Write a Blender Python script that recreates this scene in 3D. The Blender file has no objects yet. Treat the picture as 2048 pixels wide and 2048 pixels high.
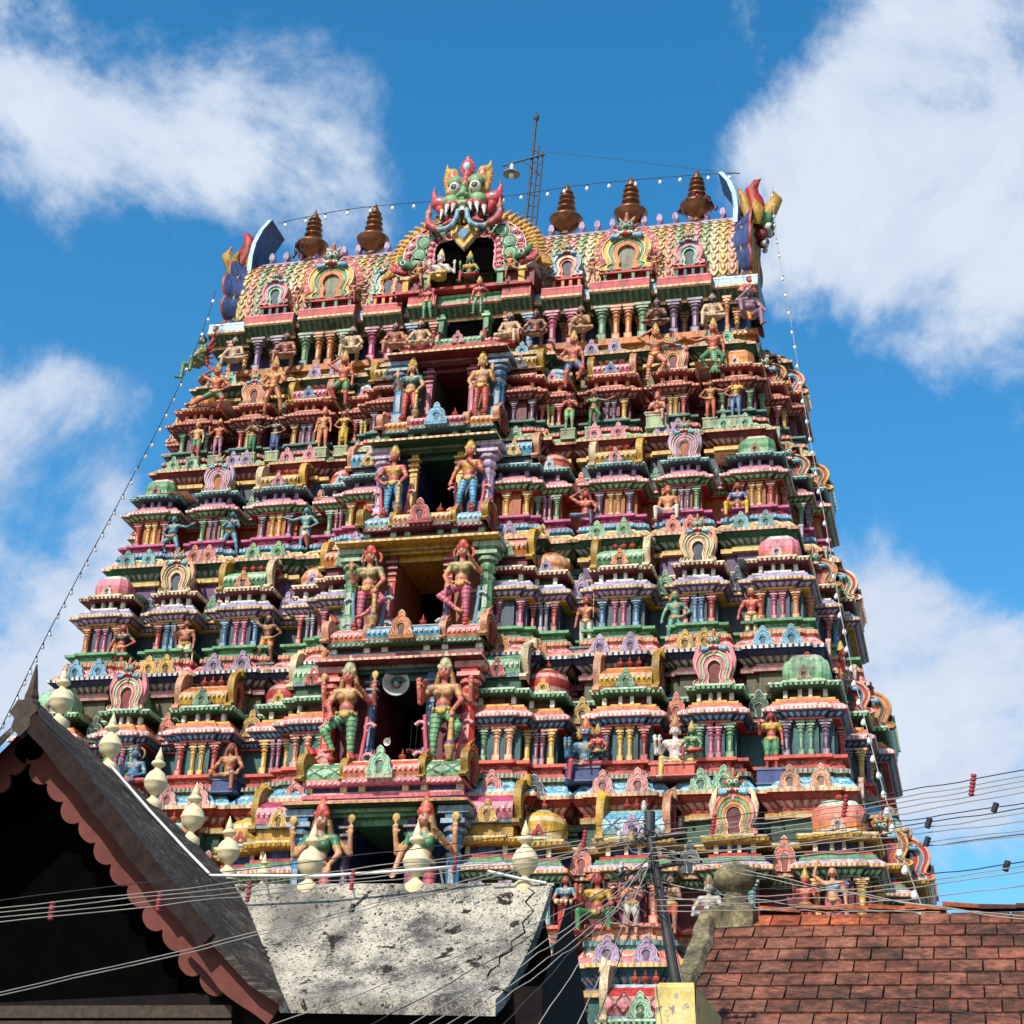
import bpy, math, random
import numpy as np
from mathutils import Matrix, Vector
from math import sin, cos, pi, radians, atan2, sqrt
random.seed(7); RNG = np.random.RandomState(7)
SC = bpy.context.scene
COL = SC.collection

# ------------------------------------------------------------------ colours
def lin(c):
    c /= 255.0
    return c / 12.92 if c <= 0.04045 else ((c + 0.055) / 1.055) ** 2.4
def rgb(r, g, b, k=0.90):
    r, g, b = lin(r * .96 + 8), lin(g * .95 + 7), lin(b * .93 + 3)
    m = (r + g + b) / 3
    s = 1.0
    f = lambda x: max(0.004, min(0.9, (m + (x - m) * s) * k))
    return (f(r), f(g), f(b))
PINK = rgb(226, 128, 146); SALMON = rgb(226, 122, 100); RED = rgb(186, 50, 52); DRED = rgb(120, 36, 40)
BRICK = rgb(170, 62, 50); GREEN = rgb(96, 150, 108); DGREEN = rgb(44, 84, 62); MINT = rgb(150, 200, 160)
SKY = rgb(98, 172, 208); LBLUE = rgb(168, 206, 224); NAVY = rgb(42, 50, 92); SLATE = rgb(62, 74, 92)
TEAL = rgb(44, 92, 98); YELLOW = rgb(222, 172, 66); CREAM = rgb(238, 212, 172); ORANGE = rgb(216, 126, 58)
PURPLE = rgb(104, 70, 116); LILAC = rgb(176, 146, 190); WHITE = rgb(236, 230, 222); MAROON = rgb(106, 32, 46)
MAGENTA = rgb(184, 66, 112); PEACH = rgb(236, 166, 128); OLIVE = rgb(122, 124, 100); DOLIVE = rgb(82, 80, 52)
BLUE = rgb(70, 126, 172); TURQ = rgb(110, 176, 178); BROWN = rgb(150, 84, 50); BLACK = (0.006, 0.005, 0.006)
GOLD = rgb(206, 164, 84); OCHRE = rgb(190, 146, 52); DBLUE = rgb(52, 70, 128); LGREEN = rgb(126, 184, 128)
def mixc(a, b, t): return tuple(a[i] * (1 - t) + b[i] * t for i in range(3))

# ------------------------------------------------------------------ object bookkeeping
BASE = {}
def tag(o, label=None, cat=None, group=None, kind=None):
    if label: o['label'] = label
    if cat: o['category'] = cat
    if group: o['group'] = group
    if kind: o['kind'] = kind
    return o
def thing(name, loc, label, cat, group=None, kind=None):
    o = bpy.data.objects.new(name, None); COL.objects.link(o)
    o.location = loc; o.empty_display_size = 0.2
    BASE[o.name] = tuple(loc)
    return tag(o, label, cat, group, kind)
def base_of(o): return BASE.get(o.name, (0, 0, 0)) if o else (0, 0, 0)
def link_mesh(name, me, parent=None, loc=None, rotz=0.0):
    o = bpy.data.objects.new(name, me); COL.objects.link(o)
    if parent: o.parent = parent
    if loc is not None: o.location = loc
    if rotz: o.rotation_euler = (0, 0, rotz)
    BASE[o.name] = base_of(parent)
    return o

class MB:
    """collects coloured polygons, then links them as one mesh"""
    def __init__(s): s.v = []; s.f = []; s.c = []; s.sm = []
    def poly(s, pts, c, smooth=False):
        n = len(s.v); s.v.extend(pts); s.f.append(tuple(range(n, n + len(pts)))); s.c.append(c); s.sm.append(smooth)
    def grid(s, rows, cols, smooth=False, close=False):
        """rows: list of equal length point lists; cols[i] colour of strip i (or f(i,j))"""
        n = len(s.v); m = len(rows[0])
        for r in rows: s.v.extend(r)
        for i in range(len(rows) - 1):
            for j in range(m if close else m - 1):
                k = (j + 1) % m
                s.f.append((n + i * m + j, n + i * m + k, n + (i + 1) * m + k, n + (i + 1) * m + j))
                s.c.append(cols(i, j) if callable(cols) else cols[i]); s.sm.append(smooth)
    def box(s, T, a0, a1, o0, o1, z0, z1, c, ctop=None, taper=0.0):
        P = T.P; ta = (a1 - a0) * taper / 2; to = (o1 - o0) * taper / 2
        b = [P(a0, o0, z0), P(a1, o0, z0), P(a1, o1, z0), P(a0, o1, z0)]
        t = [P(a0 + ta, o0 + to, z1), P(a1 - ta, o0 + to, z1), P(a1 - ta, o1 - to, z1), P(a0 + ta, o1 - to, z1)]
        s.poly(b, c); s.poly([t[3], t[2], t[1], t[0]], ctop or c)
        for i in range(4):
            j = (i + 1) % 4; s.poly([b[j], b[i], t[i], t[j]], c)
    def lathe(s, T, a, o, prof, cols, n=8, smooth=False, rot=0.0, cap=True):
        rows = [[T.P(a + r * cos(2 * pi * k / n + rot), o + r * sin(2 * pi * k / n + rot), z) for k in range(n)] for r, z in prof]
        s.grid(rows, cols if not isinstance(cols, tuple) else [cols] * len(rows), smooth, True)
        cf = (lambda i: cols(i, 0)) if callable(cols) else (lambda i: cols if isinstance(cols, tuple) else cols[min(i, len(cols) - 1)])
        if cap:
            s.poly(rows[-1], cf(len(rows) - 2)); s.poly(rows[0][::-1], cf(0))
    def tube(s, pts, r, c, n=6, smooth=True):
        pts = [np.array(p, float) for p in pts]; rows = []
        rr = r if isinstance(r, (list, tuple)) else [r] * len(pts)
        up = np.array([0.13, 0.31, 0.94])
        for i, p in enumerate(pts):
            d = pts[min(i + 1, len(pts) - 1)] - pts[max(i - 1, 0)]
            d = d / (np.linalg.norm(d) + 1e-9)
            u = np.cross(d, up)
            if np.linalg.norm(u) < 1e-3: u = np.cross(d, (1, 0, 0))
            u /= np.linalg.norm(u); w = np.cross(d, u)
            rows.append([tuple(p + rr[i] * (cos(2 * pi * k / n) * u + sin(2 * pi * k / n) * w)) for k in range(n)])
        s.grid(rows, [c] * len(rows), smooth, True)
        s.poly(rows[0], c); s.poly(rows[-1][::-1], c)
    def mesh(s, name, mat, off=(0, 0, 0)):
        me = bpy.data.meshes.new(name)
        V = np.array(s.v, dtype=np.float64) - np.array(off)
        me.from_pydata(V.tolist(), [], s.f)
        if s.c and s.c[0] is not None:
            at = me.color_attributes.new('Col', 'FLOAT_COLOR', 'CORNER')
            ln = np.array([len(f) for f in s.f])
            cc = np.ones((len(s.f), 4), dtype=np.float32); cc[:, :3] = np.array([x[:3] for x in s.c])
            at.data.foreach_set('color', np.repeat(cc, ln, axis=0).ravel())
        me.polygons.foreach_set('use_smooth', s.sm)
        for m in (mat if isinstance(mat, (list, tuple)) else [mat]): me.materials.append(m)
        me.update()
        return me
    def build(s, name, mat, parent=None, kind=None, label=None):
        if not s.f: return None
        o = link_mesh(name, s.mesh(name, mat, base_of(parent)), parent)
        if kind: o['kind'] = kind
        if label: o['label'] = label
        return o

class Frame:
    """a: along the face (to the viewer's right), o: out of the face, z: up"""
    def __init__(s, x, y, ox=0.0, oy=-1.0, z=0.0): s.x = x; s.y = y; s.ox = ox; s.oy = oy; s.z = z
    def P(s, a, o, z): return (s.x - a * s.oy + o * s.ox, s.y + a * s.ox + o * s.oy, z + s.z)
    def sub(s, a, o, z=0.0, turn=0):
        x, y, zz = s.P(a, o, z); ox, oy = s.ox, s.oy
        for _ in range(turn % 4): ox, oy = -oy, ox
        return Frame(x, y, ox, oy, zz)
    def rot(s): return atan2(s.oy, s.ox) + pi / 2
WORLD = Frame(0, 0, 0, -1)

# ------------------------------------------------------------------ materials
def nodes(name):
    m = bpy.data.materials.new(name); m.use_nodes = True
    nt = m.node_tree; return m, nt, nt.nodes['Principled BSDF']
def N(nt, kind, **kw):
    n = nt.nodes.new(kind)
    for k, v in kw.items():
        if k in n.inputs: n.inputs[k].default_value = v
        else: setattr(n, k, v)
    return n
def ramp(nt, src, stops):
    r = nt.nodes.new('ShaderNodeValToRGB'); e = r.color_ramp.elements
    while len(e) < len(stops): e.new(0.5)
    for i, (p, c) in enumerate(stops):
        e[i].position = p; e[i].color = (c, c, c, 1) if not isinstance(c, tuple) else c + (1,)
    nt.links.new(src, r.inputs[0]); return r
def painted(name, rough=0.55, grime=0.55, bump=0.25, scale=1.0, spec=0.35):
    m, nt, b = nodes(name); L = nt.links.new
    at = N(nt, 'ShaderNodeAttribute', attribute_name='Col')
    geo = nt.nodes.new('ShaderNodeNewGeometry')
    n1 = N(nt, 'ShaderNodeTexNoise', Scale=1.3 * scale, Detail=8.0, Roughness=0.68); L(geo.outputs['Position'], n1.inputs['Vector'])
    mp = N(nt, 'ShaderNodeMapping'); mp.inputs['Scale'].default_value = (5 * scale, 5 * scale, 0.9 * scale); L(geo.outputs['Position'], mp.inputs['Vector'])
    n2 = N(nt, 'ShaderNodeTexNoise', Scale=1.0, Detail=6.0, Roughness=0.7); L(mp.outputs[0], n2.inputs['Vector'])
    n3 = N(nt, 'ShaderNodeTexNoise', Scale=14.0 * scale, Detail=4.0, Roughness=0.6); L(geo.outputs['Position'], n3.inputs['Vector'])
    r1 = ramp(nt, n1.outputs['Fac'], [(0.30, 0.78), (0.62, 1.06)])
    r2 = ramp(nt, n2.outputs['Fac'], [(0.33, 1.0 - grime), (0.55, 1.0)])
    r3 = ramp(nt, n3.outputs['Fac'], [(0.34, 0.66), (0.58, 1.06)])
    a = N(nt, 'ShaderNodeMix', data_type='RGBA', blend_type='MULTIPLY'); a.inputs['Factor'].default_value = 1
    c = N(nt, 'ShaderNodeMix', data_type='RGBA', blend_type='MULTIPLY'); c.inputs['Factor'].default_value = 1
    d = N(nt, 'ShaderNodeMix', data_type='RGBA', blend_type='MULTIPLY'); d.inputs['Factor'].default_value = 0.8
    L(at.outputs['Color'], a.inputs['A']); L(r1.outputs[0], a.inputs['B'])
    L(a.outputs['Result'], c.inputs['A']); L(r2.outputs[0], c.inputs['B'])
    L(c.outputs['Result'], d.inputs['A']); L(r3.outputs[0], d.inputs['B'])
    n4 = N(nt, 'ShaderNodeTexNoise', Scale=0.55 * scale, Detail=11.0, Roughness=0.74); L(geo.outputs['Position'], n4.inputs['Vector'])
    r4 = ramp(nt, n4.outputs['Fac'], [(0.36, 0.45), (0.47, 1.0)]); e4 = N(nt, 'ShaderNodeMix', data_type='RGBA', blend_type='MULTIPLY'); e4.inputs['Factor'].default_value = 1
    L(d.outputs['Result'], e4.inputs['A']); L(r4.outputs[0], e4.inputs['B'])
    L(e4.outputs['Result'], b.inputs['Base Color'])
    b.inputs['Roughness'].default_value = rough; b.inputs['Specular IOR Level'].default_value = spec
    if bump:
        bp = N(nt, 'ShaderNodeBump', Strength=bump, Distance=0.04); L(n3.outputs['Fac'], bp.inputs['Height']); L(bp.outputs[0], b.inputs['Normal'])
    return m
M_PAINT = painted('painted_stucco', grime=0.62)
M_STATUE = painted('painted_statue', rough=0.5, grime=0.5, bump=0.15, scale=2.2, spec=0.45)
def plain(name, c, rough=0.6, metal=0.0, var=0.25, scale=6.0, spec=0.4):
    m, nt, b = nodes(name); L = nt.links.new
    geo = nt.nodes.new('ShaderNodeNewGeometry')
    n = N(nt, 'ShaderNodeTexNoise', Scale=scale, Detail=6.0, Roughness=0.65); L(geo.outputs['Position'], n.inputs['Vector'])
    r = ramp(nt, n.outputs['Fac'], [(0.3, tuple(x * (1 - var) for x in c)), (0.7, tuple(min(1, x * (1 + var)) for x in c))])
    L(r.outputs[0], b.inputs['Base Color'])
    b.inputs['Roughness'].default_value = rough; b.inputs['Metallic'].default_value = metal; b.inputs['Specular IOR Level'].default_value = spec
    return m
M_DARK = plain('shade_black', (0.002, 0.0018, 0.0018), 1.0, spec=0.0)  # near-black that paints the shade inside openings; also colours the roof crack
M_COPPER = plain('weathered_copper', (0.22, 0.095, 0.045), 0.38, 0.75, 0.45, 3.0)
M_IRON = plain('rusty_iron', (0.06, 0.055, 0.055), 0.6, 0.6, 0.4, 9.0)
M_WIREL = plain('pale_wire', (0.30, 0.26, 0.22), 0.6, 0.0, 0.3, 2.0)
M_WIRED = plain('dark_wire', (0.03, 0.028, 0.03), 0.6, 0.0, 0.3, 2.0)
M_BULB = plain('bulb_glass', (0.75, 0.74, 0.70), 0.15, 0.0, 0.1, 9.0, 0.6)
M_CORD = plain('black_cord', (0.02, 0.02, 0.022), 0.6, 0.0, 0.2, 9.0)
M_HORN = plain('horn_grey', (0.42, 0.39, 0.34), 0.5, 0.0, 0.2, 5.0)

# ------------------------------------------------------------------ viewpoint, and a helper that turns a sight line and a depth into a point
TH = (3743.266, -0.261, 0.438, 0.047)
def cam_axes():
    _, ya, pi_, ro = TH
    cy, sy, cp, sp, cr, sr = cos(ya), sin(ya), cos(pi_), sin(pi_), cos(ro), sin(ro)
    f = np.array([sy * cp, cy * cp, sp]); r = np.array([cy, -sy, 0.]); u = np.cross(r, f)
    return r * cr + u * sr, u * cr - r * sr, f
r_, u_, f_ = cam_axes()
def at(px, py, Y):
    d = f_ + r_ * (px - 1024) / TH[0] + u_ * (1024 - py) / TH[0]
    return d * (Y / d[1])
# ------------------------------------------------------------------ tower geometry
X0 = -21.21; YC = 73.2
LV = [6.1, 13.15, 19.59, 25.60, 31.11, 36.23, 41.04, 45.3]      # bottom edge of each storey's big cornice
def W(z): return 20.73 - 0.187 * z
def YF(z): return 60 + 0.235 * z
TOWER = thing('temple_tower', (X0, YC, -1.6), 'tall tapering temple gateway tower covered in painted carvings and statues', 'temple tower')
PART_N = {}; OVER = {}
def tpart(mb, name, parent=None, cap=96, mat=None):
    """a part of the tower; past the cap the rest go into one part of kind stuff"""
    if not mb.f: return None
    PART_N[name] = PART_N.get(name, 0) + 1
    if PART_N[name] > cap:
        o = OVER.setdefault(name, MB()); n = len(o.v)
        o.v.extend(mb.v); o.f.extend(tuple(i + n for i in f) for f in mb.f); o.c.extend(mb.c); o.sm.extend(mb.sm)
        return None
    return mb.build(name, mat or M_PAINT, parent or TOWER)

# storey palettes -------------------------------------------------
PAL = {
 0: dict(kap=SKY, kap2=LBLUE, lip=(CREAM, PINK), under=DGREEN, m1=OLIVE, m2=OLIVE, pl=SALMON, plc=RED, wall=TEAL, beam=RED, fr=NAVY, frp=SLATE, sk=PINK, skl=(WHITE, PINK),
         s1=SALMON, s2=YELLOW, neck=MAROON, stub=WHITE, plank=DGREEN, plk2=MINT, uw=DOLIVE, ub=RED, uf=DRED, pil=(RED, YELLOW, GREEN, SALMON)),
 1: dict(kap=SALMON, kap2=PINK, lip=(CREAM, YELLOW), under=TEAL, m1=TURQ, m2=TEAL, pl=PEACH, plc=SALMON, wall=MAROON, beam=DGREEN, fr=DGREEN, frp=GREEN, sk=LILAC, skl=(CREAM, ORANGE),
         s1=GREEN, s2=RED, neck=DBLUE, stub=CREAM, plank=OCHRE, plk2=YELLOW, uw=TEAL, ub=OCHRE, uf=DBLUE, pil=(YELLOW, TURQ, SALMON, LILAC)),
 2: dict(kap=SKY, kap2=LBLUE, lip=(CREAM, PEACH), under=BRICK, m1=OLIVE, m2=rgb(140, 142, 122), pl=rgb(206, 84, 74), plc=rgb(222, 96, 84), wall=TEAL, beam=RED, fr=NAVY, frp=BLUE, sk=rgb(236, 176, 168), skl=(WHITE, PINK),
         s1=SALMON, s2=YELLOW, neck=MAROON, stub=WHITE, plank=DGREEN, plk2=MINT, uw=DGREEN, ub=OCHRE, uf=BRICK, pil=(RED, YELLOW, PURPLE, GREEN)),
 3: dict(kap=PINK, kap2=PEACH, lip=(WHITE, DBLUE), under=NAVY, m1=PEACH, m2=SALMON, pl=GREEN, plc=rgb(96, 164, 116), wall=SLATE, beam=YELLOW, fr=PURPLE, frp=LILAC, sk=SKY, skl=(CREAM, ORANGE),
         s1=LILAC, s2=WHITE, neck=DGREEN, stub=WHITE, plank=MAROON, plk2=CREAM, uw=DOLIVE, ub=DRED, uf=rgb(70, 50, 44), pil=(ORANGE, RED, BLUE, MAGENTA)),
 4: dict(kap=CREAM, kap2=YELLOW, lip=(CREAM, PINK), under=DGREEN, m1=SKY, m2=rgb(96, 168, 204), pl=MAGENTA, plc=rgb(200, 88, 140), wall=rgb(168, 88, 44), beam=RED, fr=DGREEN, frp=LGREEN, sk=PEACH, skl=(WHITE, PINK),
         s1=PINK, s2=PURPLE, neck=PURPLE, stub=LILAC, plank=SLATE, plk2=TURQ, uw=PURPLE, ub=YELLOW, uf=DGREEN, pil=(RED, GREEN, PURPLE, YELLOW)),
 5: dict(kap=MINT, kap2=LGREEN, lip=(PEACH, CREAM), under=MAROON, m1=rgb(196, 84, 74), m2=SALMON, pl=TEAL, plc=rgb(70, 116, 108), wall=rgb(106, 36, 46), beam=MAROON, fr=rgb(120, 40, 48), frp=rgb(180, 90, 90), sk=rgb(196, 100, 104), skl=(PEACH, rgb(170, 60, 66)),
         s1=rgb(170, 80, 84), s2=PEACH, neck=MAROON, stub=PEACH, plank=rgb(136, 52, 58), plk2=PEACH, uw=SLATE, ub=YELLOW, uf=DRED, pil=(GREEN, RED, YELLOW, PURPLE)),
 6: dict(kap=PEACH, kap2=PINK, lip=(CREAM, PEACH), under=DGREEN, m1=LGREEN, m2=ORANGE, pl=ORANGE, plc=rgb(190, 112, 60), wall=NAVY, beam=ORANGE, fr=DGREEN, frp=OLIVE, sk=LBLUE, skl=(CREAM, YELLOW),
         s1=RED, s2=GREEN, neck=DGREEN, stub=GREEN, plank=DGREEN, plk2=GREEN, uw=rgb(120, 116, 80), ub=YELLOW, uf=DGREEN, pil=(PURPLE, GREEN, MAGENTA, ORANGE)),
}
# bays of half a front, as fractions of the half width: (u0, u1, outward shift)
BAYS = [(0.0, 0.165, -4.4), (0.165, 0.285, 0.55), (0.285, 0.365, 0.0), (0.365, 0.463, -1.15), (0.463, 0.591, 0.0), (0.591, 0.686, -1.15),
        (0.686, 0.781, 0.0), (0.781, 0.878, -1.15), (0.878, 1.0, 0.0)]
SBAYS = [(0.0, 0.22, 0.0), (0.22, 0.46, -0.8), (0.46, 0.70, 0.75), (0.70, 1.0, 1.35)]
def plan(k, rise=0.0):
    """staggered outline of storey k: list of (x, y) walked anticlockwise, plus frame data"""
    z = LV[k]; w = W(z) - 0.9; yf = YF(z) + 0.9; hd = YC - yf
    pts = []
    seq = []
    for u0, u1, p in BAYS:
        if p >= 0 and u1 - u0 > 0.09:
            d = (u1 - u0) * 0.27; seq += [(u0, u0 + d, p), (u0 + d, u1 - d, p + 0.16), (u1 - d, u1, p)]
        else: seq.append((u0, u1, p))
    for u0, u1, p in seq: pts += [(X0 + u0 * w, yf - p), (X0 + u1 * w, yf - p)]
    side = []
    for s0, s1, p in SBAYS: side += [(X0 + w + p, yf + s0 * hd), (X0 + w + p, yf + s1 * hd)]
    half = pts + side[1:]
    right = half + [(x, 2 * YC - y) for x, y in reversed(side)][1:]
    right.append((X0, 2 * YC - yf))
    full = right + [(2 * X0 - x, y) for x, y in reversed(right[1:-1])]
    out = []
    for p in full:
        if not out or abs(p[0] - out[-1][0]) + abs(p[1] - out[-1][1]) > 1e-6: out.append(p)
    # drop collinear points
    ok = True
    while ok:
        ok = False
        for i in range(len(out)):
            a, b, c = out[i - 1], out[i], out[(i + 1) % len(out)]
            if (abs(a[0] - b[0]) < 1e-6 and abs(b[0] - c[0]) < 1e-6) or (abs(a[1] - b[1]) < 1e-6 and abs(b[1] - c[1]) < 1e-6):
                out.pop(i); ok = True; break
    return out, w, yf, hd
def sweep(mb, pl, prof):
    """prof: list of (z, offset, spec) ; spec colours the band up to the next entry"""
    n = len(pl); nor = []
    for i in range(n):
        a, b = pl[i], pl[(i + 1) % n]; dx, dy = b[0] - a[0], b[1] - a[1]; l = sqrt(dx * dx + dy * dy)
        nor.append((dy / l, -dx / l))
    def at(i, o): # vertex i displaced
        n0, n1 = nor[i - 1], nor[i]
        return (pl[i][0] + o * (n0[0] + n1[0]), pl[i][1] + o * (n0[1] + n1[1]))
    for q in range(len(prof) - 1):
        z0, o0, sp = prof[q]; z1, o1, _ = prof[q + 1]
        if sp is None: continue
        for i in range(n):
            j = (i + 1) % n
            a0, b0, a1, b1 = at(i, o0), at(j, o0), at(i, o1), at(j, o1)
            A0 = (a0[0], a0[1], z0); B0 = (b0[0], b0[1], z0); A1 = (a1[0], a1[1], z1); B1 = (b1[0], b1[1], z1)
            front = nor[i][1] < -0.5; right = nor[i][0] > 0.5
            if isinstance(sp[0], float) or not (front or right):
                mb.poly([A0, B0, B1, A1], sp if isinstance(sp[0], float) else sp[2]); continue
            kind, per, c1, c2 = sp
            L = sqrt((b0[0] - a0[0]) ** 2 + (b0[1] - a0[1]) ** 2)
            lp = lambda P, Q, t: tuple(P[m] + (Q[m] - P[m]) * t for m in range(3))
            m = max(1, int(round(L / per)))
            nx, ny = nor[i]
            if kind == 'alt':
                for s in range(m):
                    t0, t1 = s / m, (s + 1) / m
                    tm = t0 + (t1 - t0) * 0.58
                    mb.poly([lp(A0, B0, t0), lp(A0, B0, tm), lp(A1, B1, tm), lp(A1, B1, t0)], c1)
                    mb.poly([lp(A0, B0, tm), lp(A0, B0, t1), lp(A1, B1, t1), lp(A1, B1, tm)], c2)
            elif kind == 'dent':   # small projecting blocks
                mb.poly([A0, B0, B1, A1], c1)
                d = 0.05
                for s in range(m):
                    t0, t1 = (s + 0.22) / m, (s + 0.78) / m
                    p = [lp(A0, B0, t0), lp(A0, B0, t1), lp(A1, B1, t1), lp(A1, B1, t0)]
                    e = [(x + nx * d, y + ny * d, z) for x, y, z in p]
                    zz = [(lambda P, Q, t: tuple(P[r] + (Q[r] - P[r]) * t for r in range(3)))(e[0], e[3], 0.12), None]
                    mb.poly(e, c2)
                    for r in range(4): mb.poly([p[r], p[(r + 1) % 4], e[(r + 1) % 4], e[r]], c2)
            elif kind == 'petal':
                mb.poly([A0, B0, B1, A1], c1)
                d = 0.05
                for s in range(m):
                    t0, t1 = (s + 0.06) / m, (s + 0.94) / m; tm = (t0 + t1) / 2
                    f = lambda t, v: (lambda P: (P[0] + nx * d, P[1] + ny * d, P[2] - 0.02))(lp(lp(A0, B0, t), lp(A1, B1, t), v))
                    q1 = [f(tm, 0.02), f(t1 - (t1 - tm) * 0.3, 0.25), f(t1, 0.6), f(t1 - (t1 - tm) * .2, 0.92), f(t0 + (tm - t0) * .2, 0.92), f(t0, 0.6), f(t0 + (tm - t0) * 0.3, 0.25)]
                    mb.poly(q1, c2)
                    g = lambda t, v: (lambda P: (P[0] + nx * (d + .02), P[1] + ny * (d + .02), P[2] - 0.03))(lp(lp(A0, B0, t), lp(A1, B1, t), v))
                    w3 = (t1 - t0) * 0.2
                    mb.poly([g(tm, 0.2), g(tm + w3, 0.5), g(tm + w3 * .7, 0.85), g(tm - w3 * .7, 0.85), g(tm - w3, 0.5)], mixc(c2, WHITE, 0.35))
            elif kind == 'scroll':  # painted swirls: light diamonds and arcs
                mb.poly([A0, B0, B1, A1], c1)
                d = 0.025
                for s in range(m):
                    tc = (s + 0.5) / m; hw = 0.36 / m
                    f = lambda t, v: (lambda P: (P[0] + nx * d, P[1] + ny * d, P[2]))(lp(lp(A0, B0, t), lp(A1, B1, t), v))
                    K = 7; up = (s % 2 == 0)
                    for r in range(K):
                        e0, e1 = pi * r / K, pi * (r + 1) / K
                        v = lambda e, q: (0.2 + 0.6 * q * sin(e)) if up else (0.8 - 0.6 * q * sin(e))
                        mb.poly([f(tc + hw * cos(e0), v(e0, 1)), f(tc + hw * cos(e1), v(e1, 1)), f(tc + hw * .62 * cos(e1), v(e1, .62)), f(tc + hw * .62 * cos(e0), v(e0, .62))], c2)
                    mb.poly([f(tc, .3), f(tc + hw * .3, .45), f(tc, .62), f(tc - hw * .3, .45)], mixc(c2, c1, 0.4))

# ------------------------------------------------------------------ ornaments
HS_OUT = [(.50, 0.0), (.57, .05), (.53, .13), (.41, .16), (.43, .26), (.48, .38), (.50, .52), (.46, .68), (.36, .82), (.2, .92), (0, .97)]
HS_IN = [(.10, 0.0), (.13, .05), (.15, .11), (.13, .18), (.13, .25), (.16, .33), (.18, .41), (.17, .49), (.13, .56), (.07, .60), (0, .62)]
def spline(pts, k):
    if k <= 1: return pts
    out = []; n = len(pts)
    for i in range(n - 1):
        p0, p1, p2, p3 = pts[max(i - 1, 0)], pts[i], pts[i + 1], pts[min(i + 2, n - 1)]
        for s in range(k):
            t = s / k
            out.append(tuple(0.5 * (2 * p1[m] + (p2[m] - p0[m]) * t + (2 * p0[m] - 5 * p1[m] + 4 * p2[m] - p3[m]) * t * t + (3 * p1[m] - p0[m] - 3 * p2[m] + p3[m]) * t ** 3) for m in range(len(p1))))
    out.append(pts[-1]); return out
def contour(s, k=1):
    h = [(a[0] * (1 - s) + b[0] * s, a[1] * (1 - s) + b[1] * s) for a, b in zip(HS_OUT, HS_IN)]
    h = spline(h, k)
    return h + [(-x, z) for x, z in reversed(h[:-1])]
def horseshoe(mb, T, a, o, z, w, h, bands, fill, depth=0.3, k=1, tip=None, relief=0.05):
    """bands: list of (s, colour): concentric horseshoe bands from the rim inwards"""
    S = [b[0] for b in bands] + [1.0]
    wscale = w / 1.14
    def C(s, oo): return [T.P(a + x * wscale, oo, z + v * h) for x, v in contour(s, k)]
    last = None
    for i, (s, c) in enumerate(bands):
        hh = o + relief * (1 if i % 2 == 0 else 0.35) - relief * 0.5 * s
        r0, r1 = C(S[i], hh), C(S[i + 1], hh)
        mb.grid([r0, r1], [c])
        if last: mb.grid([last, r0], [c])
        else: mb.grid([C(S[0], o - depth), r0], [mixc(c, BLACK, 0.25)])
        last = r1
    inn = C(1.0, o - relief)
    mb.grid([last, inn], [bands[-1][1]])
    mb.poly(inn, fill)
    mb.poly(C(0, o - depth)[::-1], mixc(bands[0][1], BLACK, 0.3))
    if tip:
        zt = z + 0.95 * h; r = 0.085 * h
        for dx, dz, rr in ((0, 0.06 * h, 1.25), (0, 0.20 * h, 0.8), (-0.11 * h, 0.0, .8), (0.11 * h, 0.0, .8)):
            rows = [[T.P(a + dx + q * rr * r * cos(2 * pi * e / 8), o + dd, zt + dz + q * rr * r * sin(2 * pi * e / 8)) for e in range(8)] for q, dd in ((1.0, -depth * .4), (1.0, 0.02), (0.55, 0.05))]
            mb.grid(rows, [tip, tip], False, True); mb.poly(rows[-1], mixc(tip, BLACK, 0.45) if rr > 1 else tip)
BELL_OUT = [(.40, 0.0), (.53, .04), (.56, .14), (.47, .25), (.43, .36), (.43, .50), (.33, .63), (.14, .71), (.17, .81), (.12, .92), (0, 1.0)]
BELL_IN = [(.08, 0.0), (.10, .03), (.12, .08), (.12, .13), (.13, .20), (.16, .27), (.18, .35), (.16, .42), (.11, .47), (.06, .50), (0, .51)]
def nasi(T, a, o, z, w, c, c2=None, h=None):
    """small bell-shaped arch ornament with scrolled feet and a knob"""
    global HS_OUT, HS_IN
    mb = MB(); h = h or w * 1.1; w *= 1.1 * random.uniform(.93, 1.07); h *= random.uniform(.95, 1.06); a += random.uniform(-.03, .03)
    lt = mixc(c, WHITE, 0.5); c2 = c2 or mixc(c, BLACK, 0.65); so = (HS_OUT, HS_IN); HS_OUT, HS_IN = BELL_OUT, BELL_IN
    horseshoe(mb, T, a, o, z, w, h, [(0, lt), (.10, mixc(c, BLACK, .3)), (.16, c), (.48, lt), (.58, c), (.86, lt)], c2, 0.14, 1, None, 0.05)
    HS_OUT, HS_IN = so
    for s in (-1, 1):   # scroll eyes at the feet
        for r, oo, cc in ((.085, .05, lt), (.05, .065, mixc(c, BLACK, .35))):
            mb.poly([T.P(a + s * .33 * w + r * w * cos(2 * pi * e / 8), o + oo, z + .15 * h + r * w * sin(2 * pi * e / 8)) for e in range(8)], cc)
    return mb
def pot(mb, T, a, o, z, h, c):
    mb.lathe(T, a, o, [(.10 * h, z), (.16 * h, z + .05 * h), (.09 * h, z + .14 * h), (.24 * h, z + .28 * h), (.28 * h, z + .4 * h), (.2 * h, z + .54 * h), (.07 * h, z + .6 * h), (.12 * h, z + .66 * h), (.06 * h, z + .76 * h), (.01 * h, z + h)], c, 7)
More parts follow.
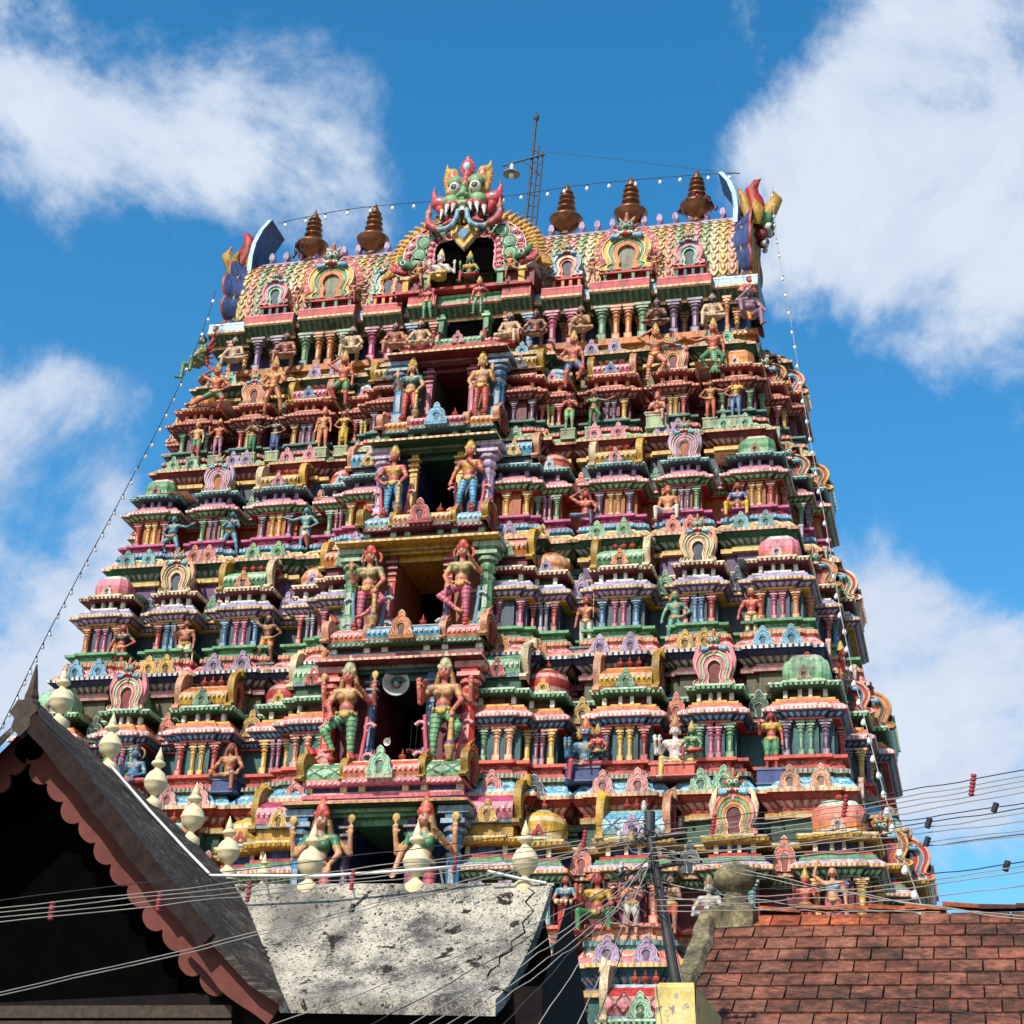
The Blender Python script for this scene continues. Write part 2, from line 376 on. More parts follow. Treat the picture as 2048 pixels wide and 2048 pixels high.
def pillar_mb(T, a, o, z0, z1, r, c, c2=None):
    mb = MB(); h = z1 - z0; lt = mixc(c, WHITE, 0.35); c2 = c2 or lt
    mb.box(T, a - 1.15 * r, a + 1.15 * r, o - 1.15 * r, o + 1.15 * r, z0, z0 + .2 * h, c)
    mb.box(T, a - .7 * r, a + .7 * r, o + 1.15 * r, o + 1.2 * r, z0 + .03 * h, z0 + .19 * h, lt)
    pr = [(1.05, .2), (.92, .24), (.86, .56), (.95, .58), (1.1, .61), (.8, .63), (.8, .66), (1.15, .68), (1.25, .71), (.95, .74), (.95, .765), (1.4, .79), (1.5, .82), (1.0, .85)]
    cl = [c, c, c, lt, c, c, lt, c, c, lt, c, lt, c]
    mb.lathe(T, a, o, [(q * r, z0 + v * h) for q, v in pr], cl, 8, rot=pi / 8)
    mb.box(T, a - .1 * r - .25 * r, a + .35 * r, o + .84 * r, o + .95 * r, z0 + .24 * h, z0 + .5 * h, lt)
    mb.box(T, a - 1.55 * r, a + 1.55 * r, o - 1.4 * r, o + 1.45 * r, z0 + .85 * h, z0 + .89 * h, c2)
    mb.box(T, a - 1.1 * r, a + 1.1 * r, o - 1.1 * r, o + 1.1 * r, z0 + .89 * h, z0 + .94 * h, c)
    mb.box(T, a - 2.0 * r, a + 2.0 * r, o - 1.2 * r, o + 1.3 * r, z0 + .94 * h, z1, c2)
    return mb
def barrel(T, a0, a1, o0, o1, z, h, c, c2, top, pattern=None):
    """wagon vault lying along the face"""
    mb = MB(); d = (o1 - o0)
    sec = [(1.0, 0), (1.03, .07), (.97, .09), (1.0, .12), (1.05, .28), (1.04, .42), (.98, .56), (.87, .70), (.72, .82), (.60, .88), (.60, .93), (.5, .95), (.4, .95), (.3, .88), (.12, .7), (0.0, .42), (0.0, 0)]
    cl = [top, mixc(top, BLACK, .3), mixc(c2, WHITE, .3), c2, c2, mixc(c, WHITE, .35), c, c, mixc(c, WHITE, .25), top, top, mixc(top, WHITE, .3), top, c, c, c2]
    m = max(4, int((a1 - a0) / 0.22))
    rows = [[T.P(a0 + (a1 - a0) * j / m, o0 + d * q, z + v * h) for j in range(m + 1)] for q, v in sec]
    def cf(i, j):
        b = cl[i]
        if i in (2,): return mixc(b, WHITE, .6) if j % 2 else b
        if i in (8,): return mixc(b, WHITE, .5) if j % 2 else mixc(b, PINK, .4)
        return b
    mb.grid(rows, cf)
    # raised lattice or beads
    if pattern == 'lattice':
        n = max(2, int((a1 - a0) / 0.55))
        for s in range(n):
            for sg in (0, 1):
                A = a0 + (a1 - a0) * (s + sg) / n; B = a0 + (a1 - a0) * (s + 1 - sg) / n
                K = 6; r0 = []; r1 = []
                for e in range(K + 1):
                    t = e / K; q, v = sec_at(sec, .12 + .54 * t); x = A + (B - A) * t
                    r0.append(T.P(x - .035, o0 + d * (q + .03), z + v * h)); r1.append(T.P(x + .035, o0 + d * (q + .03), z + v * h))
                mb.grid([r0, r1], [mixc(c, BLACK, .45)])
        for s in range(n + 1):
            for v0 in (.2, .39, .58):
                if (s == 0 or s == n): continue
                q, v = sec_at(sec, v0); mb.lathe(T, a0 + (a1 - a0) * (s if v0 != .39 else s - .5) / n, o0 + d * q, [(.07, z + v * h - .05), (.09, z + v * h), (.05, z + v * h + .05)], mixc(c, WHITE, .55), 6)
    else:
        n = max(3, int((a1 - a0) / 0.2))
        for s in range(n):
            A = a0 + (a1 - a0) * (s + .5) / n; q, v = sec_at(sec, .36)
            mb.box(T, A - .05, A + .05, o0 + d * q, o0 + d * (q + .05), z + v * h - .05, z + v * h + .05, mixc(c2, WHITE, .5))
    return mb
def sec_at(sec, v):
    for i in range(len(sec) - 1):
        if sec[i][1] <= v <= sec[i + 1][1] and sec[i + 1][1] > sec[i][1]:
            t = (v - sec[i][1]) / (sec[i + 1][1] - sec[i][1]); return (sec[i][0] + t * (sec[i + 1][0] - sec[i][0]), v)
    return (1.0, v)
def gable_plate(T, a, o, z, w, h, cols, horn=True, side=1):
    """thick horseshoe end plate with a horned, feathered tip, facing out of frame T"""
    mb = MB()
    horseshoe(mb, T, a, o, z, w, h, [(0, cols[0]), (.14, cols[1]), (.34, cols[0]), (.42, cols[2]), (.62, cols[0]), (.7, cols[1])], cols[3], 0.22, 2, None, 0.06)
    if not horn:   # pointed leaf tip leaning outward
        top = z + .88 * h
        mb.tube([T.P(a, o - .06, top), T.P(a, o + .02, top + .10 * h), T.P(a, o + .12, top + .2 * h)], [.16 * h, .10 * h, .015 * h], cols[0], 7)
    if horn:
        top = z + .93 * h
        pr = [(-.16, 0, .16), (-.12, .12, .12), (.02, .24, .09), (.18, .34, .05), (.26, .44, .01)]
        mb.tube([T.P(a, o - .1 + x * h * .5, top + v * h * .8) for x, v, r in pr], [r * h * .9 for x, v, r in pr], cols[1], 6)
        for s in (-1, 1):
            mb.tube([T.P(a + s * .14 * h, o - .08, top - .04 * h), T.P(a + s * .2 * h, o - .06, top + .12 * h), T.P(a + s * .12 * h, o, top + .22 * h)], [.07 * h, .05 * h, .01 * h], cols[0], 5)
    return mb
def dome_square(T, a0, a1, o0, o1, z, h, c, top, c2):
    mb = MB(); n = 12; rows = []
    pr = [(1.06, 0), (1.08, .06), (1.0, .08), (.98, .12), (1.0, .30), (1.02, .46), (.98, .62), (.90, .76), (.80, .80), (.62, .96), (.4, 1.0)]
    cl = [mixc(top, WHITE, .5), top, mixc(c2, WHITE, .5), c2, c, c, c, mixc(c, WHITE, .55), mixc(top, WHITE, .5), top]
    ca, co = (a0 + a1) / 2, (o0 + o1) / 2; ra, ro = (a1 - a0) / 2, (o1 - o0) / 2
    for r, v in pr:
        ring = []
        for s in range(16):
            e = 2 * pi * (s + .5) / 16; x, y = cos(e), sin(e); p = 9.0
            q = (abs(x) ** p + abs(y) ** p) ** (-1 / p)
            ring.append(T.P(ca + ra * r * x * q, co + ro * r * y * q, z + v * h))
        rows.append(ring)
    mb.grid(rows, cl, False, True); mb.poly(rows[-1], top)
    pot(mb, T, ca, co, z + h * .98, h * .42, BRICK)
    return mb
def dome_round(T, a, o, z, r, h, c, c2, top):
    mb = MB()
    pr = [(1.12, 0), (1.14, .06), (1.02, .09), (.92, .14), (1.0, .26), (1.04, .4), (1.0, .56), (.88, .72), (.66, .86), (.4, .94), (.3, 1.0)]
    cl = [mixc(top, WHITE, .4), top, c2, mixc(c, WHITE, .4), c, c2, mixc(c, WHITE, .4), c, c, top]
    mb.lathe(T, a, o, [(q * r, z + v * h) for q, v in pr], cl, 14, True)
    pot(mb, T, a, o, z + h * .98, h * .45, BRICK)
    return mb
ROOF = {
 0: dict(kuta=(MINT, GREEN, LBLUE), sala=(RED, PINK, LBLUE, 'lattice'), b2=(YELLOW, OCHRE), b1=(MINT, LBLUE, WHITE), pan=[(0, MINT), (.2, RED), (.4, CREAM), (.6, GREEN), (.8, PINK)], nasi=[MINT, SKY]),
 1: dict(kuta=(SALMON, MINT, ORANGE), sala=(SKY, LBLUE, MINT, 'lattice'), b2=(YELLOW, OCHRE), b1=(MAGENTA, PINK, LBLUE), pan=[(0, PINK), (.16, CREAM), (.24, ORANGE), (.42, MINT), (.52, GREEN), (.66, CREAM), (.74, ORANGE), (.9, CREAM)], nasi=[YELLOW, PINK, LILAC, LILAC]),
 2: dict(kuta=(MINT, GREEN, LGREEN), sala=(ORANGE, YELLOW, PEACH, 'bead'), b2=(RED, BRICK), b1=(GREEN, MINT, LBLUE), pan=[(0, CREAM), (.06, PINK), (.3, CREAM), (.36, MINT), (.56, CREAM), (.62, PINK), (.9, CREAM)], nasi=[rgb(236, 150, 150), MINT, PEACH, SLATE]),
 3: dict(kuta=(PINK, MINT, SALMON), sala=(MINT, GREEN, LGREEN, 'bead'), b2=(ORANGE, PEACH), b1=(SALMON, ORANGE, PEACH), pan=[(0, CREAM), (.08, PEACH), (.28, CREAM), (.34, GREEN), (.52, CREAM), (.6, PEACH), (.88, CREAM)], nasi=[LILAC, YELLOW, SKY, PEACH]),
 4: dict(kuta=(GREEN, PEACH, MINT), sala=(YELLOW, OCHRE, PEACH, 'bead'), b2=(SALMON, RED), b1=(BLUE, SKY, LBLUE), pan=[(0, CREAM), (.06, LILAC), (.26, CREAM), (.32, SKY), (.46, PINK), (.66, CREAM), (.72, LILAC), (.9, CREAM)], nasi=[MINT, SALMON, SKY, LILAC]),
 5: dict(kuta=(ORANGE, PEACH, YELLOW), sala=(MAGENTA, PINK, CREAM, 'bead'), b2=(LBLUE, BLUE), b1=(YELLOW, OCHRE, CREAM), pan=[(0, CREAM), (.06, SALMON), (.24, CREAM), (.3, MINT), (.44, SALMON), (.62, CREAM), (.68, ORANGE), (.88, CREAM)], nasi=[YELLOW, PINK, LILAC, LILAC]),
}

MASK_ME = None      # small lion mask mesh, made in the figures section
MASKS = []          # (frame, a, o, z, scale)
def mini_pillars(T, ca, hw, o, z0, z1, cols, r, four=True):
    ps = [(-.8, cols[0], 1.0), (.8, cols[0], 1.0)] + ([(-.2, cols[1], .78), (.2, cols[1], .78)] if four else [])
    for x, c, q in ps: tpart(pillar_mb(T, ca + x * hw, o, z0, z1, r * q, c), 'pillar')
def storey(k):
    L = LV[k]; h = LV[k + 1] - L; P = PAL[k]; R = ROOF.get(k)
    pl, w, yf, hd = plan(k)
    Z = lambda t: L + t * h
    mb = MB(); pe = 0.18
    prof = [(Z(-.30), -.5, P['uw']), (Z(-.30), .32, P['uw']), (Z(-.145), .32, P['ub']), (Z(-.145), .52, mixc(P['ub'], WHITE, .25)), (Z(-.125), .52, P['ub']), (Z(-.11), .52, mixc(P['ub'], WHITE, .4)), (Z(-.106), .42, P['uf']), (Z(-.085), .42, ('petal', .24, P['uf'], mixc(P['uf'], WHITE, .25))), (Z(-.04), .66, P['under']), (Z(-.012), .78, P['under']), (Z(-.004), .9, ('alt', .22, P['lip'][0], P['lip'][1], P['lip'][0])),
            (Z(.018), .92, mixc(P['kap2'], WHITE, .3)), (Z(.022), .85, P['kap2']), (Z(.045), .74, ('scroll', .8, P['kap'], mixc(P['kap'], WHITE if k not in (4,) else ORANGE, .55))), (Z(.098), .5, P['m1']),
            (Z(.104), .42, P['m1']), (Z(.122), .42, P['m1']), (Z(.124), .52, ('dent', pe, P['m1'], mixc(P['m2'], WHITE, .2))), (Z(.152), .52, P['m2']), (Z(.158), .40, P['pl']),
            (Z(.178), .40, P['pl']), (Z(.182), .28, ('scroll', .5, P['pl'], mixc(P['pl'], WHITE, .3))), (Z(.218), .28, P['plc']), (Z(.222), .5, P['plc']), (Z(.242), .5, mixc(P['plc'], WHITE, .3)), (Z(.246), .36, mixc(P['plc'], WHITE, .2)), (Z(.246), .0, P['wall']),
            (Z(.478), .0, P['beam']), (Z(.478), .26, mixc(P['beam'], WHITE, .1)), (Z(.488), .28, ('petal', .22, P['fr'], P['frp'])), (Z(.519), .44, mixc(P['fr'], P['sk'], .5)), (Z(.524), .54, mixc(P['skl'][1], WHITE, .3)), (Z(.528), .56, ('alt', .17, P['skl'][0], P['skl'][1], P['skl'][0])),
            (Z(.545), .57, mixc(P['sk'], WHITE, .5)), (Z(.552), .5, ('alt', .6, mixc(P['sk'], WHITE, .35), mixc(P['sk'], WHITE, .15), P['sk'])), (Z(.572), .36, P['s1']), (Z(.574), .28, P['s1']), (Z(.588), .28, mixc(P['s1'], WHITE, .45)), (Z(.592), .22, P['s1']), (Z(.606), .22, mixc(P['s2'], WHITE, .3)), (Z(.608), .1, P['s2']), (Z(.628), .1, mixc(P['s2'], WHITE, .4)),
            (Z(.632), -.15, P['neck']), (Z(.682), -.15, P['plank']), (Z(.684), .25, P['plank']), (Z(.692), .3, ('dent', .19, P['plank'], P['plk2'])), (Z(.712), .34, mixc(P['plk2'], WHITE, .5)), (Z(.724), .34, mixc(P['sk'], WHITE, .45)), (Z(.728), -1.7, None)]
    if k == 6: prof = [q for q in prof if q[0] <= Z(.126)] + [(Z(.128), -1.0, None)]
    def fix(sp):
        if sp is None or isinstance(sp[0], float): return sp
        if len(sp) == 4: return sp
        return sp[:4]
    prof = [(z, o, fix(sp)) for z, o, sp in prof]
    sweep(mb, pl, prof)
    F = Frame(X0, yf)
    # little stubs of the neck under the roofs
    for s in ((-1, 1) if k < 6 else ()):
        for u, n, wd, p in ((.225, 2, .08, .55), (.325, 2, .05, 0), (.527, 4, .105, 0), (.7335, 4, .075, 0), (.939, 4, .09, 0)):
            for i in range(n):
                q = u + ((i / (n - 1)) - .5) * wd if n < 4 else u + (-.5, -.13, .13, .5)[i] * wd
                bw = .16 if (n < 4 or i in (0, 3)) else .13
                mb.box(F, s * q * w - bw / 2, s * q * w + bw / 2, p - .1, p + .08 + (.1 if n == 4 and i in (1, 2) else 0), Z(.634), Z(.683), P['stub'])
    st = tpart(mb, 'storey', cap=20)
    if st is None: st = TOWER
    F = Frame(X0, yf); SF = Frame(X0 + w, yf, 1.0, 0.0); LF = Frame(X0 - w, yf, -1.0, 0.0)
    col = P['pil']
    zb, zt = Z(.246), Z(.478)
    if k >= 1 and k <= 5:
        r = .0185 * h + .012
        for s in (-1, 1):
            # bay 1 beside the porch
            tp = [(.21, col[3]), (.272, col[3])] if k != 2 else [(.20, col[3]), (.232, PEACH), (.262, PEACH)]
            for u, c in tp: tpart(pillar_mb(F, s * u * w, .2 + .55, zb, zt, r * .95, c), 'pillar')
            mini_pillars(F, s * .325 * w, .036 * w, .2, zb, zt, (col[1], mixc(col[2], col[0], .3)), r * .9)
            mini_pillars(F, s * .527 * w, .056 * w, .2, zb, zt, (col[2] if k != 2 else RED, col[3] if k != 2 else YELLOW), r)
            mini_pillars(F, s * .7335 * w, .043 * w, .2, zb, zt, (col[1] if k != 2 else GREEN, col[2] if k != 2 else MAGENTA), r)
            mini_pillars(F, s * .939 * w, .055 * w, .2, zb, zt, (col[0] if k != 2 else PURPLE, col[3] if k != 2 else GREEN), r)
        for T in (SF,):
            tpart(pillar_mb(T, .11 * hd, .2, zb, zt, r, col[0]), 'pillar')
            tpart(pillar_mb(T, .50 * hd, .95, zb, zt, r, col[2]), 'pillar'); tpart(pillar_mb(T, .66 * hd, .95, zb, zt, r, col[1]), 'pillar')
            # pillars on the return wall that faces the front
            B = Frame(X0 + w, yf + .46 * hd, 0, -1.0)
            tpart(pillar_mb(B, .25, .2, zb, zt, r, col[2]), 'pillar'); tpart(pillar_mb(B, .72, .2, zb, zt, r, col[1]), 'pillar')
    # wall brackets on the set-back wall above the roofs
    if k < 6:
        nl, nw, ny, nhd = plan(k + 1); h2 = LV[k + 2] - LV[k + 1] if k + 2 < len(LV) else 4.0
        NF = Frame(X0, ny); zz = LV[k + 1]
        bc = [YELLOW, GREEN, MAGENTA, TURQ, RED]
        for s in (-1, 1):
            for i, u in enumerate((.40, .437, .61, .667, .80, .86)):
                c = bc[(i // 2 + k) % 5]; mb = MB(); a = s * u * nw; o = -.72
                mb.box(NF, a - .16, a + .16, o - .1, o + .12, zz - 1.9, zz - .27 * h2 + .45, c)
                mb.box(NF, a - .26, a + .26, o - .1, o + .22, zz - 1.25, zz - 1.12, mixc(c, WHITE, .3))
                mb.box(NF, a - .38, a + .38, o - .1, o + .3, zz - 1.05, zz - .92, c); mb.box(NF, a - .5, a + .5, o - .1, o + .38, zz - .9, zz - .68, mixc(c, WHITE, .12), taper=-.2)
                tpart(mb, 'wall_bracket')
        mb = MB()   # the set-back wall itself
        D = P['uw'] if k < 5 else PAL[6]['uw']
        D = PAL[k + 1]['uw']
        sweep(mb, nl, [(Z(.70), .31, D), (LV[k + 1] - .2 * h2, .31, None)])
        # dark ventilation holes
        for s in (-1, 1):
            for u in (.385, .625, .845):
                mb.box(NF, s * u * nw - .12, s * u * nw + .12, -1.05, -.82, zz - 1.55, zz - 1.3, BLACK)
        tpart(mb, 'upper_wall', st)
    if R: roofs(k, F, SF, LF, w, hd, Z, h, R, P, st)
    # horseshoes on the big cornice
    nz = R['nasi'] if R else ROOF[5]['nasi']
    if k >= 1:
        nsz = .112 * h
        for s in (-1, 1):
            for i, us in enumerate(((.235,), (.325,), (.487, .567), (.708, .759), (.905, .975))):
                c = PALN[k][i % len(PALN[k])]
                for u in us:
                    p = .55 if i == 0 else (.16 if i != 1 else 0)
                    tpart(nasi(F, s * u * w, .86 + p, Z(.012), nsz * (1.25 if k < 6 else 1.35), c), 'arch_ornament', cap=99)
            # arch over each statue recess
            for i, u in enumerate((.414, .6385, .8295)):
                if k in (2, 3, 4, 1):
                    c = [(SALMON, GREEN, SLATE), (SALMON, SLATE, SALMON), (OCHRE, SALMON, DGREEN), (LILAC, GREEN, SLATE)][k % 4][i]
                    tpart(nasi(F, s * u * w, -.5, Z(.552), nsz * 1.2, c, h=nsz * 1.7), 'arch_ornament', cap=99)
        for sfr in (.11,):
            tpart(nasi(SF, sfr * hd, .9, Z(.012), nsz * 1.2, PALN[k][0]), 'arch_ornament', cap=99)
        tpart(nasi(SF, .58 * hd, 1.65, Z(.012), nsz * 1.2, PALN[k][1]), 'arch_ornament', cap=99)
PALN = {1: [GREEN, MINT, LILAC, LILAC, GREEN], 2: [rgb(236, 140, 140), SLATE, rgb(236, 150, 150), MINT, PEACH], 3: [ORANGE, ORANGE, LILAC, YELLOW, SKY], 4: [LILAC, PEACH, LGREEN, SALMON, TURQ],
        5: [MINT, YELLOW, PINK, LILAC, MINT], 6: [SKY, SALMON, LILAC, YELLOW, MINT]}
def panjara(T, a, o, z, w, h, bands, fill, back):
    """horseshoe-faced shrine roof with a lion mask"""
    mb = MB(); horseshoe(mb, T, a, o, z, w, h * .92, bands, fill, .55, 2, None, .07)
    # feather wings rising at both shoulders
    for s in (-1, 1):
        pts = [(.40, .20), (.52, .40), (.56, .62), (.48, .84), (.36, .96), (.40, .74), (.40, .5)]
        f = [T.P(a + s * x * w * .93, o - .05, z + v * h) for x, v in pts]; b = [T.P(a + s * x * w * .93, o - .3, z + v * h) for x, v in pts]
        c = bands[1][1]
        if s > 0: f, b = f, b
        mb.poly(f if s < 0 else f[::-1], c)
        for i in range(len(f)):
            j = (i + 1) % len(f); mb.poly([f[i], f[j], b[j], b[i]] if s > 0 else [f[j], f[i], b[i], b[j]], mixc(c, WHITE, .4))
    # barrel behind
    rows = [[T.P(a + .42 * w * cos(pi * e / 8), oo, z + max(0, .78 * h * sin(pi * e / 8))) for e in range(9)] for oo in (o - .5, o - 1.3)]
    mb.grid(rows, [back])
    # lappet under the mask
    mb.poly([T.P(a - .09 * w, o + .07, z + .86 * h), T.P(a, o + .09, z + .66 * h), T.P(a + .09 * w, o + .07, z + .86 * h), T.P(a, o + .07, z + .96 * h)], PINK)
    q = tpart(mb, 'horseshoe_arch', cap=96)
    MASKS.append((T, a, o + .02, z + .97 * h, w * .44, q or TOWER))
def roofs(k, F, SF, LF, w, hd, Z, h, R, P, st):
    z = Z(.724); H = .205 * h
    hc = lambda i: [(CREAM, RED, GREEN, TEAL), (YELLOW, BRICK, SLATE, MAROON), (PEACH, RED, BLUE, DGREEN), (OCHRE, SALMON, SLATE, DRED)][i % 4]
    for s in (-1, 1):
        a0, a1 = sorted((s * .885 * w, s * .992 * w))
        # corner dome
        q = tpart(dome_square(F, a0 + .05, a1 + (.05 if s > 0 else -.05), -1.5, .25, z, H, *[R['kuta'][i] for i in (0, 1, 2)]), 'corner_dome')
        tpart(nasi(F, s * .939 * w, .34, z + .05 * H, .085 * h, mixc(R['kuta'][0], WHITE if k % 2 else RED, .5)), 'arch_ornament', q, cap=99)
        # panjara
        panjara(F, s * .7335 * w, .32, z - .02 * H, .097 * w, H * 1.42, R['pan'], P['wall'] if k != 2 else DRED, R['kuta'][2])
        # wagon roof
        a0, a1 = s * .527 * w - .062 * w, s * .527 * w + .062 * w
        q = tpart(barrel(F, a0, a1, -1.3, .32, z, H * .95, *R['sala']), 'barrel_roof')
        for e, tr in ((a0 - .1, 3), (a1 + .1, 1)):
            G = F.sub(e, -.42, 0, tr)
            tpart(gable_plate(G, 0, .1, z - .12, 1.75, H * 1.5, hc(k + (tr == 1)), False), 'horseshoe_gable', q)
        for i in (-1, 0, 1):
            mbp = MB(); pot(mbp, F, s * .527 * w + i * .36, -.45, z + H * .88, .52, BRICK); tpart(mbp, 'roof_pot', q)
        nz = [MINT, LILAC, GREEN, ORANGE, PINK, BLUE][k] if k < 6 else MINT
        tpart(nasi(F, s * .527 * w, .46, z + .02, .115 * h, nz), 'arch_ornament', q, cap=99)
        mbq = MB(); mbq.box(F, s * .527 * w - .42, s * .527 * w + .42, .2, .48, z - .02, z + .18, P['plank']); tpart(mbq, 'roof_plinth', q)
        # round dome of bay 2
        q = tpart(dome_round(F, s * .328 * w, -.6, z, .052 * w, H * .98, R['b2'][0], R['b2'][1], MINT), 'round_dome')
        tpart(nasi(F, s * .328 * w, .28, z, .09 * h, [GREEN, RED, YELLOW, LILAC, LBLUE, PINK][k]), 'arch_ornament', q, cap=99)
        # bay 1: half wagon roof against the porch
        a0, a1 = sorted((s * .17 * w, s * .282 * w))
        q = tpart(barrel(F, a0, a1, -1.2, .85, z + .08 * h, H * 1.08, *R['b1']), 'barrel_roof')
        mbw = MB(); mbw.box(F, a0, a1, -1.2, .7, z - .02, z + .085 * h, P['plank'], mixc(P['plk2'], WHITE, .3)); tpart(mbw, 'roof_plinth', q)
        G = F.sub(s * .282 * w + s * .1, -.2, 0, 1 if s > 0 else 3)
        tpart(gable_plate(G, 0, .1, z + .08 * h - .12, 2.3, H * 1.55, hc(k + 2), False), 'horseshoe_gable', q)
        tpart(nasi(F, s * .228 * w, .98, z + .08 * h, .115 * h, [SKY, YELLOW, RED, GREEN, YELLOW, SLATE][k]), 'arch_ornament', q, cap=99)
    # right and left side
    for T, s in ((SF, 1), (LF, -1)):
        sg = 1 if s > 0 else -1
        A = lambda q: sg * q * hd
        a0, a1 = sorted((A(.47), A(.69)))
        q = tpart(barrel(T, a0, a1, -.7, 1.1, z, H, *R['sala']), 'barrel_roof')
        G = T.sub(A(.46), .2, 0, 3 if s > 0 else 1)
        tpart(gable_plate(G, 0, .12, z - .05, 2.2, H * 1.2, hc(k)), 'horseshoe_gable', q)
        MASKS.append((G, 0, .2, z + 1.0 * H, .8, q or TOWER))
        a0, a1 = sorted((A(.71), A(1.29)))
        q = tpart(barrel(T, a0, a1, -.2, 1.75, z, H * 1.15, *R['b1']), 'barrel_roof')
        G = T.sub(A(.70), .8, 0, 3 if s > 0 else 1)
        tpart(gable_plate(G, 0, .12, z - .05, 2.4, H * 1.35, hc(k + 1)), 'horseshoe_gable', q)
        if s > 0: MASKS.append((G, 0, .2, z + 1.12 * H, .85, q or TOWER))

# ------------------------------------------------------------------ porches
PW = [3.6, 3.5, 3.33, 3.39, 2.78, 2.70]
PORCH = {
 0: dict(eave=LILAC, lip=(YELLOW, PINK), under=DGREEN, lint=GREEN, jamb=PURPLE, outer=LILAC, par=(RED, PINK, MINT), cen=(GREEN, MINT, CREAM), plank=YELLOW, stub=CREAM, neck=DBLUE, nas=GREEN, wall=NAVY),
 1: dict(eave=LILAC, lip=(YELLOW, PINK), under=DGREEN, lint=GREEN, jamb=PURPLE, outer=BLUE, par=(MAGENTA, PINK, LBLUE), cen=(SKY, BLUE, CREAM), plank=OCHRE, stub=CREAM, neck=DBLUE, nas=YELLOW, wall=NAVY),
 2: dict(eave=PEACH, lip=(CREAM, PINK), under=DRED, lint=TEAL, jamb=BLUE, outer=rgb(214, 60, 52), par=(GREEN, MINT, CREAM), cen=(rgb(222, 92, 80), SALMON, CREAM), plank=PINK, stub=CREAM, neck=DBLUE, nas=MINT, wall=MAROON),
 3: dict(eave=SKY, lip=(CREAM, YELLOW), under=YELLOW, lint=OCHRE, jamb=RED, outer=GREEN, par=(PINK, SALMON, MINT), cen=(BLUE, SKY, CREAM), plank=DGREEN, stub=WHITE, neck=MAROON, nas=ORANGE, wall=BROWN),
 4: dict(eave=PINK, lip=(CREAM, ORANGE), under=DGREEN, lint=DGREEN, jamb=YELLOW, outer=LILAC, par=(SKY, LBLUE, CREAM), cen=(YELLOW, PEACH, CREAM), plank=MAROON, stub=MINT, neck=SLATE, nas=RED, wall=NAVY),
 5: dict(eave=MINT, lip=(CREAM, ORANGE), under=DRED, lint=MAROON, jamb=MAGENTA, outer=BLUE, par=(PEACH, ORANGE, CREAM), cen=(PINK, MAGENTA, CREAM), plank=TEAL, stub=MINT, neck=TEAL, nas=SKY, wall=DOLIVE),
}
DOORS = {}
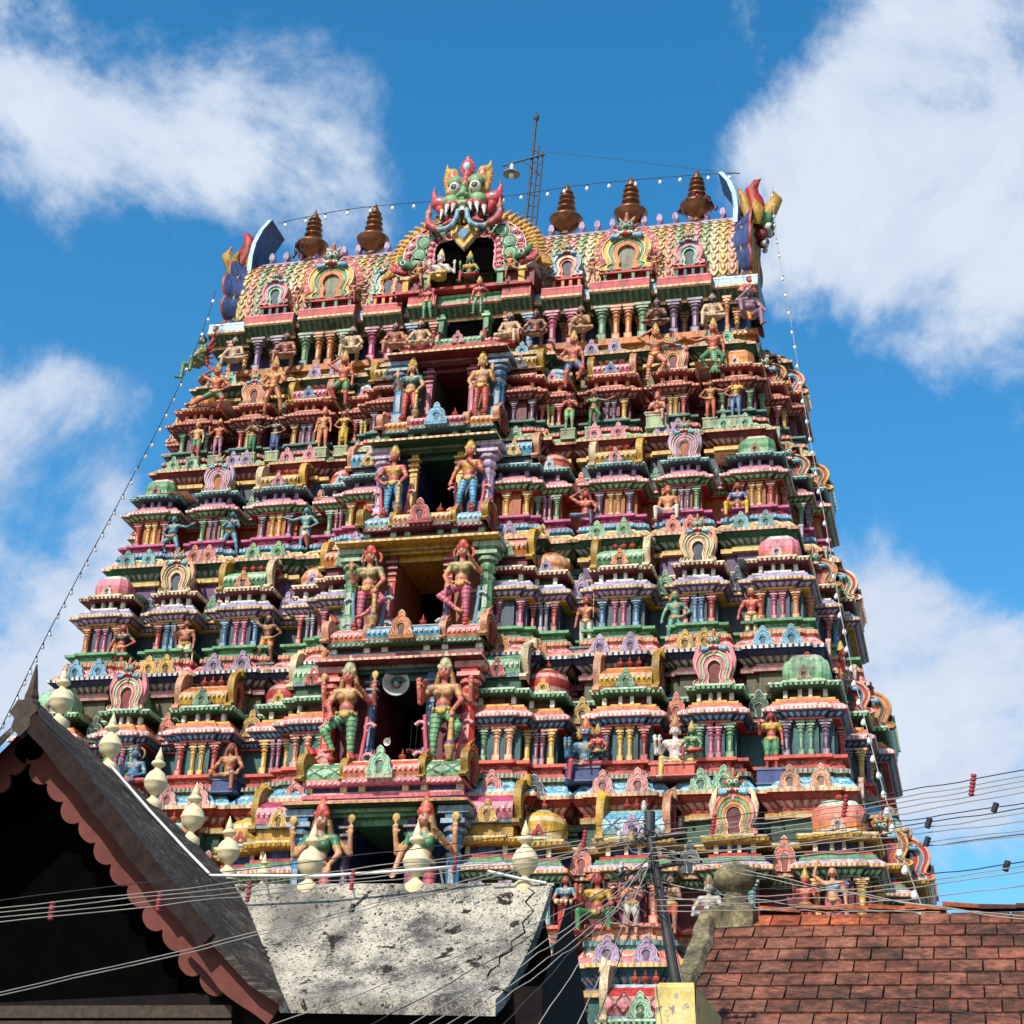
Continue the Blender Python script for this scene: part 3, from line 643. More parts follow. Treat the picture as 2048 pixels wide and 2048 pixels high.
def porch(k):
    L = LV[k]; h = LV[k + 1] - L; Z = lambda t: L + t * h; C = PORCH[k]
    T = Frame(X0, 60 + .235 * Z(.5)); hw = PW[k] * .86
    yo = lambda z: 2.4 - .235 * (z - Z(.5))        # o of the porch front plane at height z
    root = thing('porch', (X0, 60 + .235 * L, L), None, None); root.parent = TOWER; root.location = (0, 60 + .235 * L - YC, L + 1.6); BASE[root.name] = (X0, 60 + .235 * L, L)
    PART = lambda mb, nm: mb.build(nm, M_PAINT, root)
    # door opening: walls around a deep dark passage
    dw = .30 * PW[k]; zs, zd = Z(.20), Z(.80); of = .75; ob = -2.6
    mb = MB()
    for s in (-1, 1):
        a0, a1 = sorted((s * dw, s * hw)); mb.box(T, a0, a1, ob, of, Z(.02), Z(.955), C['wall'])
    mb.box(T, -dw - .01, dw + .01, ob, of - .01, zd, Z(.95), C['lint'])
    mb.box(T, -dw - .01, dw + .01, ob, of - .02, Z(.02), zs, C['wall'])
    mb.box(T, -hw, hw, of, of + .3, zd + .04 * h, Z(.875), C['lint']); mb.box(T, -hw - .1, hw + .1, of + .05, of + .5, Z(.86), Z(.885), mixc(C['lint'], WHITE, .15))
    PART(mb, 'porch_wall')
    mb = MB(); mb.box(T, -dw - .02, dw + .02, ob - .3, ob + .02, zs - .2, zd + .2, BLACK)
    o = mb.build('doorway_shade', M_DARK, root)  # black panel at the back stands in for the passage's shade
    if k in (1, 2, 4, 5):
        for i in range(5):
            mb = MB(); a = -.1 * dw + i * dw * .22; mb.tube([T.P(a, -.9, zs), T.P(a, -.9, zs + (.55 if k != 2 else .72) * (zd - zs))], .022, rgb(90, 84, 80), 5); mb.build('iron_bar', M_PAINT, root)
        mb = MB(); mb.box(T, -.25 * dw, .95 * dw, -.98, -.9, zs + .35 * (zd - zs), zs + .40 * (zd - zs), DRED); mb.build('cross_bar', M_PAINT, root)
    # jamb pillars
    for s in (-1, 1):
        a = s * (dw + .17); mb = MB(); c = C['jamb']; lt = mixc(c, WHITE, .3)
        mb.box(T, a - .15, a + .15, of, of + .22, zs, zd + .04 * h, c)
        mb.box(T, a - .19, a + .19, of, of + .27, zs, zs + .14 * h, lt); mb.box(T, a - .06, a + .06, of + .22, of + .26, zs + .16 * h, zs + .42 * h, lt)
        for i in range(4): mb.box(T, a - .17 - .03 * i, a + .17 + .03 * i, of, of + .25 + .04 * i, zd - .16 * h + i * .045 * h, zd - .145 * h + i * .045 * h, lt)
        PART(mb, 'door_jamb')
        p = pillar_mb(T, s * (hw - .1), of + .35, Z(.20), Z(.875), .29, C['outer'])
        PART(p, 'pillar')
    # sloping eave
    mb = MB(); pw = PW[k]; o0 = yo(Z(.89)); o1 = o0 - 1.0; z0, z1 = Z(.888), Z(.955)
    pr = [(of, Z(.885), 0), (o0 - .2, z0 - .05, 0), (o0, z0, 0), (o0 + .01, z0 + .09, 0), (o0 - .12, z0 + .13, 0), (o0 - .42, z0 + .55 * (z1 - z0), 0), (o1, z1, 0), (o1 - .1, z1 + .14, 0), (o1 - .9, z1 + .16, 0)]
    cl = [C['under'], mixc(C['under'], BLACK, .2), 'lip', mixc(C['eave'], WHITE, .4), C['eave'], mixc(C['eave'], WHITE, .35), mixc(C['lip'][1], C['eave'], .3), C['eave']]
    for i in range(len(pr) - 1):
        (oa, za, _), (obb, zb, _) = pr[i], pr[i + 1]
        xa, xb = pw - (o0 - oa) * .85, pw - (o0 - obb) * .85
        c = cl[i]
        if c == 'lip':
            m = int(2 * pw / .28)
            for j in range(m):
                t0, t1 = -1 + 2 * j / m, -1 + 2 * (j + 1) / m; tm = t0 + (t1 - t0) * .6
                mb.poly([T.P(xa * t0, oa, za), T.P(xa * tm, oa, za), T.P(xb * tm, obb, zb), T.P(xb * t0, obb, zb)], C['lip'][0])
                mb.poly([T.P(xa * tm, oa, za), T.P(xa * t1, oa, za), T.P(xb * t1, obb, zb), T.P(xb * tm, obb, zb)], C['lip'][1])
            c = C['lip'][0]
        elif i in (4, 5):
            m = int(2 * pw / .42)
            for j in range(m):
                t0, t1 = -1 + 2 * j / m, -1 + 2 * (j + 1) / m
                mb.poly([T.P(xa * t0, oa, za), T.P(xa * t1, oa, za), T.P(xb * t1, obb, zb), T.P(xb * t0, obb, zb)], mixc(c, CREAM, .5) if (j + i) % 2 else mixc(c, YELLOW, .15))
        else: mb.poly([T.P(-xa, oa, za), T.P(xa, oa, za), T.P(xb, obb, zb), T.P(-xb, obb, zb)], c)
        for s in (-1, 1):
            q = [T.P(s * xa, oa, za), T.P(s * xa, of - 1.4, za), T.P(s * xb, of - 1.4, zb), T.P(s * xb, obb, zb)]
            mb.poly(q if s > 0 else q[::-1], c)
    mb.box(T, -pw + .5, pw - .5, -1.5, o1 - .15, z1 - .1, z1 + .13, C['eave'])
    PART(mb, 'eave')
    # rafters ends under the eave
    # parapet of three little wagon roofs standing on the eave of the storey below
    mb = MB(); yb = yo(Z(.05)) ; ww = PW[k] * .93
    f0 = yb - .55
    mb.box(T, -ww, ww, -.8, f0 - .1, Z(-.045), Z(-.02), mixc(C['plank'], RED, .5)); mb.box(T, -ww * .96, ww * .96, -.8, f0 - .25, Z(-.02), Z(.0), PAL[k]['sk'])
    mb.box(T, -ww * .95, ww * .95, -.8, f0 - .4, Z(.0), Z(.035), C['neck'])
    for u in (-.93, -.5, -.27, .27, .5, .93): mb.box(T, u * ww - .12, u * ww + .12, f0 - .5, f0 - .22, Z(.0), Z(.034), C['stub'])
    m = int(2 * ww / .22)
    for u0, u1, oo in ((-1, -.48, 0), (-.48, .48, .22), (.48, 1, 0)):
        mb.box(T, u0 * ww, u1 * ww, -.8, f0 + oo, Z(.035), Z(.062), C['plank'], mixc(C['plank'], WHITE, .3))
        n = int((u1 - u0) * ww / .2)
        for j in range(n):
            a = u0 * ww + (u1 - u0) * ww * (j + .5) / n; mb.box(T, a - .05, a + .05, f0 + oo, f0 + oo + .04, Z(.04), Z(.055), mixc(C['plank'], WHITE, .45))
    PART(mb, 'parapet_base')
    zp = Z(.062); hp = Z(.215) - zp
    q1 = barrel(T, -ww * .98, -ww * .47, f0 - 1.3, f0 - .05, zp, hp, *(C['par'] + (('lattice',) if k in (1, 2) else ('bead',)))); PART(q1, 'barrel_roof')
    q1 = barrel(T, ww * .47, ww * .98, f0 - 1.3, f0 - .05, zp, hp, *(C['par'] + (('lattice',) if k in (1, 2) else ('bead',)))); PART(q1, 'barrel_roof')
    q1 = barrel(T, -ww * .47, ww * .47, f0 - 1.2, f0 + .18, zp, hp, *(C['cen'] + ('bead',))); PART(q1, 'barrel_roof')
    PART(nasi(T, 0, f0 + .42, zp + .05, .17 * h, C['nas']), 'arch_ornament')
    mb = MB(); mb.box(T, -.5, .5, f0 + .1, f0 + .45, zp - .06, zp + .1, mixc(C['nas'], C['plank'], .4)); PART(mb, 'arch_plinth')
    cs = [(OCHRE, RED, GREEN, SLATE), (PEACH, BRICK, SLATE, DRED)][k % 2]
    for a, tr, big in ((-ww, 3, 1), (ww, 1, 1), (-.47 * ww, 3, 0), (.47 * ww, 1, 0)):
        G = T.sub(a, f0 - .55, 0, tr)
        PART(gable_plate(G, 0, .12, zp - .05, 1.9 if big else 1.6, hp * (1.45 if big else 1.2), cs), 'horseshoe_gable')
    for a in (-.72 * ww, -.55, .55, .72 * ww):
        mb = MB(); pot(mb, T, a, f0 - .5, zp + hp * .85, .55, BRICK); PART(mb, 'roof_pot')
    DOORS[k] = (T, dw, zs, zd, of, f0)
for k in (2, 1, 3, 4, 5, 0, 6): storey(k)
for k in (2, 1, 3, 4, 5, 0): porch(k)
# the core that closes the tower inside
mb = MB()
for k in range(7):
    pl, w, yf, hd = plan(k)
    z0, z1 = LV[k] - 1.6, LV[k + 1] - .5
    for s in (-1, 1):
        a0, a1 = sorted((s * 1.3, s * (w - 1.0))); mb.box(Frame(X0, yf), a0, a1, -2 * (YC - yf) + 1, -2.7, z0, z1, MAROON)
    mb.box(Frame(X0, yf), -1.31, 1.31, -2 * (YC - yf) + 1, -5.0, z0, z1, MAROON)
pl, w, yf, hd = plan(0)
mb.box(Frame(X0, yf), -w - .3, w + .3, -2 * (YC - yf), .2, -1.6, LV[0] - 1.4, rgb(150, 140, 124))
mb.build('tower_core', M_PAINT, TOWER)
# ------------------------------------------------------------------ top: eave, wagon roof, gables
ZE = 44.85
pl6, w6, yf6, hd6 = plan(6)
FT = Frame(X0, YF(ZE) + .75)          # plane of the top eave's wall
WT = 13.07 - .55
CROWN = thing('crowning_roof', (X0, YC, ZE), None, None); CROWN.parent = TOWER; CROWN.location = (0, 0, ZE + 1.6); BASE[CROWN.name] = (X0, YC, ZE)
def cpart(mb, name, mat=None): return mb.build(name, mat or M_PAINT, CROWN)
def top_roof():
    # colonnade columns of the top storey
    L = LV[6]; zb = 42.25; zt = 44.1
    F = Frame(X0, YF(43.2) + .35)
    mb = MB(); mb.box(F, -12.4, 12.4, -3, -1.6, 41.6, 44.6, NAVY)
    for s in (-1, 1):
        a0, a1 = sorted((s * 11.0, s * 11.9))
    cpart(mb, 'back_wall')
    mb = MB()
    for u0, u1, p in ((-12.9, 12.9, 0),):
        mb.box(F, u0, u1, -3, -.15 + p, 41.55, 41.95, ORANGE, PEACH); mb.box(F, u0 - .15, u1 + .15, -3, .12, 41.95, 42.22, rgb(190, 112, 60), PEACH)
    n = 110
    for j in range(n):
        a = -12.9 + 25.8 * (j + .5) / n; mb.box(F, a - .07, a + .07, .12, .17, 42.0, 42.14, CREAM)
    for x in (-9.8, -7, -4.2, 4.2, 7, 9.8): mb.box(F, x - 1.3, x + 1.3, -1, .28, 41.93, 42.235, rgb(200, 120, 66), PEACH)
    for x in (-12.2, -11.4, -10.5, -9.1, -8.0, -6.0, -5.0, -3.6, 3.6, 5, 6, 8, 9.1, 10.5, 11.4, 12.2): mb.box(F, x - .3, x + .3, -1, .05, 41.1, 41.56, ORANGE)
    cpart(mb, 'colonnade_base')
    mb = MB(); mb.box(F, -1.15, .65, -1.6, -.3, 42.6, 44.5, BLACK); mb.build('doorway_shade', M_DARK, CROWN)  # black block painting the shade of the door opening
    mb = MB()
    for x in (-1.3, .8): mb.box(F, x - .12, x + .12, -.4, .25, 42.6, 44.3, GREEN); mb.box(F, x - .2, x + .2, -.4, .32, 44.0, 44.12, MINT)
    mb.box(F, -2.9, 2.4, -.6, 1.0, 42.0, 42.22, RED, PINK)
    cpart(mb, 'door_jamb')
    for a0, a1, oo, cc in ((-2.8, -1.35, .75, (RED, PINK, CREAM)), (-1.3, .85, .95, (GREEN, MINT, CREAM)), (.9, 2.35, .75, (RED, PINK, CREAM))): cpart(barrel(F, a0, a1, oo - .9, oo, 42.22, .62, *cc, 'bead'), 'barrel_roof')
    for x, tr in ((-2.85, 3), (-1.32, 3), (.87, 1), (2.4, 1)): cpart(gable_plate(F.sub(x, .4, 0, tr), 0, .08, 42.15, 1.1, .95, (PEACH, RED, OCHRE, DRED)), 'horseshoe_gable')
    cpart(nasi(F, -.22, 1.05, 42.25, .55, PINK), 'arch_ornament')
    for s in (-1, 1):
        for x, c, r in ((9.35, PURPLE, .17), (10.3, PURPLE, .17), (7.95, GREEN, .18), (7.3, ORANGE, .15), (6.75, ORANGE, .15), (6.1, GREEN, .18), (4.7, MAGENTA, .17), (3.82, MAGENTA, .17), (2.75, BLUE, .18), (11.7, ORANGE, .1), (1.75, RED, .12)):
            cpart(pillar_mb(F, s * x, -.15, zb, zt, r, c), 'pillar')
            if x > 2: cpart(pillar_mb(F, s * x + .3, -1.2, zb, zt, .11, mixc(c, YELLOW, .5)), 'pillar')
    # stepped eave
    mb = MB()
    def eave(x0, x1, p, c1, c2, lip):
        T = FT; pr = [(-1.5 + p, 44.1), (.0 + p, 44.12), (.05 + p, 44.28), (.44 + p, 44.66), (.55 + p, 44.70), (.56 + p, 44.80), (.52 + p, 44.82), (.46 + p, 45.16), (.48 + p, 45.18), (.44 + p, 45.28), (-.6 + p, 45.34), (-2.5, 45.36)]
        cl = [DGREEN, rgb(150, 110, 70), DGREEN, mixc(lip, WHITE, .2), lip, mixc(c1, WHITE, .2), c1, mixc(c2, WHITE, .4), c2, c2, c2]
        for i in range(len(pr) - 1):
            (oa, za), (ob, zb_) = pr[i], pr[i + 1]; c = cl[i]
            if i in (4, 2):
                m = max(2, int((x1 - x0) / .26))
                for j in range(m):
                    t0, t1 = x0 + (x1 - x0) * j / m, x0 + (x1 - x0) * (j + 1) / m; tm = t0 + (t1 - t0) * .6
                    mb.poly([T.P(t0, oa, za), T.P(tm, oa, za), T.P(tm, ob, zb_), T.P(t0, ob, zb_)], lip if i == 4 else DGREEN)
                    mb.poly([T.P(tm, oa, za), T.P(t1, oa, za), T.P(t1, ob, zb_), T.P(tm, ob, zb_)], PEACH if i == 4 else mixc(DGREEN, CREAM, .13))
            else: mb.poly([T.P(x0, oa, za), T.P(x1, oa, za), T.P(x1, ob, zb_), T.P(x0, ob, zb_)], c)
        for x, sgn in ((x0, -1), (x1, 1)):
            f = [T.P(x, o, z) for o, z in pr]; mb.poly(f if sgn > 0 else f[::-1], mixc(c1, DGREEN, .5))
    for s in (-1, 1):
        for u0, u1, p, c1, c2, lip in ((11.05, 13.05, 0, LBLUE, WHITE, CREAM), (8.6, 11.05, .45, RED, PINK, CREAM), (8.3, 8.6, .0, LBLUE, SKY, CREAM), (5.55, 8.3, .6, RED, PINK, CREAM), (5.2, 5.55, 0, LBLUE, SKY, CREAM), (3.3, 5.2, .45, RED, PINK, CREAM), (2.9, 3.3, 0, LBLUE, SKY, CREAM), (1.55, 2.9, .8, RED, PINK, CREAM)):
            a0, a1 = sorted((s * u0, s * u1)); eave(a0, a1, p, c1, c2, lip)
    eave(-1.55, 1.55, .6, GREEN, MINT, PINK)
    cpart(mb, 'eave')
    # plinth of the wagon roof
    mb = MB(); mb.box(FT, -12.4, 12.4, -4.6, -.35, 45.3, 45.75, DGREEN, GREEN)
    n = 100
    for j in range(n):
        a = -12.3 + 24.6 * (j + .5) / n; mb.box(FT, a - .06, a + .06, -.35, -.31, 45.42, 45.6, mixc(GREEN, CREAM, .4))
    cpart(mb, 'roof_plinth')
    # wagon roof with rows of shield tiles
    yc = YC; yf = FT.y; hd = yc - yf - .3; z0 = 45.75; H = 3.85
    sec = [(sin(pi * (.5 + .58) - pi * (.58 + .5) * t), 0) for t in (0,)]
    def S(t):   # t 0 (front bottom) .. 1 (ridge)
        e = -.25 + (pi / 2 + .25) * t
        return (hd * 1.02 * cos(e), z0 + .0 + H * (sin(e) + .247) / 1.247)
    mb = MB(); K = 16
    ring = [S(i / K) for i in range(K + 1)]
    for sgn in (1, -1):
        rows = [[(X0 + x, yc - sgn * o, z) for x in (-12.1, 12.1)] for o, z in ring]
        mb.grid(rows if sgn > 0 else [r[::-1] for r in rows], [rgb(150, 130, 80)] * K)
    tc = [YELLOW, SALMON, GREEN, CREAM, PINK, LGREEN, OCHRE]
    n = 58; R_ = 10
    for j in range(n):
        c = tc[[0, 1, 2, 6, 4, 5, 3][j % 7]]
        x0 = -12.05 + 24.1 * j / n; x1 = x0 + 24.1 / n * .94; xm = (x0 + x1) / 2
        for i in range(R_):
            t1 = 1 - i / R_ * .97; t0 = t1 - .104
            cc = mixc(c, WHITE if i == 0 else CREAM, .7 if i == 0 else .30 + .1 * (i % 2))
            def Q(x, t, d):
                o, z = S(max(0, t)); e = -.25 + (pi / 2 + .25) * max(0, t)
                return (X0 + x, yc - (o + d * cos(e)), z + d * sin(e))
            d = .07
            p = [(x0, t1), (x0, t0 + .04), (x0 + .25 * (x1 - x0), t0 + .01), (xm, t0 - .008), (x1 - .25 * (x1 - x0), t0 + .01), (x1, t0 + .04), (x1, t1)]
            P_ = [Q(x, t, d * (1.0 if t < t1 - .01 else .25)) for x, t in p]; B_ = [Q(x, t, 0) for x, t in p]
            mb.poly(P_, cc)
            for q in range(6): mb.poly([B_[q], B_[q + 1], P_[q + 1], P_[q]], mixc(cc, BLACK, .3))
            # flower boss
            o8 = [Q(xm + .12 * cos(pi * e / 4), (t0 + t1) / 2 + .02 + .034 * sin(pi * e / 4), d * .75 + .06) for e in range(8)]
            i8 = [Q(xm + .065 * cos(pi * e / 4), (t0 + t1) / 2 + .02 + .018 * sin(pi * e / 4), d * .75 + .08) for e in range(8)]
            mb.grid([o8, i8], [mixc(cc, BLACK, .4)], False, True); mb.poly(i8, mixc(cc, WHITE, .4))
    cpart(mb, 'tiled_barrel')
    # ridge band and crest
    mb = MB(); zr = z0 + H
    mb.box(Frame(X0, yc), -12.1, 12.1, -.35, .35, zr - .12, zr + .16, LILAC)
    m = 33
    for j in range(m):
        x = -11.95 + 23.9 * j / (m - 1)
        for oo, rr, c in ((.20, 1.0, LILAC), (.24, .55, PURPLE)):
            ph = [Frame(X0, yc).P(x + (.13 if v < .5 else .15) * rr * q, oo, zr + .1 + v * rr) for q, v in ((-1.6, 0), (-.7, .12), (-.55, .35), (-1.0, .5), (-.7, .72), (0, .8), (.7, .72), (1.0, .5), (.55, .35), (.7, .12), (1.6, 0))]
            pb = [(a, b + .35, c_) for a, b, c_ in ph]
            mb.poly(ph[::-1], c)
            if rr == 1.0:
                mb.poly(pb, c)
                for q in range(len(ph)): mb.poly([ph[q], ph[(q + 1) % len(ph)], pb[(q + 1) % len(ph)], pb[q]], mixc(c, WHITE, .3))
        if j < m - 1:
            pts = [(x + .2 + .36 * q, zr + .1 + .22 * (1 - sin(pi * q))) for q in (0, .25, .5, .75, 1)]
            fr = [Frame(X0, yc).P(a, .18, b) for a, b in pts] ; bt = [Frame(X0, yc).P(a, .18, zr - .05) for a, b in pts]
            mb.grid([bt, fr], [PURPLE])
            fb = [Frame(X0, yc).P(a, -.15, b) for a, b in pts]; mb.grid([fr, fb], [LILAC])
    cpart(mb, 'ridge_crest')
    # small shrine arches on the slope
    for s in (-1, 1):
        for x, wd, hh, big, bd in ((4.3, 1.55, 1.55, 0, [(0, LBLUE), (.25, MINT if s < 0 else LILAC), (.5, CREAM), (.75, SALMON)]), (7.1, 2.6, 2.3, 1, [(0, CREAM), (.05, YELLOW), (.35, CREAM), (.42, GREEN), (.62, LGREEN), (.66, CREAM), (.72, ORANGE)]), (9.95, 1.5, 1.55, 0, [(0, PINK), (.25, PEACH), (.5, LILAC), (.75, MINT)])):
            zz = 45.34; oo = .28 if not big else .4
            mb = MB()
            mb.box(FT, s * x - wd * .5, s * x + wd * .5, -1.5, oo + .12, zz, zz + .12, YELLOW if not big else MINT)
            mb.box(FT, s * x - wd * .44, s * x + wd * .44, -1.5, oo - .25, zz + .12, zz + .75, MAROON if not big else DRED)
            for u in (-.38, -.12, .12, .38):
                mb.box(FT, s * x + u * wd - .07, s * x + u * wd + .07, oo - .28, oo - .05, zz + .12, zz + .72, [ORANGE, TEAL, PURPLE, GREEN][int(x) % 4])
            mb.box(FT, s * x - wd * .48, s * x + wd * .48, -1.5, oo, zz + .72, zz + .86, RED)
            horseshoe(mb, FT, s * x, oo, zz + .86, wd, hh * .9, bd, SLATE if not big else OLIVE, 1.2, 2, None, .08)
            if big:
                for sg in (-1, 1):
                    for i in range(9):
                        e = -.35 + 1.35 * i / 8; r0, r1 = 1.0, 1.36
                        pa = lambda r, ee: FT.P(s * x + sg * r * .42 * wd * cos(ee), oo - .12, zz + .86 + .42 * hh + r * .5 * hh * sin(ee))
                        q = [pa(r0, e - .07), pa(r1, e - .04), pa(r1 * 1.06, e), pa(r1, e + .06), pa(r0, e + .08)]
                        mb.poly(q if sg < 0 else q[::-1], mixc(RED, PINK, .4 * (i % 2)))
            q = cpart(mb, 'roof_shrine')
            MASKS.append((FT, s * x, oo + .05, zz + .86 + .92 * hh, wd * .42, q))
    # end gables: big horseshoe discs facing sideways, feathered rim, dark blue back
    for s in (-1, 1):
        T = Frame(X0 + s * 12.25, yc, float(s), 0.0)
        mb = MB(); gh = 4.6; gw = 2 * hd * 1.28; zz = 45.05
        horseshoe(mb, T, 0, .38, zz, gw, gh, [(0, YELLOW), (.1, RED), (.25, GREEN), (.4, CREAM), (.5, PINK), (.7, YELLOW)], DRED, .42, 3, None, .12)
        cpart(mb, 'end_gable')
        # flaring lobed flange between the roof end and the plate, dark blue on its inner side
        mb = MB(); K = 8; con = contour(.02, 8); m = len(con); rows = []; BL, BD = rgb(62, 82, 140), rgb(46, 58, 104)
        for i in range(K + 1):
            t = i / K; sc = (.84 + .30 * t ** 1.5); row = []
            for j, (x, v) in enumerate(con):
                lob = abs(sin(j / (m - 1) * pi * 11)) ** .6; q = sc + .10 * lob * t - .03 * (1 - lob) * t * 2
                row.append(T.P(x * gw / 1.14 * q, -.95 + 1.25 * t ** .8 + .10 * lob * t, zz + (.40 + (v - .40) * q) * gh))
            rows.append(row)
        mb.grid(rows, lambda i, j: LBLUE if i == 0 else (BL if abs(sin((j + .5) / (m - 1) * pi * 11)) > .35 else BD), True)
        mb.grid([[tuple(np.array(p) + (np.array(T.P(0, .12, 0)) - np.array(T.P(0, 0, 0)))) for p in rows[-1]], rows[-1]], [rgb(176, 58, 56)], True)
        cpart(mb, 'gable_flange')
        mb = MB(); pr = [(-.45, 3.9), (-.42, 4.8), (-.5, 5.6), (-.75, 6.35), (-1.15, 6.95)]
        for ox in (0, .22):
            rows = [[T.P(y * (1.15 - .06 * i), o + ox, zz + z) for y in (-1, -.5, 0, .5, 1)] for i, (o, z) in enumerate(pr)]
            mb.grid(rows if ox else [r[::-1] for r in rows], [BL] * 4, True)
        for e in (0, 4):
            r0 = [T.P((-1 + e / 2) * (1.15 - .06 * i), o, zz + z) for i, (o, z) in enumerate(pr)]; r1 = [T.P((-1 + e / 2) * (1.15 - .06 * i), o + .22, zz + z) for i, (o, z) in enumerate(pr)]
            mb.grid([r0, r1] if e else [r1, r0], [LBLUE])
        i, (o, z) = 4, pr[4]; mb.poly([T.P(-.91, o, zz + z), T.P(.91, o, zz + z), T.P(.91, o + .22, zz + z), T.P(-.91, o + .22, zz + z)], LBLUE)
        cpart(mb, 'gable_horn')
        # curling top ornament
        mb = MB(); zt = 0.0
        mb.tube([T.P(0, .1, zt - .6), T.P(0, .25, zt + .5), T.P(0, .1, zt + 1.3), T.P(0, -.1, zt + 2.1), T.P(0, -.45, zt + 2.75)], [.34, .42, .36, .22, .03], OCHRE, 8)
        mb.tube([T.P(0, .5, zt - .2), T.P(0, .75, zt + .8), T.P(0, .55, zt + 1.8), T.P(0, .35, zt + 2.5), T.P(0, .62, zt + 3.0), T.P(0, .9, zt + 3.2)], [.5, .5, .42, .38, .2, .02], RED, 8)
        mb.tube([T.P(0, .9, zt + .5), T.P(0, 1.35, zt + 1.0), T.P(0, 1.7, zt + 1.7), T.P(0, 1.5, zt + 2.3)], [.3, .45, .36, .04], OCHRE, 7)
        for q, (dx, dz, r, c) in enumerate(((1.1, .2, .5, GREEN), (1.25, -.25, .28, WHITE), (1.4, -.3, .15, BLACK), (.9, -.8, .35, DRED), (1.0, -1.35, .16, WHITE))):
            for sy in (-1, 1):
                TT = T.sub(sy * .45, dx, 0)
                mb.lathe(TT, 0, 0, [(r * sin(pi * (i + .02) / 6.04), zt + dz - r * cos(pi * (i + .02) / 6.04)) for i in range(7)], c, 8, True)
        for sy in (-1, 1):
            mb.tube([T.P(sy * .3, .9, zt - .7), T.P(sy * .35, 1.1, zt - 1.1), T.P(sy * .35, 1.0, zt - 1.5)], [.14, .12, .01], WHITE, 6)
            mb.tube([T.P(sy * .8, .6, zt - .2), T.P(sy * 1.2, .8, zt + .5), T.P(sy * 1.1, .6, zt + 1.3)], [.34, .4, .03], OCHRE, 7)
        zq = zz + .93 * gh; mb.v = [(T.P(0, 0, 0)[0] + (x - T.P(0, 0, 0)[0]) * .85, YC + (y - YC) * .7, zq + z * .84) for x, y, z in mb.v]
        cpart(mb, 'gable_finial')
    # great arch in the middle of the front
    T = Frame(X0 - .28, 70.15); zz = 46.2
    mb = MB()
    for s in (-1, 1):
        a0, a1 = sorted((s * 1.6, s * 3.3)); mb.box(T, a0, a1, -2.2, .1, 45.3, 46.2, DRED)
        for x, c in ((2.75, YELLOW), (1.75, GREEN)):
            mb.box(T, s * x - .14, s * x + .14, .1, .32, 45.4, 46.05, c); mb.box(T, s * x - .24, s * x + .24, .08, .4, 46.05, 46.2, mixc(c, WHITE, .3))
    mb.box(T, -3.2, 3.2, -2.2, .3, 45.34, 45.5, RED, MINT)
    cpart(mb, 'arch_plinth')
    global HS_OUT, HS_IN
    so, si = HS_OUT, HS_IN
    HS_OUT = [(.34, .03), (.50, .0), (.58, .08), (.57, .20), (.52, .30), (.51, .44), (.47, .60), (.38, .76), (.26, .88), (.12, .96), (0, 1.0)]
    HS_IN = [(.27, .0), (.245, .03), (.235, .08), (.235, .16), (.24, .26), (.245, .36), (.245, .44), (.23, .52), (.18, .565), (.09, .58), (0, .58)]
    mb = MB(); gw, gh = 6.5, 3.15
    horseshoe(mb, T, 0, .25, zz, gw * 1.0, gh, [(0, WHITE), (.03, rgb(214, 78, 72)), (.33, CREAM), (.37, rgb(74, 118, 84)), (.62, CREAM), (.66, YELLOW), (.69, rgb(214, 78, 72)), (.96, WHITE)], BLACK, 2.2, 3, None, .12)
    # bosses, scroll rings and leaf curls on the bands
    def ringpt(s, i): return contour(s, 3)[i]
    m = len(contour(0, 3))
    def Q(x, v, o): return T.P(x * gw / 1.14, o, zz + v * gh)
    for i in range(7, m - 7, 3):
        x, v = ringpt(.17, i)
        if abs(x) < .12: continue
        for r, oo, c in ((.26, .36, mixc(RED, PINK, .5)), (.16, .42, PINK), (.08, .47, WHITE)):
            c8 = [np.array(Q(x, v, oo)) + np.array([r * cos(2 * pi * e / 10), 0, r * sin(2 * pi * e / 10)]) for e in range(10)]
            mb.poly([tuple(p) for p in c8], c)
    for i in range(6, m - 6, 5):
        x, v = ringpt(.5, i)
        if abs(x) < .08: continue
        for r, c, oo in ((.42, MINT, .40), (.35, DGREEN, .43), (.24, MINT, .45), (.18, GREEN, .48)):
            c8 = [tuple(np.array(Q(x, v, oo)) + np.array([r * cos(2 * pi * e / 14), 0, r * sin(2 * pi * e / 14)])) for e in range(14)]
            mb.poly(c8, c)
    for i in range(4, m - 4, 3):
        x, v = ringpt(.82, i)
        for r, c, oo in ((.24, PINK, .36), (.15, RED, .40), (.08, PINK, .44)):
            mb.poly([tuple(np.array(Q(x, v, oo)) + np.array([r * 1.15 * cos(2 * pi * e / 10), 0, r * sin(2 * pi * e / 10)])) for e in range(10)], c)
    cpart(mb, 'great_arch')
    mb = MB(); mb.poly([T.P(x * gw / 1.14, .24, zz + v * gh) for x, v in contour(.985, 3)], None); mb.build('niche_shade', M_DARK, CROWN)  # flat black sheet in place of the shade within the arch
    # feather fringe behind
    fr = {-1: MB(), 1: MB()}; con = contour(0, 3)
    for i in range(8, m - 8):
        x, v = con[i]; mb = fr[1 if x > 0 else -1]; cx, cz = 0, .45
        dx, dz = x - cx, (v - cz) * .7; l = sqrt(dx * dx + dz * dz) + 1e-6; dx /= l; dz /= l
        p0 = np.array(Q(x, v, -.1)); d = np.array([dx, 0, dz]); t = np.array([-dz, 0, dx])
        if abs(x) < .16: continue
        for off, r, c in ((.18, .15, OCHRE), (.42, .17, YELLOW), (.62, .11, GOLD)):
            mb.tube([p0 + d * (off - .25), p0 + d * off + np.array([0, -.06, 0]), p0 + d * (off + .25)], [r * .6, r, r * .2], c if i % 2 else mixc(c, BRICK, .3), 6)
    for q in fr.values(): cpart(q, 'feather_fringe')
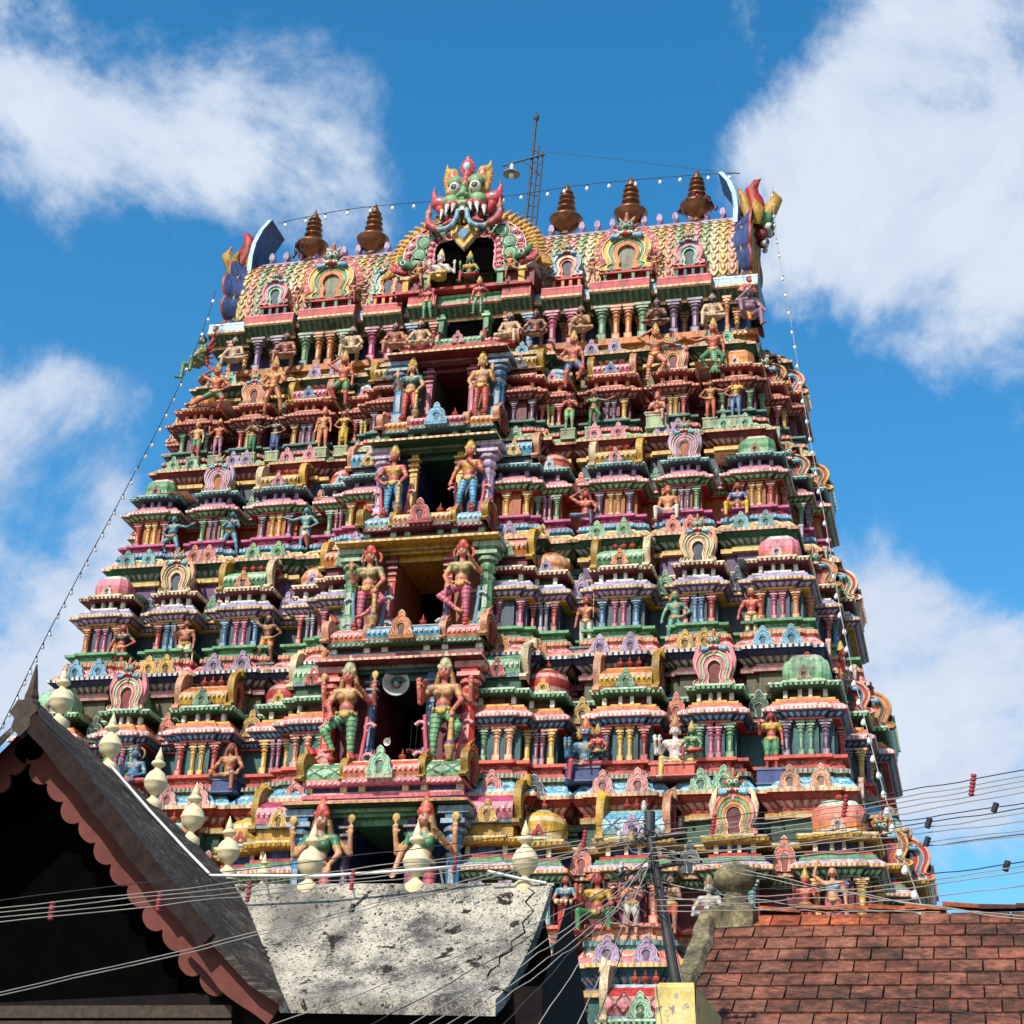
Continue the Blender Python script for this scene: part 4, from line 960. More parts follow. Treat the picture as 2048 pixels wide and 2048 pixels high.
    # makara heads at the feet of the arch
    for s in (-1, 1):
        mb = MB()
        PT = lambda x, o, z: T.P(s * (2.75 + (x - 2.5) * .62), .2 + (o - .2) * .7, zz + .02 + z * .6)
        mb.tube([PT(3.1, .3, 1.9), PT(2.95, .5, 1.3), PT(2.55, .65, .95), PT(2.2, .7, .75), PT(1.9, .6, .55)], [.10, .16, .25, .18, .05], GREEN, 8)
        mb.tube([PT(2.6, .8, .9), PT(2.6, .98, .9)], [.16, .13], WHITE, 8); mb.tube([PT(2.6, .95, .9), PT(2.6, 1.05, .9)], [.09, .07], BLACK, 8)
        mb.tube([PT(2.1, .5, .55), PT(1.75, .6, .75), PT(1.55, .5, 1.15)], [.10, .09, .02], DGREEN, 6)
        for i in range(9):
            t = i / 8; x = 2.05 + .35 * sin(2.4 * t); z = .8 + 1.1 * t
            mb.tube([PT(x + .2, .5, z), PT(x - .15, .62, z + .03)], [.09, .03], RED if i % 2 else PINK, 5)
        for i in range(8):
            t = i / 7; mb.tube([PT(2.4 + .9 * t, .45, .35 + .15 * t), PT(2.7 + .95 * t, .5, .05 + .5 * t * t + .35), PT(2.75 + .9 * t, .45, .75 + .7 * t)], [.13, .10, .02], mixc(RED, PINK, .5 * (i % 2)), 6)
        cpart(mb, 'sea_monster_head')
    HS_OUT, HS_IN = so, si
    # heart shaped pendant and skirt under the mask
    mb = MB(); zz2 = zz + 1.12
    heart = [(0, -.05), (.3, .3), (.62, .75), (.72, 1.05), (.6, 1.3), (.3, 1.36), (0, 1.24)]
    for sc, oo, c in ((1.0, .55, CREAM), (.93, .62, YELLOW), (.5, .68, CREAM), (.42, .74, BLUE)):
        hp = [(x * sc, .75 + (v - .75) * sc) for x, v in heart]; hp = hp + [(-x, v) for x, v in reversed(hp[1:-1])]
        f = [T.P(x, oo, zz2 + v) for x, v in hp]; mb.poly(f, c)
        b = [T.P(x, oo - .2, zz2 + v) for x, v in hp]
        for i in range(len(f)): mb.poly([b[i], b[(i + 1) % len(f)], f[(i + 1) % len(f)], f[i]], mixc(c, BROWN, .4))
    for i in range(7):
        t = (i - 3) / 3
        for (za, zb_, wa, wb) in ((1.3, 1.9, .62, .40), (1.8, 2.4, .42, .30), (2.3, 2.7, .30, .26)):
            mb.tube([T.P(t * wb * .9, .62, zz2 + zb_), T.P(t * wa, .68, zz2 + (za + zb_) / 2), T.P(t * wa * 1.1, .70, zz2 + za)], [.06, .09, .07], GOLD if i % 2 else mixc(GOLD, ORANGE, .35), 5)
    cpart(mb, 'heart_pendant')
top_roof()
for nm, o in OVER.items():
    o.build(nm, M_PAINT, TOWER, kind='stuff')
# copper kalasam finials on the ridge
def finial_mb():
    mb = MB(); T = Frame(0, 0)
    pr = [(.30, 0), (.42, .06), (.30, .16), (.2, .26), (.24, .32), (.46, .48), (.64, .70), (.70, .88), (.73, .92), (.71, .96), (.58, 1.08), (.36, 1.18), (.2, 1.24), (.17, 1.33), (.36, 1.42), (.41, 1.47), (.38, 1.52), (.17, 1.58), (.16, 1.64), (.33, 1.71), (.38, 1.76), (.35, 1.80), (.16, 1.86), (.15, 1.91), (.31, 1.98), (.35, 2.02), (.32, 2.06), (.14, 2.12), (.13, 2.16), (.26, 2.22), (.29, 2.25), (.26, 2.29), (.15, 2.33), (.2, 2.37), (.15, 2.48), (.07, 2.65), (.015, 2.82)]
    mb.lathe(T, 0, 0, [(r * 1.12, z * 1.14) for r, z in pr], (1, 1, 1), 20, True)
    return mb
KAL = finial_mb().mesh('copper_finial', M_COPPER)
for i, x in enumerate((-9.2, -6.05, 3.66, 6.8, 9.97)):
    o = link_mesh('copper_finial', KAL, None, (X0 + x, YC, 49.75))
    tag(o, ['copper pot finial at the left end of the roof ridge with a dried garland', 'copper pot finial just left of the great monster mask', 'copper pot finial on the ridge right beside the lattice mast',
            'copper pot finial behind the arched roof shrine right of the mask', 'copper pot finial wrapped in a red flower garland beside the right gable'][i], 'finial', 'copper pot finials along the tower ridge')
    if i in (0, 4):   # old garlands hung round the pots
        mb = MB(); rg = random.Random(i)
        for q in range(46):
            e = rg.uniform(0, 2 * pi); zz_ = rg.uniform(1.0, 1.55) if i else rg.uniform(.35, 1.2); rr_ = (.52 if zz_ > 1.1 else .84) + rg.uniform(-.05, .1) - (0 if i else .05)
            if not i and abs(e - 3.6) > 1.3: continue
            p0 = np.array([rr_ * cos(e), rr_ * sin(e), zz_]); mb.tube([tuple(p0), tuple(p0 + [rg.uniform(-.12, .12), rg.uniform(-.12, .12), rg.uniform(-.22, -.02)])], [.10, .05], rgb(150, 40, 60) if i and q % 3 else rgb(70, 60, 54), 5)
        g = bpy.data.objects.new('garland', mb.mesh('garland', M_STATUE)); COL.objects.link(g); g.parent = o
# ------------------------------------------------------------------ figures: smooth-blended solids meshed on a grid
def surfnet(F, org, h):
    ins = F < 0
    nx, ny, nz = F.shape
    c = np.zeros((nx - 1, ny - 1, nz - 1), dtype=np.int8)
    for i in (0, 1):
        for j in (0, 1):
            for k in (0, 1): c += ins[i:nx - 1 + i, j:ny - 1 + j, k:nz - 1 + k]
    act = (c > 0) & (c < 8)
    I = np.argwhere(act); n = len(I)
    idx = -np.ones(act.shape, dtype=np.int64); idx[act] = np.arange(n)
    acc = np.zeros((n, 3)); cnt = np.zeros(n)
    cor = [(i, j, k) for i in (0, 1) for j in (0, 1) for k in (0, 1)]
    for a in cor:
        for ax in range(3):
            if a[ax]: continue
            b = list(a); b[ax] = 1
            fa = F[I[:, 0] + a[0], I[:, 1] + a[1], I[:, 2] + a[2]]; fb = F[I[:, 0] + b[0], I[:, 1] + b[1], I[:, 2] + b[2]]
            m = (fa < 0) != (fb < 0)
            t = np.where(m, fa / np.where(fa - fb == 0, 1, fa - fb), 0)
            p = np.array(a, float)[None, :].repeat(n, 0); p[:, ax] = t
            acc[m] += p[m]; cnt[m] += 1
    V = (I + acc / np.maximum(cnt, 1)[:, None]) * h + org
    quads = []
    for ax in range(3):
        o1, o2 = [(1, 2), (2, 0), (0, 1)][ax]
        sl0 = [slice(None)] * 3; sl1 = [slice(None)] * 3; sl0[ax] = slice(0, -1); sl1[ax] = slice(1, None)
        A, B = ins[tuple(sl0)], ins[tuple(sl1)]
        for inv, m in ((False, A & ~B), (True, ~A & B)):
            E = np.argwhere(m)
            E = E[(E[:, o1] > 0) & (E[:, o2] > 0) & (E[:, o1] < F.shape[o1] - 1) & (E[:, o2] < F.shape[o2] - 1)]
            q = []
            for d1, d2 in ((-1, -1), (0, -1), (0, 0), (-1, 0)):
                e = E.copy(); e[:, o1] += d1; e[:, o2] += d2; q.append(idx[e[:, 0], e[:, 1], e[:, 2]])
            q = np.stack(q, 1); quads.append(q[:, ::-1] if inv else q)
    return V, np.concatenate(quads)
def dist(pr, P):
    if pr[0] == 'c':
        a, b, r0, r1 = np.array(pr[1]), np.array(pr[2]), pr[3], pr[4]
        d = b - a; L = max(1e-9, d @ d); t = np.clip(((P - a) @ d) / L, 0, 1)
        q = P - a - t[..., None] * d
        return np.sqrt((q * q).sum(-1)) - (r0 + (r1 - r0) * t)
    c, r = np.array(pr[1]), np.array(pr[2]); q = P - c
    if len(pr) > 7 and pr[7]:    # rotation about the forward axis, then about x
        ry, rx = pr[7]; cy, sy = cos(ry), sin(ry)
        q = np.stack([q[..., 0] * cy + q[..., 2] * sy, q[..., 1], -q[..., 0] * sy + q[..., 2] * cy], -1)
        cx, sx = cos(rx), sin(rx); q = np.stack([q[..., 0], q[..., 1] * cx + q[..., 2] * sx, -q[..., 1] * sx + q[..., 2] * cx], -1)
    k0 = np.sqrt(((q / r) ** 2).sum(-1)); k1 = np.sqrt(((q / r ** 2) ** 2).sum(-1)) + 1e-9
    return k0 * (k0 - 1) / k1
def cap(a, b, r0, r1, c, stripe=None): return ('c', a, b, r0, r1, c, stripe)
def ell(c, r, col, rot=None): return ('e', c, r, 0, 0, col, None, rot)
def solid(prims, paint, h, k=0.018):
    lo = np.array([1e9] * 3); hi = -lo
    for p in prims:
        if p[0] == 'c': pts = [np.array(p[1]) - p[3], np.array(p[1]) + p[3], np.array(p[2]) - p[4], np.array(p[2]) + p[4]]
        else: m = max(p[2]) if p[7] else np.array(p[2]); pts = [np.array(p[1]) - m, np.array(p[1]) + m]
        for q in pts: lo = np.minimum(lo, q); hi = np.maximum(hi, q)
    lo = lo - 3 * h; n = np.ceil((hi + 3 * h - lo) / h).astype(int) + 1
    F = np.full(n, 0.5, dtype=np.float32)
    for p in prims:
        if p[0] == 'c': a = np.minimum(np.array(p[1]) - p[3], np.array(p[2]) - p[4]); b = np.maximum(np.array(p[1]) + p[3], np.array(p[2]) + p[4])
        else: m = max(p[2]) if p[7] else np.array(p[2]); a = np.array(p[1]) - m; b = np.array(p[1]) + m
        mg = k + 2.5 * h
        i0 = np.maximum(0, np.floor((a - mg - lo) / h).astype(int)); i1 = np.minimum(n, np.ceil((b + mg - lo) / h).astype(int) + 1)
        ax = [lo[q] + h * np.arange(i0[q], i1[q]) for q in range(3)]
        P = np.stack(np.meshgrid(*ax, indexing='ij'), -1)
        d = dist(p, P); s = tuple(slice(i0[q], i1[q]) for q in range(3)); g = F[s]
        e = np.clip(0.5 + 0.5 * (g - d) / k, 0, 1)
        F[s] = g * (1 - e) + d * e - k * e * (1 - e)
    V, Q = surfnet(F, lo, h)
    best = np.full(len(V), 1e9); C = np.zeros((len(V), 3))
    for p in prims:
        d = dist(p, V); m = d < best
        if p[6]:
            a, b = np.array(p[1]), np.array(p[2]); dd = b - a; t = np.clip(((V - a) @ dd) / max(1e-9, dd @ dd), 0, 1)
            cc = np.where(((t * p[6][1]) % 1.0 < p[6][2])[:, None], np.array(p[6][0])[None], np.array(p[5])[None])
            C[m] = cc[m]
        else: C[m] = p[5]
        best[m] = d[m]
    for p in paint:
        m = dist(p, V) < 0; C[m] = p[5]
    return V, Q, C
def solid_mesh(name, prims, paint, h, mat, k=0.018):
    V, Q, C = solid(prims, paint, h, k)
    me = bpy.data.meshes.new(name); me.vertices.add(len(V)); me.vertices.foreach_set('co', V.ravel())
    me.loops.add(Q.size); me.loops.foreach_set('vertex_index', Q.ravel().astype(np.int32))
    me.polygons.add(len(Q)); me.polygons.foreach_set('loop_start', np.arange(0, Q.size, 4, dtype=np.int32))
    me.polygons.foreach_set('use_smooth', np.ones(len(Q), dtype=bool))
    at = me.color_attributes.new('Col', 'FLOAT_COLOR', 'POINT'); cc = np.ones((len(V), 4), dtype=np.float32); cc[:, :3] = C
    at.data.foreach_set('color', cc.ravel()); me.materials.append(mat); me.update(calc_edges=True); me.validate()
    return me
# skin colours
SK_BROWN = rgb(168, 92, 66); SK_DARK = rgb(112, 66, 50); SK_PALE = rgb(214, 178, 150); SK_RED = rgb(190, 72, 60); SK_PINK = rgb(222, 130, 104); SK_BLUE = rgb(66, 118, 156)
SK_GREEN = rgb(70, 140, 96); SK_WHITE = rgb(222, 212, 214); SK_PURPLE = rgb(150, 108, 138); SK_TEAL = rgb(84, 150, 136); SK_TAN = rgb(206, 150, 104); SK_ORANGE = rgb(206, 122, 82); HAIR = rgb(26, 22, 24); EYEW = rgb(240, 236, 228)
ARMS = {  # elbow, wrist, hand tip for the viewer's right side (x out), measured in standing coordinates
 'down': ((.27, -.01, 1.12), (.29, .07, .87)), 'hip': ((.40, -.04, 1.16), (.22, .09, .98)), 'bless': ((.30, .02, 1.13), (.30, .20, 1.36)), 'up': ((.43, .02, 1.60), (.36, .04, 1.88)),
 'head': ((.45, .03, 1.60), (.17, .07, 1.76)), 'pray': ((.27, .10, 1.13), (.035, .22, 1.27)), 'knee': ((.34, .06, 1.14), (.33, .26, 1.0)), 'club': ((.30, .05, 1.14), (.21, .17, .93)),
 'out': ((.46, .0, 1.32), (.70, .06, 1.40)), 'back': ((.41, -.05, 1.18), (.43, .04, 1.44)), 'chest': ((.29, .06, 1.14), (.12, .20, 1.24)), 'lap': ((.30, .06, 1.12), (.08, .22, 1.0)), 'nose': ((.30, .12, 1.28), (.05, .24, 1.58)), 'cross': ((.28, .12, 1.2), (-.12, .22, 1.22)), 'low': ((.33, .02, 1.10), (.36, .14, .84)), 'shoulder': ((.36, .02, 1.22), (.28, .19, 1.34))}
LEGS = {  # knee, ankle, toe
 'stand': ((.115, .03, .50), (.12, .0, .08), (.15, .15, .03)), 'step': ((.16, .10, .52), (.20, .02, .09), (.25, .15, .03)), 'bent': ((.30, .16, .62), (.16, .08, .30), (.22, .22, .22)), 'crossed': ((.34, .14, .66), (.02, .14, .36), (-.10, .20, .27)),
 'dance': ((.30, .14, .56), (.34, -.02, .12), (.42, .10, .06)), 'dance2': ((.26, .14, .60), (.10, .06, .22), (.16, .18, .14)), 'wide': ((.24, .06, .50), (.30, .0, .08), (.36, .13, .03)),
 'fold': ((.36, .22, .88), (-.02, .32, .84), (-.14, .34, .84)), 'hang': ((.22, .36, .90), (.24, .38, .46), (.27, .52, .42)), 'squat': ((.30, .36, .92), (.30, .34, .50), (.34, .48, .46)), 'kneeup': ((.24, .26, 1.20), (.22, .30, .82), (.24, .42, .78)), 'kick': ((.40, .12, .66), (.66, .10, .50), (.76, .16, .50)), 'overknee': ((.24, .32, .95), (-.12, .36, .92), (-.26, .40, .88))}
def figure(skin, legs=('stand', 'stand'), arms=('down', 'down'), lower=None, stripe=None, upper=None, hair=HAIR, crown='tall', crownc=GOLD, female=False, beard=None, moust=False, belly=0.0, arms4=None, sway=0.0, sash=None, shin=None, skirt=None, headturn=0.0, halo=None, lion=False, face=True, hold=None, fishtail=None, wings=None, necklace=GOLD, shorts=None):
    """returns dict of part name -> (prims, paint); local x right, y = -forward, z up, feet at 0 (seat at .82)"""
    B = []; PT = []; G = []
    X = lambda p: (p[0], -p[1], p[2])
    lower = lower or skin; shin = shin or lower
    seated = legs[0] in ('fold', 'hang', 'squat', 'kneeup', 'overknee')
    up = upper or skin; sx = sway
    bw = .155 if female else .17
    # torso
    B += [ell(X((0, 0, .95)), (.172 if female else .155, .125, .12), lower), ell(X((sx * .5, .01 + belly * .3, 1.09)), (.122 + belly * .25, .10 + belly * .55, .13), skin), ell(X((sx, 0, 1.27)), (bw, .112, .16), up),
          cap(X((sx - .15, 0, 1.40)), X((sx + .15, 0, 1.40)), .075, .075, up if female else skin), cap(X((sx, 0, 1.42)), X((sx, .01, 1.56)), .062, .052, skin)]
    if female:
        for s in (-1, 1): B.append(ell(X((sx + s * .082, .095, 1.275)), (.078, .072, .076), up))
    else:
        for s in (-1, 1): B.append(ell(X((sx + s * .08, .075, 1.31)), (.085, .05, .07), up))
    # belt and necklaces
    for i in range(-3, 4):
        e = i / 3 * 1.15; PT.append(ell(X((.17 * sin(e), .13 * cos(e), .985 - .03 * cos(e))), (.06, .06, .03), GOLD))
        if necklace: PT.append(ell(X((sx + .11 * sin(e), .03 + .105 * cos(e), 1.44 - .075 * cos(e))), (.036, .05, .024), necklace)); PT.append(ell(X((sx + .12 * sin(e), .02 + .13 * cos(e), 1.38 - .11 * cos(e))), (.03, .05, .014), necklace))
    B.append(ell(X((0, .13, .93)), (.05, .03, .06), GOLD))
    for i in range(-2, 3): B.append(cap(X((i * .065, .125, .97)), X((i * .065, .13, .94 - .03 * (i % 2))), .03, .014, GOLD))
    if sash: 
        for i in range(8): t = i / 7; PT.append(ell(X((sx + .13 - .26 * t, .09 + .06 * sin(pi * t), 1.42 - .36 * t)), (.03, .07, .035), sash))
    # legs
    for s, l in zip((-1, 1), legs):
        K, A, T = LEGS[l]; hp = (s * .095, 0.0, .92); K = (s * K[0], K[1], K[2]); A = (s * A[0], A[1], A[2]); T = (s * T[0], T[1], T[2])
        st = (stripe, 4.5, .28) if stripe else None
        B += [cap(X(hp), X(K), .102, .068, lower, st), cap(X(K), X(A), .066, .042, shin, st if shin is lower else None)]
        cm = tuple(K[i] * .65 + A[i] * .35 for i in range(3)); B.append(ell(X((cm[0], cm[1] - .02, cm[2])), (.058, .062, .09), shin))
        B += [cap(X(A), X(T), .040, .030, skin), ell(X((T[0], T[1], T[2])), (.042, .05, .024), skin)]
        for q in (-1, 0, 1): B.append(cap(X((T[0] + q * .022, T[1] + .02, T[2])), X((T[0] + q * .026, T[1] + .055, T[2] - .006)), .014, .012, skin))
        PT.append(ell(X(A), (.06, .06, .025), GOLD))
        if shorts:
            m = tuple(hp[i] * .4 + K[i] * .6 for i in range(3)); B.append(cap(X(hp), X(m), .112, .098, shorts))
    if skirt:
        B += [cap(X((0, .03, .92)), X((0, .06, .30 if not seated else .86)), .13, .10, skirt, (mixc(skirt, BLACK, .5), 7, .25)), cap(X((0, .12, .9)), X((0, .17, .42 if not seated else .72)), .03, .05, skirt)]
    if fishtail:
        B += [cap(X((0, 0, .9)), X((.05, .04, .45)), .13, .07, fishtail, (mixc(fishtail, WHITE, .4), 6, .4))] + [cap(X((.05, .04, .46)), X((.05 + q * .14, .06, .14)), .05, .03, fishtail) for q in (-1, -.4, .4, 1)]
    # arms
    def arm(s, name, back=0.0, bare=False):
        E, Wr = ARMS[name]; S = (sx + s * .20, -back, 1.395); E = (sx + s * E[0], E[1] - back, E[2]); Wr = (sx + s * Wr[0], Wr[1] - back, Wr[2])
        ac = up if (female and not bare) else skin
        m = tuple(S[i] * .45 + E[i] * .55 for i in range(3))
        B.extend([ell(X(S), (.075, .072, .075), ac), cap(X(S), X(m), .062, .056, ac), cap(X(m), X(E), .056, .047, skin), cap(X(E), X(Wr), .047, .034, skin)])
        PT.append(ell(X(m), (.075, .075, .03), GOLD)); PT.append(ell(X(Wr), (.05, .05, .028), GOLD))
        d = np.array(Wr) - np.array(E); d /= np.linalg.norm(d)
        if name in ('bless', 'back'): d = np.array([0, .1, 1.0]); d /= np.linalg.norm(d)
        if name in ('knee', 'lap', 'club', 'low'): d = np.array([0, .5, -.85])
        Wv = np.array(Wr); side = np.array([1.0, 0, 0]) if abs(d[0]) < .7 else np.array([0, 0, 1.0])
        pc = Wv + d * .055; B.append(ell(X(tuple(pc)), (.042, .036, .05) if abs(d[2]) > .5 else (.05, .036, .042), skin))
        for q, ln in ((-1.5, .058), (-.5, .072), (.5, .078), (1.5, .066)):
            b0 = pc + d * .035 + side * q * .0195; b1 = b0 + d * ln * .6 + np.array([0, .012, 0]); b2 = b1 + d * ln * .5 + np.array([0, -.012 if name in ('bless', 'back') else .015, 0])
            B.append(cap(X(tuple(b0)), X(tuple(b1)), .0125, .0115, skin)); B.append(cap(X(tuple(b1)), X(tuple(b2)), .0115, .0095, skin))
        t0 = pc - d * .02 - side * s * .03; t1 = t0 - side * s * .035 + d * .04; B.append(cap(X(tuple(t0)), X(tuple(t1)), .015, .012, skin))
        return pc, d
    hands = [arm(s, n) for s, n in zip((-1, 1), arms)]
    hands4 = []
    if arms4:
        for s in (-1, 1): hands4.append(arm(s, arms4[(s + 1) // 2], .05, True))
    # head
    hx, hy, hz = sx + .0, .02, 1.675; tn = headturn
    R = lambda x, f, z: X((hx + x * cos(tn) + f * sin(tn), hy - x * sin(tn) + f * cos(tn), hz + z))
    if not lion:
        B += [ell(R(0, 0, .02), (.098, .108, .118), skin), ell(R(0, .028, -.055), (.074, .078, .075), skin), ell(R(0, .105, -.02), (.018, .026, .03), skin), cap(R(0, .085, .03), R(0, .112, -.025), .014, .020, skin)]
        for s in (-1, 1): B += [ell(R(s * .1, -.01, -.01), (.018, .03, .045), skin), ell(R(s * .108, 0, -.065), (.022, .02, .028), GOLD), ell(R(s * .05, .072, -.035), (.032, .03, .028), skin)]
        if face:
            for s in (-1, 1):
                PT += [ell(R(s * .042, .095, .016), (.029, .05, .0125), EYEW), ell(R(s * .042, .10, .016), (.016, .06, .0135), BLACK), cap(R(s * .016, .10, .046), R(s * .075, .085, .050), .0085, .0075, HAIR)]
            B += [ell(R(0, .093, -.066), (.034, .018, .010), mixc(skin, RED, .55)), ell(R(0, .09, -.082), (.026, .018, .011), mixc(skin, RED, .5))]
            PT.append(ell(R(0, .11, .06), (.010, .03, .018), RED))
            PT += [ell(R(0, .1, -.074), (.036, .05, .018), mixc(skin, RED, .6))]
        if moust: B += [cap(R(s * .005, .108, -.05), R(s * .075, .085, -.042), .013, .008, HAIR) for s in (-1, 1)]
        if beard: B += [ell(R(0, .06, -.10), (.078, .062, .075), beard), ell(R(0, .07, -.17), (.05, .045, .07), beard)] + [cap(R(s * .085, .02, .0), R(s * .065, .06, -.1), .022, .03, beard) for s in (-1, 1)] + [cap(R(s * .01, .108, -.05), R(s * .05, .09, -.07), .016, .014, beard) for s in (-1, 1)]
    else:
        B += [ell(R(0, 0, .02), (.12, .12, .13), skin), ell(R(0, .10, -.03), (.07, .07, .055), skin), ell(R(0, .16, -.005), (.03, .02, .02), BLACK)] + [ell(R(s * .04, .14, -.05), (.036, .04, .035), mixc(skin, CREAM, .3)) for s in (-1, 1)]
        for i in range(11):
            e = pi * (i / 10) * 1.3 - .2; B.append(cap(R(.12 * cos(e), -.01, .02 + .13 * sin(e)), R(.2 * cos(e), -.02, .0 + .2 * sin(e)), .05, .02, OCHRE))
        for s in (-1, 1): PT += [ell(R(s * .05, .11, .04), (.026, .05, .02), EYEW), ell(R(s * .05, .115, .04), (.012, .06, .014), BLACK)]
        PT.append(ell(R(0, .15, -.075), (.06, .06, .014), RED))
    out = {'body': (B, PT)}
    # hair and headgear
    H = []
    if hair is not None:
        H += [ell(R(0, -.03, .05), (.108, .108, .11), hair)]
        if female or crown in ('loose',):
            for s in (-1, 1): H += [cap(R(s * .10, -.03, .0), R(s * .14, -.05, -.22), .045, .05, hair), cap(R(s * .14, -.05, -.2), R(s * .19, -.05, -.34), .04, .02, hair)]
    if crown == 'tall':
        zz = .09
        for r, dz, c in ((.118, .035, crownc), (.105, .05, mixc(crownc, RED, .45)), (.095, .05, crownc), (.082, .045, mixc(crownc, GREEN, .3)), (.066, .045, crownc), (.046, .045, mixc(crownc, RED, .3)), (.026, .05, crownc)):
            H.append(cap(R(0, -.015, zz), R(0, -.018, zz + dz), r, r * .86, c)); zz += dz
        H += [ell(R(0, .10, .12), (.035, .02, .05), crownc)] + [ell(R(s * .095, .04, .11), (.03, .03, .04), crownc) for s in (-1, 1)]
    elif crown == 'cap': H += [cap(R(0, -.01, .09), R(0, -.012, .15), .112, .09, crownc), ell(R(0, -.01, .21), (.05, .05, .06), mixc(crownc, RED, .3)), ell(R(0, -.01, .28), (.024, .024, .04), crownc)]
    elif crown == 'knot': H += [ell(R(0, -.01, .16), (.055, .055, .06), hair), ell(R(0, .0, .11), (.07, .07, .03), hair)]
    elif crown == 'fan':
        for i in range(13):
            e = pi * i / 12; H.append(cap(R(.10 * cos(e), -.06, .03 + .10 * sin(e)), R(.25 * cos(e), -.08, .05 + .24 * sin(e)), .035, .016, crownc if i % 2 else mixc(crownc, YELLOW, .35)))
    elif crown == 'wide':
        H += [cap(R(0, -.02, .09), R(0, -.02, .16), .125, .10, crownc), cap(R(0, -.02, .17), R(0, -.02, .26), .085, .05, mixc(crownc, RED, .4)), ell(R(0, -.02, .32), (.035, .035, .06), crownc)]
        for s in (-1, 1): H += [cap(R(s * .12, -.04, .04), R(s * .20, -.05, .10), .04, .02, crownc), cap(R(s * .12, -.04, -.04), R(s * .17, -.04, -.16), .04, .03, mixc(hair or HAIR, OCHRE, .6))]
    if halo:
        for i in range(18):
            e = 2 * pi * i / 18; H.append(cap(R(.19 * cos(e), -.09, .02 + .19 * sin(e)), R(.19 * cos(e + .35), -.09, .02 + .19 * sin(e + .35)), .028, .028, halo))
    if H: out['headdress'] = (H, [])
    if wings:
        out['wing'] = ([cap(X((.1, -.12, 1.42 - .1 * i)), X((.38 + .02 * i, -.2, 1.72 - .24 * i)), .05, .02, wings if i % 2 else mixc(wings, BLACK, .3)) for i in range(6)] + [cap(X((.1, -.14, 1.45)), X((.42, -.16, 1.9)), .05, .02, wings)], [])
    # things held
    pr = []
    if hold == 'mace':
        p = hands[1][0]; gx = p[0]; gy = p[1] + .02
        pr = [cap(X((gx, gy, p[2] + .02)), X((gx, gy + .02, .34)), .035, .05, GOLD, (mixc(GOLD, BROWN, .6), 5, .3)), ell(X((gx, gy + .02, .26)), (.09, .09, .07), PURPLE), cap(X((gx, gy + .02, .22)), X((gx, gy + .02, .03)), .09, .05, mixc(PURPLE, GOLD, .4), (GOLD, 4, .4))]
    elif hold == 'club':
        p = hands[1][0]; pr = [cap(X((p[0], p[1], p[2])), X((p[0] + .02, p[1], .22)), .022, .03, CREAM), ell(X((p[0] + .02, p[1], .16)), (.10, .10, .11), RED)]
    elif hold == 'staff':
        p = hands[1][0]; pr = [cap(X((p[0], p[1] + .03, p[2] - .4)), X((p[0], p[1] + .03, p[2] + .42)), .014, .014, CREAM), ell(X((p[0], p[1] + .03, p[2] + .45)), (.03, .03, .05), RED)]
    elif hold == 'drum':
        pr = [cap(X((-.17, .24, 1.0)), X((.17, .24, .98)), .085, .085, BROWN, (CREAM, 3, .3)), ell(X((.18, .24, .98)), (.02, .08, .08), CREAM), ell(X((-.18, .24, 1.0)), (.02, .08, .08), CREAM)]
    elif hold == 'emblems' and hands4:
        for (p, d), c, key in zip(hands4, (GOLD, GOLD), ('hand_emblem', 'hand_emblem#')):
            out[key] = ([cap(X((p[0], p[1], p[2] + .08)), X((p[0], p[1], p[2] + .16)), .02, .02, c), ell(X((p[0], p[1], p[2] + .22)), (.06, .025, .075), c)], [])
    elif hold == 'peacock':
        pr = [ell(X((.06, .22, .62)), (.09, .1, .13), CREAM), cap(X((.02, .26, .7)), X((-.02, .28, .9)), .035, .025, PINK), cap(X((.1, .2, .56)), X((.18, .16, .15)), .09, .05, rgb(150, 90, 60), (RED, 4, .4))]
    if pr: out[{'mace': 'mace', 'club': 'mace', 'staff': 'staff', 'drum': 'drum', 'peacock': 'peacock'}[hold]] = (pr, [])
    return out
STATUE_SCALE = {}
def statue(loc, rotz, size, label, group=None, pedestal=None, res=95, zoff=0.0, name='statue', flip=False, **kw):
    """size: units per 1.0 of figure height unit; loc is the point under the feet or seat"""
    parts = figure(**kw)
    root = thing(name, loc, label, 'statue', group or 'painted statues on the tower'); root.rotation_euler = (0, 0, rotz)
    h = 1.9 / res
    for nm, (pr, pt) in parts.items():
        nm = nm.rstrip('#'); me = solid_mesh(nm, pr, pt, h, M_STATUE, .02)
        S = Matrix.Translation((0, 0, zoff)) @ Matrix.Diagonal((size * 1.12 * (-1 if flip else 1), size * 1.06, size, 1))
        me.transform(S)
        if flip: me.flip_normals()
        o = bpy.data.objects.new(nm, me); COL.objects.link(o); o.parent = root
    if pedestal:
        c, hh, wd = pedestal; mb = MB(); T = Frame(0, 0)
        mb.box(T, -wd, wd, -2.4 * wd, .75 * wd, -hh, -.08, c); mb.box(T, -wd * 1.08, wd * 1.08, -2.4 * wd, .82 * wd, -.08, 0, mixc(c, WHITE, .15)); mb.box(T, -wd * 1.08, wd * 1.08, -2.4 * wd, .82 * wd, -hh - .06, -hh, mixc(c, WHITE, .1))
        o = bpy.data.objects.new('pedestal', mb.mesh('pedestal', M_PAINT)); COL.objects.link(o); o.parent = root
    return root
